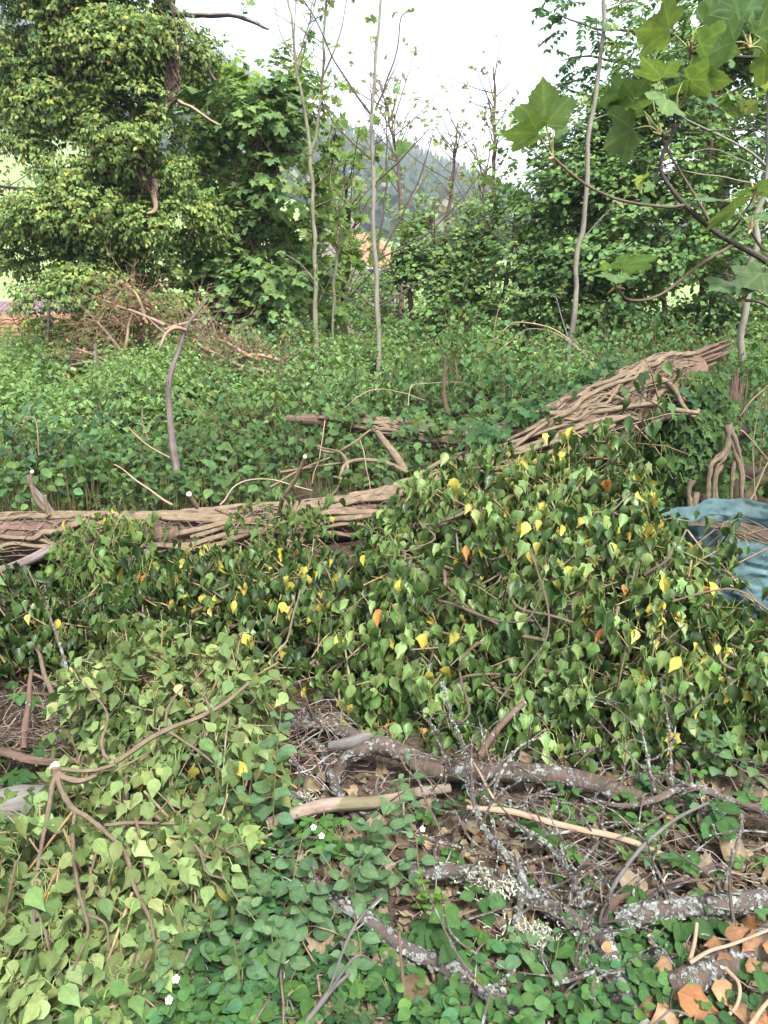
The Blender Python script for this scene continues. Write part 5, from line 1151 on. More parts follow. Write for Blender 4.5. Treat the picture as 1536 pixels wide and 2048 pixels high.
CANES = [('long pale bramble cane arching in front of the leaning sapling', [(990, 680, 6.2), (1030, 648, 6.2), (1080, 652, 6.1), (1130, 672, 6.0), (1170, 710, 5.9), (1190, 740, 5.8)], .007),
         ('second bramble cane running just under the long arching one', [(1000, 700, 6.1), (1050, 660, 6.1), (1110, 668, 6.0), (1160, 700, 5.8)], .004),
         ('pale bare cane arching over the thin back trunk', [(690, 815, 5.1), (740, 785, 5.1), (800, 785, 5.2), (850, 800, 5.1)], .005),
         ('curled dry cane above the broken upright stub', [(810, 850, 5.0), (820, 780, 5.1), (845, 765, 5.2), (930, 762, 5.3)], .004),
         ('thin upright dry cane left of the arching bramble', [(985, 720, 6.2), (990, 640, 6.2), (1000, 600, 6.2)], .004),
         ('short pale upright stalk left of the upright dead stem', [(298, 880, 4.6), (288, 850, 4.6), (283, 810, 4.6)], .004),
         ('slanting dry shoot beside the foot of the upright dead stem', [(350, 925, 4.3), (315, 905, 4.3), (280, 880, 4.35), (260, 860, 4.4)], .005),
         ('crooked bare twig standing among nettles by the left edge', [(78, 910, 4.5), (72, 840, 4.5), (60, 830, 4.5), (45, 832, 4.5)], .004),
         ('dark thin cane leaning behind the fallen trunk on the left', [(345, 1010, 3.95), (300, 980, 4.0), (270, 960, 4.1), (230, 930, 4.2)], .007),
         ('reddish thin shoot dangling over the gap between both trunks', [(650, 840, 4.6), (640, 900, 4.4), (625, 970, 4.1)], .003),
         ('second reddish shoot in the gap near the heap', [(720, 880, 4.5), (735, 940, 4.3), (740, 985, 4.1)], .003),
         ('bowed grey stem crossing the dark gap behind the fallen trunk', [(440, 1010, 3.95), (470, 970, 4.0), (540, 960, 4.1), (620, 985, 4.0)], .006),
         ('pale cane right of the broken stump', [(1536, 770, 4.6), (1500, 800, 4.6), (1480, 830, 4.6)], .005),
         ('crossed dry cane beside the broken stump', [(1480, 860, 4.5), (1510, 890, 4.5), (1540, 930, 4.5)], .005),
         ('upright dry stalk right of the broken stump', [(1512, 1000, 4.5), (1508, 900, 4.5), (1514, 830, 4.5)], .004),
         ('reddish stalk leaning by the stump roots', [(1500, 1000, 4.4), (1520, 950, 4.4), (1540, 915, 4.4)], .006)]
for k, (lab, pl, r) in enumerate(CANES):
    o = limb('bramble_cane', pxline(pl, 0), np.linspace(r, r * .6, len(pl)), M_CANE, None, n=40, sides=6, lump=.1, bend=.03, seed=700 + k); tag(o, lab, 'cane', 'dry canes among the nettles')

# taller leafy bits on the bank
def leafy_shoot(label, px, py, Y, h, n, size, col, kind='simple', name='leafy_shrub', mats=None, spread=.22):
    b = at(px, py, Y); root = thing(name, label, 'shrub', b - Z * h * .8); L = Leaves(); tw = MB()
    for k in range(n):
        p0 = b - Z * h * .7 + spread * .4 * rng.normal(size=3) * [1, 1, .2]; e = b + spread * rng.normal(size=3) * [1.3, .8, .6]
        add_tubes(tw, smooth([p0, (p0 + e) / 2 + .03 * rng.normal(size=3), e], 6)[None], np.linspace(.004, .0015, 6)[None], 3, col=np.array([.12, .10, .05]))
        for j in range(7):
            t = .45 + .55 * j / 6; p = p0 + (e - p0) * t + .03 * rng.normal(size=3)
            L.add(p, np.append(rng.normal(size=2), -.5), Z + .5 * rng.normal(size=3) - np.array([0, .5, 0]), size * rng.uniform(.6, 1.25), tint(col, 1, .25)[0])
    tw.obj('stems', M_TWIG, root, True, 'stuff'); emit(root, L, kind, mats or M_SHRUB, 18, 22)
for a in [('fresh green upright shrub in the middle of the bank', 905, 640, 6.4, .7, 26, .075, (.09, .175, .055)), ('ivy bush with yellow-tinged leaves left of the thin back trunk', 520, 780, 5.4, .5, 46, .07, (.10, .155, .055)), ('dark ivy bush above the middle of the back trunk', 700, 770, 5.6, .5, 40, .065, (.06, .115, .045)), ('leafy bush behind the broken upright stub', 860, 740, 5.6, .6, 44, .075, (.075, .14, .05)), ('dark leafy bush between broken stub and leaning sapling', 1010, 770, 5.4, .6, 46, .07, (.05, .11, .04)), ('leafy growth under the arching bramble cane', 1060, 720, 6.0, .6, 36, .06, (.07, .135, .05)), ('bramble bush behind the splintered trunk end', 1300, 690, 5.6, .6, 46, .06, (.055, .12, .045)), ('bramble bush right of the broken stump', 1510, 790, 4.9, .7, 40, .065, (.05, .105, .045)), ('drooping bramble at the right edge beside the curved sapling', 1500, 700, 5.4, .6, 44, .06, (.06, .125, .045)), ('bluish ivy bush near the left edge among the nettles', 70, 860, 4.7, .5, 34, .07, (.06, .115, .06)), ('leafy bush beside the foot of the upright dead stem', 420, 870, 4.7, .5, 40, .065, (.075, .135, .05)), ('leafy bush above the left part of the fallen trunk', 200, 900, 4.5, .45, 36, .065, (.06, .12, .05)), ('tall nettle clump left of the upright dead stem', 230, 780, 5.6, .6, 60, .06, (.16, .245, .10)), ('pale nettle clump between dead stem and forked sapling', 470, 740, 6.4, .6, 60, .06, (.16, .24, .10)), ('nettle clump at the foot of the forked sapling', 640, 730, 6.6, .6, 60, .055, (.14, .225, .09)), ('bramble clump at the foot of the leaning sapling', 1150, 750, 5.6, .5, 50, .055, (.09, .165, .06)), ('bramble mound under the light green maple', 440, 690, 7.6, .8, 60, .055, (.13, .21, .08)), ('bramble mound at the feet of the maple trunks', 560, 690, 7.6, .8, 60, .055, (.14, .225, .085)), ('bramble mound behind the grey sapling foot', 715, 700, 7.8, .8, 60, .055, (.13, .21, .08)), ('bramble mound below the yellow-green shrub', 850, 690, 7.2, .8, 60, .055, (.12, .20, .075)), ('bramble mound left of the leaning sapling', 1050, 685, 6.8, .8, 60, .055, (.11, .19, .07)), ('bramble mound below the hazel thicket', 1230, 670, 6.6, .8, 60, .055, (.10, .175, .065)), ('bramble mound left of the curved sapling foot', 1400, 670, 6.2, .8, 60, .055, (.095, .17, .06)), ('dim leafy bush behind the middle of the lower trunk', 560, 880, 4.9, .5, 44, .06, (.05, .105, .04))]:
    leafy_shoot(*a)

# ------------------------------------------------------------------ sycamore branch reaching in from the right, close to the camera
def sycamore():
    root = thing('sycamore_branch', 'near sycamore branch with big lobed leaves reaching in from the right edge', 'branch', at(1600, 560, 1.9))
    B = [([(1620, 600, 1.9), (1536, 525, 1.9), (1440, 470, 1.9), (1370, 410, 1.9), (1325, 350, 1.9), (1325, 310, 1.9), (1345, 265, 1.9), (1350, 225, 1.9)], [.011, .010, .0085, .007, .006, .0055, .005, .0055], M_TRUNK),
         ([(1372, 410, 1.9), (1330, 414, 1.88), (1240, 400, 1.86), (1170, 368, 1.84), (1105, 315, 1.82)], [.005, .0045, .004, .004, .0045], M_STEMD), ([(1425, 455, 1.9), (1395, 400, 1.92), (1340, 310, 1.94), (1325, 275, 1.95)], [.005, .004, .0035, .004], M_STEMD),
         ([(1465, 490, 1.9), (1400, 530, 1.86), (1320, 590, 1.84), (1260, 600, 1.82), (1232, 575, 1.8)], [.005, .0045, .004, .004, .004], M_STEMD), ([(1450, 475, 1.9), (1480, 440, 1.86), (1510, 390, 1.86)], [.004, .0035, .003], M_TRUNK), ([(1620, 690, 1.8), (1536, 612, 1.8), (1487, 600, 1.8)], [.005, .0045, .004], M_STEMD), ([(1620, 110, 1.9), (1500, 115, 1.9), (1380, 105, 1.9)], [.006, .005, .004], M_TRUNK), ([(1600, 520, 1.8), (1530, 500, 1.8), (1500, 460, 1.8)], [.005, .004, .0035], M_STEMD), ([(1345, 255, 1.9), (1400, 262, 1.9), (1536, 258, 1.92)], [.002, .002, .002], M_TRUNK)]
    for k, (pl, r, m) in enumerate(B): limb('branch', pxline(pl, 0), [x * .82 for x in r], m, root, n=36, sides=8, lump=.1, freq=60, seed=800 + k)
    # leaf: petiole base, leaf base, tip direction in the picture, size, how edge-on
    Lf = [((1105, 315, 1.82), (1090, 250, 1.8), (-.15, .9, -.25), (.1, .75, .6), .135), ((1105, 315, 1.82), (1075, 265, 1.8), (-1, -.05, -.25), (.1, .45, .8), .125), ((1105, 315, 1.82), (1108, 250, 1.84), (.35, .75, .3), (-.3, .8, .5), .10),
          ((1350, 222, 1.9), (1325, 155, 1.86), (-.7, .35, -.5), (0, -.1, 1), .12), ((1350, 222, 1.9), (1365, 165, 1.9), (.6, .1, .6), (0, .2, 1), .12), ((1350, 222, 1.9), (1380, 160, 1.86), (.9, -.05, -.4), (.1, .4, .9), .13), ((1350, 222, 1.9), (1335, 200, 1.82), (-.35, -.5, -.8), (.1, -.9, .3), .10), ((1350, 222, 1.9), (1400, 190, 1.9), (.8, .0, .2), (.1, -.6, .8), .09),
          ((1325, 272, 1.95), (1265, 258, 1.93), (-.85, -.45, -.1), (.2, .85, .55), .135), ((1325, 272, 1.95), (1270, 195, 1.98), (-.5, .3, -.5), (-.1, .6, .8), .11), ((1325, 272, 1.95), (1245, 185, 1.98), (-.9, -.25, -.1), (.0, .7, .7), .10), ((1325, 272, 1.95), (1285, 218, 1.95), (-1, -.0, -.2), (0, .35, 1), .10), ((1325, 272, 1.95), (1300, 160, 2.0), (.5, .5, .3), (0, .2, 1), .11),
          ((1232, 575, 1.8), (1245, 535, 1.78), (.5, .35, -.5), (0, .3, 1), .125), ((1232, 575, 1.8), (1215, 540, 1.76), (-1, .1, -.1), (0, .15, 1), .085), ((1232, 575, 1.8), (1230, 550, 1.72), (-.2, -.3, -.9), (.0, -.5, .9), .085),
          ((1510, 390, 1.86), (1450, 400, 1.84), (-1, .08, -.3), (.1, -.2, 1), .12), ((1510, 390, 1.86), (1500, 380, 1.86), (.9, .15, .2), (0, .2, 1), .12), ((1500, 460, 1.8), (1470, 420, 1.78), (-1, -.15, -.3), (0, .5, .9), .12), ((1500, 460, 1.8), (1520, 440, 1.8), (.8, .3, .0), (0, -.2, 1), .11), ((1500, 460, 1.8), (1490, 450, 1.76), (-.8, -.25, -.5), (0, .4, .9), .10),
          ((1487, 600, 1.8), (1480, 570, 1.78), (-1, -.02, -.4), (0, -.3, 1), .13), ((1487, 600, 1.8), (1500, 565, 1.78), (.8, .45, .2), (0, .3, 1), .12), ((1487, 600, 1.8), (1495, 580, 1.75), (.5, .2, -.7), (.1, -.3, 1), .11), ((1545, 500, 1.7), (1525, 545, 1.72), (-.7, -.5, -.2), (.1, -.5, .8), .11),
          ((1380, 105, 1.9), (1340, 60, 1.9), (-1, .05, -.2), (0, .7, .7), .14), ((1380, 105, 1.9), (1410, 50, 1.9), (.7, .6, .2), (.1, .7, .6), .14), ((1380, 105, 1.9), (1400, 90, 1.88), (.9, -.2, -.3), (.1, .5, .8), .13), ((1500, 95, 1.85), (1480, 45, 1.85), (-.4, .9, .0), (.2, .8, .5), .13), ((1500, 95, 1.85), (1510, 70, 1.85), (.9, .5, .0), (.2, .8, .5), .13), ((1500, 95, 1.85), (1530, 110, 1.85), (.9, -.5, .0), (.2, .6, .6), .12), ((1500, 95, 1.85), (1470, 85, 1.8), (-.9, -.3, -.3), (.2, .6, .6), .12)]
    st = MB(); L = Leaves()
    for (a, b, d, nn, s) in Lf:
        pa = at(*a); pb = at(*b); dd = RIGHT * d[0] + Z * d[1] + np.array([0, 1., 0]) * d[2]
        q = smooth([pa, (pa + pb) / 2 + .006 * rng.normal(size=3), pb], 8); add_tubes(st, q[None], np.linspace(.0022, .0014, 8)[None], 6, col=np.array([.22, .24, .08]))
        L.add(pb, dd, np.array(nn, float), s * .68, tint((.11, .165, .075), 1, .16)[0])
    st.obj('leaf_stalks', M_STALK, root, True, 'stuff')
    for (a) in [(1105, 315, 1.82), (1350, 222, 1.9), (1325, 272, 1.95), (1232, 575, 1.8), (1510, 390, 1.86), (1500, 460, 1.8), (1487, 600, 1.8), (1500, 95, 1.85), (1380, 105, 1.9)]:
        for j in range(4):
            p = at(*a); d = unit(rng.normal(size=3) + Z * .5); limb('bud_scale', [p, p + d * .012, p + d * rng.uniform(.022, .034)], [.0035, .004, .001], M_BUD, root, n=6, sides=6, lump=.1)
    emit(root, L, 'syc', M_SYC, 60, 3)
M_BUD = plain_mat('bud_scale', (.42, .30, .14), .6, var=.2, scale=80)
sycamore()
# ------------------------------------------------------------------ foreground: branches and sticks on the ground
def flakes(mb, P, R, n, size, seed, cover=.6, col=(.20, .215, .185)):
    """crusty lichen rosettes standing on a limb: small ragged frilled discs"""
    T = unit(np.gradient(P, axis=0)); n = int(n * .6); size = size * .62; k = rng.integers(0, len(P), n * 2); nz = vnoise(P[k] , 14.0, seed); k = k[nz > 1 - cover - .1][:n]; n = len(k)
    if n == 0: return
    d = unit(np.cross(T[k], rnd(n)) + .25 * Z + np.array([0, -.25, 0])); c = P[k] + d * (R[k] * .97)[:, None] + T[k] * .008 * rng.normal(size=(n, 1))
    a = unit(np.cross(d, rnd(n))); b = np.cross(d, a); m = 6; th = np.linspace(0, 2 * math.pi, m, endpoint=False)
    s = size * rng.uniform(.5, 1.5, n)
    rad = s[:, None] * rng.uniform(.55, 1.25, (n, m)); lift = s[:, None] * rng.uniform(.05, .8, (n, m))
    ring = c[:, None] + a[:, None] * (rad * np.cos(th))[..., None] + b[:, None] * (rad * np.sin(th))[..., None] + d[:, None] * lift[..., None]
    V = np.concatenate([c[:, None], ring], 1); Tt = np.array([(0, 1 + j, 1 + (j + 1) % m) for j in range(m)])[None] + (np.arange(n) * (m + 1))[:, None, None]
    cc = np.asarray(col) * rng.uniform(.6, 1.25, (n, 1)) 
    mb.add(V.reshape(-1, 3), T=Tt.reshape(-1, 3), COL=np.repeat(np.clip(cc, .05, .8), m + 1, 0))

def stick(name, label, pts, r, mat, lich=0, h=None, side=0, cat='branch', group='branches and sticks on the ground', ends=None, lsize=.007, sides=10, lump=.15, bend=.02, cover=.6):
    """pts: (px,py,height above ground); lich: number of lichen rosettes; side: small side twigs"""
    W = [on_ground(p[0], p[1], p[2]) for p in pts]; seed = int(pts[0][0] + 3 * pts[0][1]) % 9973
    root = thing(name, label, cat, (W[0][0], W[0][1], gz(W[0][0], W[0][1])), group)
    rad = np.array(np.linspace(r[0], r[1], len(pts)) if len(r) == 2 else r) * (.8 if mat in (M_LICH, M_LICHS) else .95)
    mb = MB(); P, R = add_limb(mb, W, rad, n=max(16, 9 * len(pts)), sides=sides, lump=lump, freq=16, seed=seed, bend=bend); mb.obj('wood', mat, root)
    for k in range(side):
        i = rng.integers(2, len(P) - 1); d = unit(rnd(1)[0] + .5 * Z + .3 * (P[-1] - P[0])); ln = rng.uniform(.08, .28); q = np.array([P[i], P[i] + d * ln * .5 + .02 * rng.normal(size=3), P[i] + d * ln + .03 * rng.normal(size=3)])
        tb = MB(); Pt, Rt = add_limb(tb, q, [min(R[i] * .5, .006), .0035, .0015], n=12, sides=6, lump=.2, freq=60, seed=seed + k); to = tb.obj('twig', mat, root)
        if lich:
            lf = MB(); flakes(lf, Pt, Rt, 16, .005, seed + k, 1.0)
            if lf.v: lf.obj('lichen', M_LCH, to, False, 'stuff')
    if lich:
        lf = MB(); flakes(lf, P, R, lich, lsize, seed, cover)
        if lf.v: lf.obj('lichen', M_LCH, root, False, 'stuff')
    if ends:
        for e, m in ends:
            i = 0 if e == 0 else -1; t = P[0] - P[1] if e == 0 else P[-1] - P[-2]; cut_disc('sawn_end', P[i] + unit(t) * R[i] * .16, t, R[i] * .9, m, root)
    return root
stick('cherry_branch', 'thick curved dark cherry branch with pale lichen lying across the middle', [(668, 1560, .03), (684, 1525, .08), (720, 1500, .12), (765, 1492, .13), (810, 1512, .11), (860, 1540, .10), (940, 1545, .10), (1050, 1545, .10), (1150, 1562, .09), (1230, 1585, .08), (1300, 1610, .07)], [.022, .028, .034, .036, .036, .037, .036, .035, .036, .034, .028], M_CHERRY, 420, side=5, sides=16, ends=[(0, M_CUTO)], lsize=.008)
stick('lichened_branch', 'lichen-crusted branch behind the cherry branch ending near the weathered stub', [(530, 1470, .07), (580, 1452, .09), (640, 1447, .11), (690, 1462, .11), (735, 1485, .09)], [.024, .028, .03, .028, .02], M_CHERRY, 330, side=5, sides=14, lsize=.009, cover=.8)
stick('lichened_branch', 'lichened branch slanting down left beside the broken end of the cherry branch', [(618, 1480, .08), (645, 1510, .07), (665, 1560, .05), (690, 1600, .03), (715, 1640, .02)], [.018, .02, .02, .019, .015], M_LICH, 150, side=2, lsize=.008)
stick('weathered_stub', 'smooth grey weathered wood stub resting on the cherry branch', [(662, 1492, .12), (700, 1486, .15), (730, 1474, .17), (745, 1470, .18)], [.019, .022, .021, .010], M_GREY, 0, sides=14, lump=.1, bend=0)
stick('mossy_pole', 'pale brown pole with moss patches below the cherry branch', [(535, 1650, .05), (600, 1625, .06), (660, 1608, .07), (740, 1603, .07), (820, 1590, .06), (900, 1578, .05)], [.021, .023, .025, .022, .02, .017], M_POLE, 20, sides=14, ends=[(0, M_CUT)])
stick('dry_stick', 'long straight tan stick pointing right below the cherry branch', [(936, 1615, .13), (1020, 1620, .13), (1100, 1640, .12), (1200, 1662, .10), (1280, 1690, .08), (1340, 1715, .05)], [.008, .011, .012, .011, .010, .008], M_CANE, 24, ends=[(0, M_CUT)], lsize=.006)
stick('lichened_limb', 'thick dark limb crusted with white lichen running to the fork', [(820, 1742, .04), (900, 1745, .06), (990, 1765, .06), (1080, 1805, .06), (1160, 1850, .06), (1215, 1880, .06)], [.026, .03, .032, .032, .033, .035], M_LICH, 520, side=8, sides=14, lsize=.010, cover=.75)
stick('lichened_limb', 'broad lichen-covered limb below the fork with an orange sawn knot', [(1195, 1870, .07), (1215, 1920, .06), (1240, 1980, .05), (1265, 2040, .04), (1285, 2100, .04)], [.04, .043, .043, .042, .04], M_LICH, 460, side=2, sides=16, lsize=.011, cover=.85)
c_ = on_ground(1212, 1893, .12); r_k = thing('sawn_knot', 'round orange sawn branch stub on the lichened fork', 'branch stub', c_ - Z * .05)
limb('wood', [c_ - np.array([0, -.03, .02]), c_], [.013, .013], M_LICH, r_k, n=6, sides=12); cut_disc('sawn_face', c_ + np.array([0, -.004, .003]), np.array([-.1, -.85, .5]), .0125, M_CUTO, r_k)
stick('lichened_limb', 'lichen-covered limb lying level at the right edge', [(1235, 1845, .07), (1300, 1828, .08), (1380, 1815, .08), (1460, 1812, .08), (1580, 1800, .08)], [.03, .035, .034, .033, .032], M_LICH, 520, side=3, sides=14, lsize=.010, cover=.9)
stick('lichened_limb', 'dark limb in the bottom right corner behind the withered leaves', [(1340, 1975, .06), (1400, 1945, .08), (1470, 1915, .09), (1590, 1870, .10)], [.034, .036, .036, .035], M_CHERRY, 200, side=2, sides=14, lsize=.009)
stick('lichened_branch', 'long speckled branch slanting down from the shrublets to the bottom edge', [(550, 1722, .04), (610, 1755, .05), (680, 1800, .05), (750, 1850, .05), (830, 1905, .05), (920, 1955, .05), (1000, 1990, .05), (1080, 2030, .04)], [.018, .02, .022, .023, .025, .028, .027, .024], M_LICH, 420, side=3, sides=12, lsize=.010, cover=.7)
stick('lichened_stick', 'upright white lichen-covered stick crossing before the cherry branch', [(885, 1365, .30), (905, 1430, .27), (930, 1510, .24), (945, 1590, .20), (965, 1645, .16), (1000, 1690, .13), (1045, 1745, .10), (1045, 1800, .08), (1035, 1850, .06)], [.004, .006, .008, .009, .012, .013, .014, .013, .009], M_LICH, 330, side=9, lsize=.009, cover=.95)
stick('lichened_stick', 'crooked lichen-covered stick leaning to the fork', [(1010, 1640, .16), (1070, 1670, .14), (1120, 1715, .12), (1155, 1775, .10), (1180, 1835, .08), (1200, 1885, .08)], [.006, .008, .010, .011, .011, .010], M_LICH, 240, side=8, lsize=.008, cover=.9)
stick('dark_branch', 'dark arched branch running from the cherry branch end to the right edge', [(1170, 1602, .08), (1240, 1618, .09), (1310, 1605, .11), (1365, 1575, .13), (1410, 1580, .13), (1470, 1605, .12), (1580, 1630, .10)], [.007, .010, .013, .016, .017, .018, .018], M_LICHS, 170, side=6, lsize=.007)
stick('pale_cane', 'pale smooth cane bowing up between dead leaves at right', [(1212, 1805, .05), (1240, 1750, .09), (1285, 1690, .12), (1340, 1645, .14), (1425, 1600, .14)], [.004, .006, .007, .006, .004], M_GREY, 0)
stick('lichened_twig', 'spindly lichened twig standing before the right part of the heap', [(1325, 1355, .32), (1335, 1430, .26), (1342, 1500, .20), (1348, 1585, .12)], [.003, .004, .006, .007], M_LICHS, 70, side=5, lsize=.007, cover=1)
stick('lichened_twig', 'thin lichened twig left of the spindly one', [(1278, 1440, .22), (1290, 1500, .18), (1302, 1550, .15), (1312, 1590, .12)], [.003, .005, .006, .007], M_LICHS, 70, side=5, lsize=.007, cover=1)
stick('lichened_twig', 'straight lichened twig standing at the far right above a brown leaf', [(1482, 1630, .18), (1472, 1690, .14), (1462, 1740, .10), (1455, 1790, .07)], [.005, .006, .006, .006], M_LICHS, 60, lsize=.006)
stick('reddish_stick', 'short reddish stick poking out of the heap above the cherry branch', [(1048, 1405, .28), (1015, 1440, .24), (985, 1475, .20), (960, 1510, .16)], [.010, .011, .012, .012], M_BARK, 10, ends=[(0, M_CUT)])
stick('dark_branch', 'dark branch at the left edge running behind the sawn ivy branch', [(-40, 1490, .10), (20, 1512, .10), (80, 1522, .10), (170, 1520, .12)], [.014, .016, .016, .013], M_BARK, 30, side=4)
stick('upright_stick', 'upright dark stick with bare bark near the left edge', [(64, 1340, .30), (58, 1400, .22), (52, 1450, .16), (48, 1500, .10)], [.008, .011, .012, .012], M_BARK, 20)
stick('speckled_twig', 'white-speckled twig crossing the middle heap at left', [(90, 1165, .42), (100, 1220, .38), (115, 1275, .34), (138, 1350, .28)], [.005, .007, .007, .008], M_LICHS, 60, lsize=.006, cover=1)
stick('brown_stick', 'tan stick slanting under the speckled twig', [(70, 1290, .25), (90, 1350, .22), (105, 1400, .18)], [.008, .010, .011], M_STEMD, 0)
stick('grey_stick', 'grey stick rising to the right at the bottom edge', [(600, 2060, .03), (640, 2005, .07), (665, 1970, .10), (698, 1940, .12)], [.007, .007, .006, .004], M_GREY, 0, side=2)
stick('brown_stalk', 'thin upright brown stem near the bottom centre', [(815, 2060, .02), (808, 1990, .08), (802, 1920, .13), (798, 1860, .17)], [.005, .005, .004, .004], M_BARK, 0)
stick('thin_cane', 'thin straight grey cane left of the broad lichened limb', [(1155, 1840, .10), (1175, 1920, .08), (1190, 1980, .06), (1202, 2040, .04)], [.003, .004, .004, .004], M_GREY, 0)
stick('lichened_stick', 'short pinkish lichened stick above the withered leaves', [(1298, 1872, .10), (1318, 1905, .08), (1342, 1950, .05)], [.007, .009, .009], M_LICHS, 40, ends=[(0, M_CUT)], lsize=.006)
stick('lichened_branch', 'short white lichen-crusted branch left of the mossy pole', [(545, 1588, .05), (590, 1602, .05), (640, 1622, .04)], [.014, .016, .012], M_LICH, 190, side=3, lsize=.010, cover=1)
stick('grey_log', 'pale grey weathered log end at the left edge under the leaves', [(-90, 1640, .05), (-20, 1625, .06), (40, 1612, .06), (88, 1605, .05)], [.07, .072, .07, .06], M_GREY, 0, sides=18, lump=.08)
stick('grey_log', 'hidden pale log showing through the middle of the ivy branch', [(180, 1760, .03), (260, 1735, .05), (350, 1720, .05)], [.04, .042, .038], M_GREY, 0, sides=14)
stick('dark_branch', 'dark branch under the dead leaves right of the fork', [(1290, 1795, .03), (1350, 1770, .05), (1420, 1735, .05), (1480, 1722, .05)], [.014, .014, .013, .012], M_LICHS, 70)
stick('splintered_stick', 'splintered orange-brown stick end beside the fork', [(1208, 1835, .06), (1235, 1805, .09), (1262, 1790, .10)], [.011, .010, .003], M_ROT, 0, lump=.4)
stick('forked_twig', 'small grey forked twig in front of the cherry branch', [(770, 1610, .05), (752, 1580, .10), (758, 1550, .14)], [.004, .004, .003], M_GREY, 0, side=2)
stick('bare_twig', 'dark thin twig hanging over the left part of the cherry branch', [(828, 1500, .2), (832, 1545, .16), (850, 1600, .12), (880, 1660, .06)], [.003, .004, .005, .005], M_BARK, 8, side=3)
stick('bare_twig', 'tan thin twig crossing right of the upright white stick', [(945, 1520, .18), (970, 1570, .15), (995, 1610, .12)], [.003, .004, .004], M_CANE, 0)
stick('bare_twig', 'arched grey twig above the cherry branch with white lichen', [(985, 1600, .12), (1010, 1540, .18), (1040, 1490, .22), (1090, 1462, .24)], [.006, .006, .005, .003], M_LICHS, 60, side=4, cover=1)

def tangle(name, label, boxes, n, rr_, ln, mat, h, col):
    mb = MB()
    for (x0, y0, x1, y1) in boxes:
        for k in range(n // len(boxes)):
            p = on_ground(rng.uniform(x0, x1), rng.uniform(y0, y1), rng.uniform(.005, h)); d = unit(np.array([rng.normal(), rng.normal(), .25 * rng.normal()])); l = rng.uniform(*ln)
            q = p + d * np.linspace(-.5, .5, 5)[:, None] * l + .05 * l * rng.normal(size=(5, 3)); q[:, 2] = np.maximum(q[:, 2], ground_z(q[:, 0], q[:, 1]) + .003)
            add_tubes(mb, smooth(q, 9)[None], np.linspace(1, .4, 9)[None] * rng.uniform(*rr_), 4, col=np.array(col[rng.integers(len(col))]) * rng.uniform(.7, 1.3))
    o = mb.obj(name, mat); tag(o, label, 'twigs', kind='stuff')
TC = [(.10, .07, .055), (.16, .12, .095), (.07, .05, .04), (.25, .23, .21), (.20, .14, .09)]
tangle('twig_litter', 'thin dead twigs strewn all over the foreground ground', [(560, 1500, 1536, 1750), (600, 1700, 1536, 2048), (0, 1400, 600, 1560), (1000, 1600, 1536, 1900), (0, 1700, 600, 2048)], 850, (.0012, .0042), (.06, .32), M_TWIG, .06, TC)
tangle('twig_tangle', 'fine dark twig tangle under the middle ivy heap at the left', [(-40, 1395, 170, 1500), (120, 1380, 700, 1450), (540, 1400, 700, 1520)], 420, (.0012, .0035), (.08, .35), M_TWIG, .14, TC)
tangle('twig_tangle', 'dead stems and rootlets in the dark gap behind the trunk', [(420, 1010, 1000, 1030)], 1, (.0012, .002), (.1, .2), M_TWIG, .02, TC)

# finer lichened twigs of the tangle right of centre, each its own thing
TW = [('above the long tan stick', 1000, 1590), ('crossing the long tan stick', 1120, 1660), ('left of the pale cane', 1190, 1690), ('behind the fork', 1150, 1790), ('over the dark lichened limb', 1060, 1790), ('right of the cream lichen tuft', 1120, 1850), ('above the level lichened limb', 1330, 1790), ('below the dark arched branch', 1420, 1640), ('beside the curled fern', 900, 1690), ('under the cherry branch', 1080, 1600), ('at the right end of the cherry branch', 1320, 1640), ('left of the crooked stick', 1070, 1720), ('before the thin grey cane', 1160, 1950), ('left of the withered leaves', 1280, 1920), ('above the cherry branch', 1180, 1500), ('in front of the heap at right', 1400, 1500), ('left of the upright white stick', 870, 1480), ('beside the weathered stub', 640, 1420), ('right of the mossy pole', 930, 1620), ('near the bottom centre', 1000, 1960)]
for k, (w_, px, py) in enumerate(TW):
    a = rng.uniform(0, math.pi); l = rng.uniform(60, 130); j = rng.normal(size=(4, 2)) * 9
    pl = [(px + math.cos(a) * l * q + j[i, 0], py + math.sin(a) * l * .6 * q + j[i, 1], .04 + .10 * rng.random()) for i, q in enumerate((-1, -.3, .4, 1))]
    stick('lichened_twig', 'thin crooked lichened twig ' + w_, pl, [.0035, .006, .0055, .002], M_LICHS, 60, side=5, lsize=.006, cover=.8, sides=7)

# shrubby lichen tuft at the fork
def lichen_tuft(label, px, py, h, n, ln):
    b = on_ground(px, py, h); root = thing('lichen_tuft', label, 'lichen', b); mb = MB()
    for k in range(n):
        d = unit(rng.normal(size=3) + Z * .6 - np.array([0, .6, 0])); p = b + .024 * rng.normal(size=3) * [1.3, .6, .5]; l = ln * rng.uniform(.5, 1.2)
        q = np.array([p, p + d * l * .5 + .004 * rng.normal(size=3), p + d * l + .006 * rng.normal(size=3)]); c = np.array([.40, .40, .30]) * rng.uniform(.7, 1.25)
        add_tubes(mb, q[None], np.array([[.0022, .0018, .0008]]), 4, col=c)
        for j in range(3):
            e = q[1] + (q[2] - q[1]) * rng.random(); dd = unit(d + .8 * rng.normal(size=3)); add_tubes(mb, np.array([[e, e + dd * l * .3]]), np.array([[.0016, .0006]]), 4, col=c)
    mb.obj('fronds', M_LCH, root, True, 'stuff')
lichen_tuft('bushy cream lichen tuft below the upright white stick', 1062, 1872, .07, 300, .022)
lichen_tuft('small grey-white lichen tuft on the dark limb before the fork', 965, 1755, .08, 110, .016)
lichen_tuft('curly lichen tuft in the middle of the dark limb', 1000, 1775, .08, 100, .016)
lichen_tuft('grey-white lichen tuft left of the mossy pole', 600, 1598, .07, 90, .016)

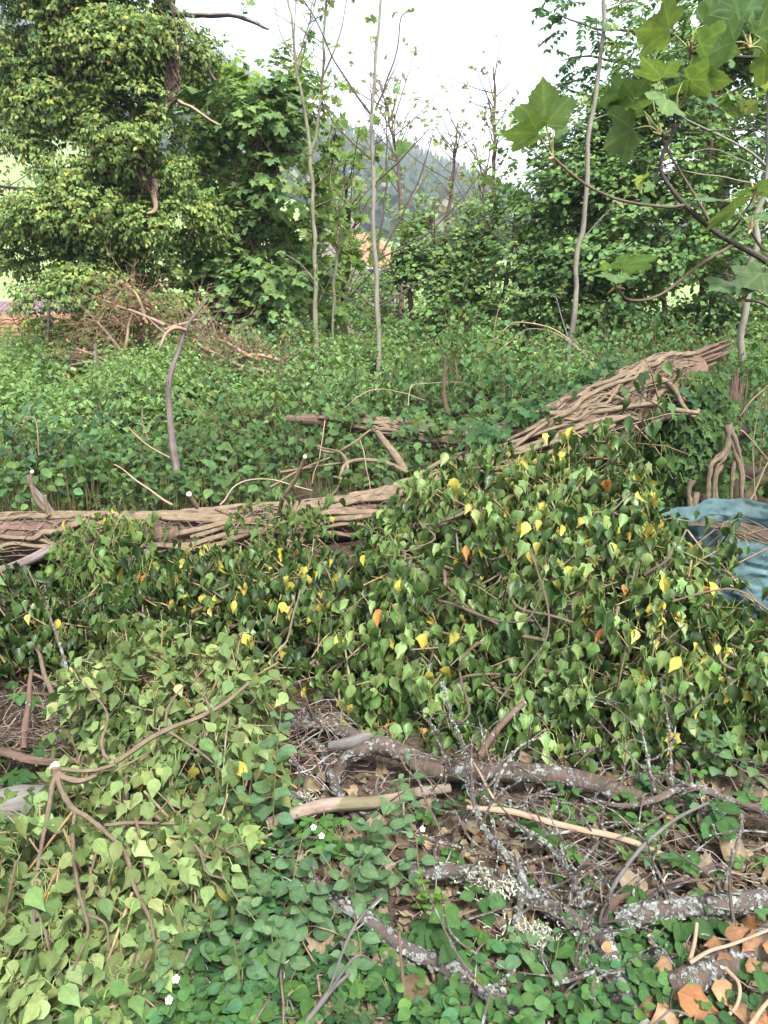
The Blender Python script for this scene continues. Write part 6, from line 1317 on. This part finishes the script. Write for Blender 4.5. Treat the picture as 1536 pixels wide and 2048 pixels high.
# ------------------------------------------------------------------ leaf litter
def litter():
    L = Leaves(); n = 4200
    for k in range(n):
        px = rng.uniform(-500, 2050); py = 1500 + 560 * rng.random() ** .8
        if px < 540 and py < 1900: continue
        p = on_ground(px, py, rng.uniform(.004, .02)); L.add(p, np.append(rng.normal(size=2), .15 * rng.normal()), Z + .35 * rng.normal(size=3), rng.uniform(.03, .075), tint([(.20, .14, .10), (.27, .19, .14), (.13, .09, .065)][k % 3], 1, .22, .05)[0])
    root = thing('leaf_litter', 'brown dead leaf litter covering the foreground soil', 'leaf litter', (.2, 2, 0)); root['kind'] = 'stuff'
    emit(root, L, 'dead', M_DRY, 0, mass='leaf_layer', shade=True)
litter()
key = ('dead', M_DRY[1].name); MESHES[key] = []
for V_, T_, Q_, U_ in LEAF['dead']:
    mb = MB(); mb.add(V_, T=T_, Q=Q_, UV=U_); MESHES[key].append(mb.mesh('dead_leaf', M_DRY[1]))
def one_leaf(name, label, px, py, h, size, col, ang, tilt, var, key=key, group='large dead leaves on the ground', cat='dead leaf'):
    o = bpy.data.objects.new(name, MESHES[key][var % len(MESHES[key])]); C.objects.link(o); p = on_ground(px, py, h)
    a = np.array([math.cos(ang), math.sin(ang), .1]); nn = Z + np.array([0, -tilt, 0]) + .15 * rng.normal(size=3)
    x, y, z = frames(a[None], nn[None]); M = np.eye(4); M[:3, 0] = x[0] * size; M[:3, 1] = y[0] * size; M[:3, 2] = z[0] * size; M[:3, 3] = p
    o.matrix_world = Matrix(M.tolist()); o.color = (*np.clip(col, 0, 1), 1); tag(o, label, cat, group)
BIG = [(1400, 1660, 'big tan dead leaf under the dark arched branch', .11), (1340, 1725, 'curled pink-brown dead leaf right of the pale cane', .10), (1320, 1610, 'tan dead leaf behind the pale cane tip', .10), (830, 1960, 'largest pale dead leaf near the bottom centre', .12), (790, 1985, 'pale torn dead leaf left of the largest one', .10), (740, 1905, 'curled pale dead leaf by the slanting speckled branch', .10), (640, 1915, 'pinkish dead leaf above the grey stick', .10), (600, 1930, 'flat brown dead leaf left of the grey stick', .10), (850, 1830, 'light tan dead leaf beside the bramble shoot', .09), (900, 1810, 'tan dead leaf under the dark lichened limb', .08), (1010, 1910, 'square tan dead leaf left of the lichen tuft', .07), (980, 1985, 'pale dead leaf at the bottom beside the speckled branch', .09), (890, 2030, 'pinkish dead leaf on the bottom edge', .09), (1100, 1960, 'brown dead leaf left of the thin grey cane', .08), (1270, 1800, 'brown dead leaf behind the splintered stick', .09), (1500, 1720, 'large brown dead leaf at the right edge', .12), (1470, 1640, 'brown dead leaf under the big tan one', .10), (640, 1555, 'wide brown dead leaf behind the mossy pole', .12), (610, 1580, 'dark brown dead leaf left of the cherry branch end', .10), (760, 1640, 'ochre dead leaf below the mossy pole', .09), (730, 1650, 'folded ochre dead leaf under the pole middle', .08), (1100, 1690, 'brown dead leaf under the long tan stick', .08), (1180, 1730, 'small brown dead leaf between lichened sticks', .07), (870, 1610, 'pale dead leaf right of the pole tip', .07), (960, 1660, 'crumpled dead leaf beside the curled fern', .07), (1430, 1780, 'brown dead leaf above the level lichened limb', .09), (1390, 1730, 'greyish dead leaf on the dark branch', .09), (1250, 1690, 'tan dead leaf beside the pale cane foot', .07)]
for k, (px, py, lab, s) in enumerate(BIG):
    one_leaf('dead_leaf', lab, px, py, .04, s * .98, tint([(.215, .15, .115), (.18, .12, .085), (.25, .18, .145)][k % 3], 1, .12, .04)[0], rng.uniform(0, 6.28), rng.uniform(.1, .7), k)

def withered():                         # brown ivy cuttings bottom right
    root = thing('withered_ivy_sprig', 'orange-brown withered ivy sprig in the bottom right corner', 'withered ivy', on_ground(1420, 1960, 0)); L = Leaves()
    for k, pl in enumerate([[(1380, 1925, .12), (1420, 1900, .14), (1470, 1885, .15), (1560, 1850, .16)], [(1450, 1935, .10), (1480, 1970, .10), (1470, 2020, .08), (1420, 2050, .06)], [(1380, 1920, .12), (1390, 1880, .12), (1395, 1845, .13)], [(1500, 2050, .1), (1540, 2000, .12), (1600, 1960, .14)]]):
        limb('vine', [on_ground(*p) for p in pl], [.005, .0045, .004] + [.004] * (len(pl) - 3), M_CANE, root, n=26, sides=8, bend=.01)
    spots = [(1355, 1985, .11, .10), (1460, 1885, .14, .07), (1440, 1905, .13, .06), (1480, 1870, .15, .07), (1450, 1870, .15, .06), (1430, 1960, .10, .08), (1420, 2010, .08, .08), (1390, 2030, .08, .08), (1350, 2030, .07, .08), (1310, 2000, .07, .07), (1300, 2040, .06, .08), (1450, 2040, .07, .08), (1500, 2030, .07, .08), (1350, 1940, .08, .06), (1340, 1920, .08, .06), (1490, 1930, .12, .06), (1330, 2060, .06, .08), (1400, 1990, .08, .07), (1530, 2050, .08, .08), (1375, 1960, .09, .07), (1290, 1975, .06, .06), (1455, 1795, .09, .05), (1510, 1860, .15, .07), (1525, 1890, .14, .06), (1370, 2050, .06, .08), (1470, 2010, .07, .06)]
    for (px, py, h, s) in spots + [(x + rng.uniform(-30, 30), y + rng.uniform(-25, 25), max(.03, h - .03), s * .8) for x, y, h, s in spots]:
        L.add(on_ground(px, py, h), np.array([rng.normal(), -.3 + .5 * rng.normal(), -.5 + .4 * rng.normal()]), np.array([.4 * rng.normal(), -.8, .7]), s * 1.05, tint([(.28, .125, .07), (.22, .105, .065), (.31, .16, .10)][rng.integers(3)], 1, .15, .05)[0])
    emit(root, L, 'withered', M_DRY, 60, 4)
withered()

# ------------------------------------------------------------------ ground plants
def gplant(name, label, cat, px, py, fn, group, h0=0.0):
    b = on_ground(px, py, 0) if h0 == 0 else on_ground(px, py, h0) * [1, 1, 0] + [0, 0, 0]
    b = np.array([b[0], b[1], gz(b[0], b[1])]); root = thing(name, label, cat, b, group); L = Leaves(); st = MB(); kind, mats = fn(b, L, st)
    if st.v: st.obj('stem', M_STALK, root)
    emit(root, L, kind, mats, 60, 3); return root
def shrublet(stems, h, size, col, lean=.25, pairs=5):
    def fn(b, L, st):
        for s in range(stems):
            d = unit(Z + lean * np.append(rng.normal(size=2), 0) + np.array([0, -.12, 0])); hh = h * rng.uniform(.65, 1.15); q = smooth([b, b + d * hh * .5 + .01 * rng.normal(size=3), b + d * hh + .02 * rng.normal(size=3)], 12)
            add_tubes(st, q[None], np.linspace(.0028, .0012, 12)[None], 6, col=np.array([.15, .17, .06]))
            ph = rng.uniform(0, 6)
            for j in range(pairs):
                t = int(11 * (.3 + .7 * j / (pairs - 1))); a = ph + j * 1.57
                for sg in (0, math.pi):
                    ax = np.array([math.cos(a + sg), math.sin(a + sg), .25 - .3 * rng.random() + (.5 if j == pairs - 1 else 0)]); sz = size * rng.uniform(.75, 1.2) * (.55 if j == pairs - 1 else 1)
                    L.add(q[t] + ax * .012, ax, Z + np.array([0, -.25, 0]) + .25 * rng.normal(size=3), sz, tint(col, 1, .16, .06)[0])
        return 'oval', M_SHRUB
    return fn
def trifol(n, h, size, col, kind):
    def fn(b, L, st):
        for s in range(n):
            a = rng.uniform(0, 6.28); e = b + np.array([math.cos(a), math.sin(a), 0]) * rng.uniform(.02, .55) * h * 1.4 + Z * h * rng.uniform(.5, 1.1)
            q = smooth([b + .01 * rng.normal(size=3) * [1, 1, 0], (b + e) / 2 + Z * .02, e], 8); add_tubes(st, q[None], np.linspace(.0018, .001, 8)[None], 5, col=np.array([.17, .16, .07]))
            u = unit(e - b) * [1, 1, 0]; f = math.atan2(u[1], u[0]) + rng.normal() * .5; nn = Z + np.array([0, -.35, 0]) + .25 * rng.normal(size=3); c = tint(col, 1, .18, .06)[0]
            for da, k in ((0, 1.1), (1.35, .9), (-1.35, .9)):
                ax = np.array([math.cos(f + da), math.sin(f + da), -.1 + .1 * rng.normal()]); L.add(e + ax * .004, ax, nn, size * k * rng.uniform(.9, 1.1), c)
        return kind, M_SOFT
    return fn
BLUE = (.105, .168, .088)
SH = [(545, 1700, 1, .42, .055, 'tall thin shoot with rounded leaves at the right edge of the ivy branch', 7), (740, 1740, 3, .22, .055, 'bushy round-leaved shrublet below the mossy pole', 5), (800, 1690, 2, .26, .04, 'upright shoot with small paired leaves before the mossy pole', 5), (590, 1810, 3, .16, .055, 'round-leaved shrublet left of the strawberry plants', 4), (690, 1830, 3, .16, .055, 'round-leaved shrublet above the slanting speckled branch', 4), (500, 1850, 3, .17, .05, 'round-leaved shrublet at the lower edge of the ivy branch', 4), (430, 1900, 3, .16, .05, 'round-leaved shrublet in front of the ivy branch', 4), (560, 1960, 3, .15, .06, 'large-leaved shrublet near the bottom left of centre', 4), (480, 2010, 3, .13, .055, 'round-leaved shrublet on the bottom edge left of centre', 4), (620, 1880, 2, .16, .055, 'shrublet with few round leaves above the grey stick', 4), (400, 1760, 2, .2, .045, 'shrublet growing through the pale ivy leaves', 5), (460, 1690, 2, .26, .045, 'taller shrublet growing through the ivy branch', 6), (840, 1780, 2, .14, .045, 'round-leaved shrublet left of the dark lichened limb', 4), (1430, 1560, 3, .22, .045, 'round-leaved shrublet at right behind the dark arched branch', 5), (1500, 1500, 3, .22, .045, 'round-leaved shrublet at the right edge below the heap', 5), (1280, 1580, 2, .12, .035, 'tiny shrublet at the broken end of the cherry branch', 4), (1350, 1620, 2, .12, .04, 'small shrublet below the dark arched branch', 4), (1400, 1650, 2, .14, .042, 'shrublet between pale cane and dark branch', 4), (1300, 1740, 2, .1, .035, 'small shrublet beside the pale cane', 4), (700, 1960, 2, .12, .05, 'shrublet right of the grey stick', 4), (1490, 1590, 2, .2, .045, 'shrublet hanging over the dark branch at right edge', 5), (340, 1980, 3, .13, .05, 'shrublet in the shade of the ivy branch foot', 4), (760, 1780, 3, .15, .055, 'large dark round-leaved shrublet in the centre foreground', 4), (1090, 1950, 2, .12, .045, 'shrublet right of the bottom speckled branch', 4), (1060, 1930, 2, .14, .045, 'shrublet below the cream lichen tuft', 4), (560, 1900, 2, .14, .05, 'shrublet between the ivy branch and the pink dead leaf', 4)]
for px, py, n, h, s, lab, pr in SH: gplant('round_leaved_shrublet', lab, 'shrublet', px, py, shrublet(n, h * 1.25, s * 1.05, BLUE, pairs=pr), 'round-leaved shrublets')
BR = [(100, 1480, 3, .12, .045, 'bramble plant among dark twigs below the middle heap'), (20, 1560, 3, .12, .05, 'bramble plant behind the grey log at left edge'), (30, 1690, 4, .12, .05, 'bramble plant in front of the grey log at left edge'), (40, 1830, 3, .10, .05, 'bramble plant left of the ivy branch foot'), (1080, 1700, 3, .10, .045, 'bramble plant among the lichened sticks'), (1230, 1660, 3, .10, .045, 'bramble plant behind the long tan stick end'), (1180, 1930, 3, .09, .05, 'bramble plant before the fork'), (1020, 1810, 3, .09, .045, 'bramble plant behind the cream lichen tuft'), (1290, 1960, 3, .08, .045, 'bramble plant between broad limb and withered leaves'), (1450, 1860, 3, .10, .05, 'bramble plant below the level limb at right'), (1130, 1620, 3, .09, .04, 'bramble plant just under the cherry branch'), (880, 1890, 3, .12, .06, 'bramble shoot with light young leaf left of the lichen tuft'), (920, 1960, 3, .10, .065, 'large bramble plant near the bottom beside the speckled branch'), (850, 1900, 2, .09, .055, 'bramble shoot right of the slanting branch'), (1360, 1760, 3, .14, .055, 'bramble plant with dark leaves under the dark branch'), (1370, 1880, 4, .09, .06, 'bramble plant below the level lichened limb'), (1300, 1870, 3, .09, .055, 'bramble plant right of the fork'), (1500, 1680, 3, .16, .065, 'bramble plant with big leaf at the right edge'), (1420, 1690, 3, .15, .07, 'bramble plant hanging over the big tan leaf'), (1520, 2000, 3, .10, .06, 'bramble plant in the right bottom corner'), (1150, 2030, 3, .07, .055, 'bramble plant at the bottom left of the broad limb'), (960, 1860, 3, .10, .05, 'bramble plant left of the cream lichen tuft'), (30, 1600, 3, .14, .055, 'bramble plant over the grey log at the left edge'), (20, 1750, 4, .12, .05, 'bramble plant at the left edge beside the ivy branch'), (780, 2020, 3, .08, .05, 'bramble plant left of the bottom pale leaves'), (1460, 1520, 2, .14, .05, 'bramble shoot under the right end of the heap'), (60, 1430, 3, .14, .05, 'bramble plant at the left edge below the middle heap'), (20, 1960, 3, .1, .05, 'bramble plant in the bottom left corner'), (660, 2020, 3, .08, .05, 'bramble plant right of the grey stick foot')]
for px, py, n, h, s, lab in BR: gplant('bramble_plant', lab, 'bramble', px, py, trifol(n, h, s, (.07, .145, .05), 'bramble'), 'bramble plants')
ST = [(620, 1700, 6, .09, .032, 'wild strawberry plant with two white flowers below the mossy pole'), (680, 1690, 6, .09, .032, 'wild strawberry plant right of the flowering one'), (660, 1730, 5, .07, .032, 'wild strawberry plant in front of the flowering one'), (700, 1720, 5, .07, .03, 'wild strawberry plant beside the bushy shrublet'), (1310, 1930, 4, .07, .03, 'wild strawberry plant under the level lichened limb'), (1130, 1760, 3, .07, .03, 'small three-leaved plant between the lichened sticks'), (1250, 1720, 3, .08, .032, 'three-leaved plant left of the pale cane'), (900, 1740, 3, .06, .028, 'small three-leaved plant above the dark lichened limb'), (940, 1930, 3, .06, .03, 'small three-leaved plant left of the square dead leaf'), (1380, 1560, 4, .09, .03, 'three-leaved plant behind the dark arched branch'), (790, 1930, 3, .06, .03, 'three-leaved plant beside the thin brown stem'), (560, 2040, 4, .06, .032, 'three-leaved plant at the bottom edge left of the grey stick'), (720, 2000, 4, .06, .03, 'three-leaved plant right of the grey stick at the bottom'), (1480, 1770, 4, .08, .03, 'three-leaved plant under the straight twig at right'), (870, 1660, 3, .06, .026, 'small three-leaved plant left of the curled fern')]
for px, py, n, h, s, lab in ST: gplant('wild_strawberry', lab, 'strawberry plant', px, py, trifol(n, h, s, (.09, .185, .05), 'straw'), 'wild strawberry plants')
# nettle seedlings, light green
def seedling(h, size, col):
    def fn(b, L, st):
        q = smooth([b, b + Z * h * .5 + .01 * rng.normal(size=3), b + Z * h], 8); add_tubes(st, q[None], np.full((1, 8), .0016), 5, col=np.array([.2, .24, .08]))
        for j in range(6):
            a = j * 1.57
            for sg in (0, math.pi): ax = np.array([math.cos(a + sg), math.sin(a + sg), .1 + .09 * j]); L.add(q[2 + j], ax, Z + .2 * rng.normal(size=3), size * (1 - .09 * j), tint(col, 1, .12, .05)[0])
        return 'bramble', M_SOFT
    return fn
for px, py, h, s, lab in [(875, 1850, .10, .05, 'bright green seedling beside the bramble shoot'), (500, 1720, .14, .05, 'bright green seedling at the right edge of the ivy branch'), (545, 1450, .18, .03, 'bright green shoot tip above the tall thin shoot'), (840, 1820, .12, .04, 'bright green seedling in the centre foreground'), (1320, 1980, .06, .03, 'bright green seedling behind the withered leaves')]:
    gplant('green_seedling', lab, 'seedling', px, py, seedling(h, s, (.13, .22, .055)), 'bright seedlings')

M_PETAL = plain_mat('white_petal', (.8, .8, .76), .6, var=.05); M_YOLK = plain_mat('yellow_flower_centre', (.6, .42, .05), .7)
def flower(label, px, py, h):
    b = on_ground(px, py, h); root = thing('strawberry_flower', label, 'flower', b - Z * h, 'white strawberry flowers'); nn = unit(np.array([.1 * rng.normal(), -.8, .9])); a = unit(np.cross(nn, RIGHT)); c = np.cross(nn, a)
    st = MB(); add_tubes(st, smooth([b - Z * h * .95, b - Z * h * .5 + .01 * rng.normal(size=3), b], 8)[None], np.full((1, 8), .0012), 5, col=np.array([.18, .22, .08])); st.obj('stem', M_STALK, root)
    for k in range(5):
        t = k * 1.2566; d = a * math.cos(t) + c * math.sin(t); s = np.cross(nn, d); mb = MB()
        V = [b + d * .0015, b + d * .0045 + s * .0042 + nn * .001, b + d * .0085 + s * .003 + nn * .0015, b + d * .0094 + nn * .001, b + d * .0085 - s * .003 + nn * .0015, b + d * .0045 - s * .0042 + nn * .001]
        V = V + [v - nn * .0008 for v in V]; m = 6
        mb.add(V, T=[(0, i, i + 1) for i in range(1, 5)] + [(6, 7 + i, 6 + i) for i in range(1, 5)], Q=[(i, 6 + i, 6 + (i + 1) % 6, (i + 1) % 6) for i in range(6)]); mb.obj('petal', M_PETAL, root)
    limb('centre', [b, b + nn * .003], [.0027, .0023], M_YOLK, root, n=5, sides=10, lump=.05)
for lab, px, py, h in [('white strawberry flower just below the mossy pole, the upper of two', 627, 1655, .09), ('white strawberry flower lower right of the other one', 643, 1672, .09), ('white strawberry flower near the bottom edge below the ivy branch', 338, 2000, .10), ('small white flower at the right end of the mossy pole', 845, 1658, .06), ('half-open white flower by the grey stick', 352, 1958, .12)]: flower(lab, px, py, h)

# ferns unrolling
def fern(label, px, py, croziers, h, col):
    b = on_ground(px, py, 0); root = thing('unrolling_fern', label, 'fern', b, 'unrolling ferns')
    rb = MB()
    for k in range(70):
        d = unit(np.array([rng.normal() * .6, rng.normal() * .6, .6 * rng.random() - .05])); add_tubes(rb, np.array([[b + .01 * rng.normal(size=3), b + d * .04, b + d * rng.uniform(.06, .12) - Z * .02]]), np.array([[.0018, .0014, .0007]]), 4, col=np.array([.22, .09, .04]) * rng.uniform(.6, 1.3))
    rb.obj('rusty_base', M_TWIG, root, True, 'stuff')
    for k in range(croziers):
        d = unit(Z + .35 * np.array([rng.normal(), rng.normal() - .3, 0])); s = unit(np.cross(d, rng.normal(size=3))); hh = h * rng.uniform(.7, 1.1); pts = [b + d * hh * t for t in np.linspace(0, .8, 6)]; r = hh * .09; cen = pts[-1] + s * r
        for t in np.linspace(.2, 9.5, 26): pts.append(cen - (s * math.cos(t) - d * math.sin(t)) * r * (1 - t / 12))
        limb('crozier', pts, np.concatenate([np.linspace(.004, .0045, 6), np.linspace(.0055, .002, 26)]), M_FERN, root, n=90, sides=7, lump=.25, freq=120)
        L = Leaves()
        for t in np.linspace(.3, 1, 12):
            for sg in (-1, 1): q = b + d * hh * .85 * t; L.add(q, unit(np.cross(d, s)) * sg + .5 * d + .3 * rng.normal(size=3), s + .3 * rng.normal(size=3), hh * .16 * rng.uniform(.6, 1.1), tint(col, 1, .15)[0])
        emit(root, L, 'lance', M_SOFT, 8, 3, pname='frond', mass='fronds')
M_FERN = plain_mat('scaly_fern', (.22, .21, .085), .8, var=.4, scale=120)
fern('unrolling fern with rusty base before the cherry branch middle', 945, 1660, 3, .17, (.12, .165, .05)); fern('unrolling fern curl behind the broken end of the cherry branch', 1240, 1590, 2, .10, (.15, .17, .06)); fern('unrolling fern above the cherry branch middle', 960, 1530, 2, .13, (.12, .165, .05))

# low dark ivy carpet between everything
def ground_ivy():
    L = Leaves()
    for k in range(5400):
        px = rng.uniform(-550, 2100); py = 1480 + 580 * rng.random() ** .85; p = on_ground(px, py, rng.uniform(.01, .06))
        if vnoise(p[None], 3.2, 55)[0] < .50 + (.12 if 620 < px < 1600 else 0): continue
        L.add(p, np.append(rng.normal(size=2), .05), Z + np.array([0, -.25, 0]) + .3 * rng.normal(size=3), rng.uniform(.02, .042), tint([(.045, .095, .04), (.06, .125, .045), (.035, .075, .035)][k % 3], 1, .25)[0])
    root = thing('ground_ivy', 'low dark green ivy and small herbs carpeting the foreground', 'ground cover', (0, 2, 0)); root['kind'] = 'stuff'
    emit(root, L, 'ivylobe', M_SHRUB, 0, mass='foliage')
    L = Leaves()
    for k in range(2600):
        px = rng.uniform(-550, 2100); py = 1560 + 500 * rng.random() ** .8; p = on_ground(px, py, rng.uniform(.02, .09))
        if vnoise(p[None], 2.6, 57)[0] < .5 + (.14 if 650 < px < 1600 else 0): continue
        for j in range(3): a = rng.uniform(0, 6.3); L.add(p + .012 * rng.normal(size=3), np.array([math.cos(a), math.sin(a), .1]), Z + np.array([0, -.3, 0]) + .3 * rng.normal(size=3), rng.uniform(.022, .045), tint([(.06, .125, .05), (.075, .15, .05)][k % 2], 1, .2)[0])
    root = thing('low_herbs', 'small oval-leaved herbs scattered over the foreground soil', 'ground cover', (0, 2, 0)); root['kind'] = 'stuff'
    emit(root, L, 'oval', M_SHRUB, 0, mass='foliage')
ground_ivy()
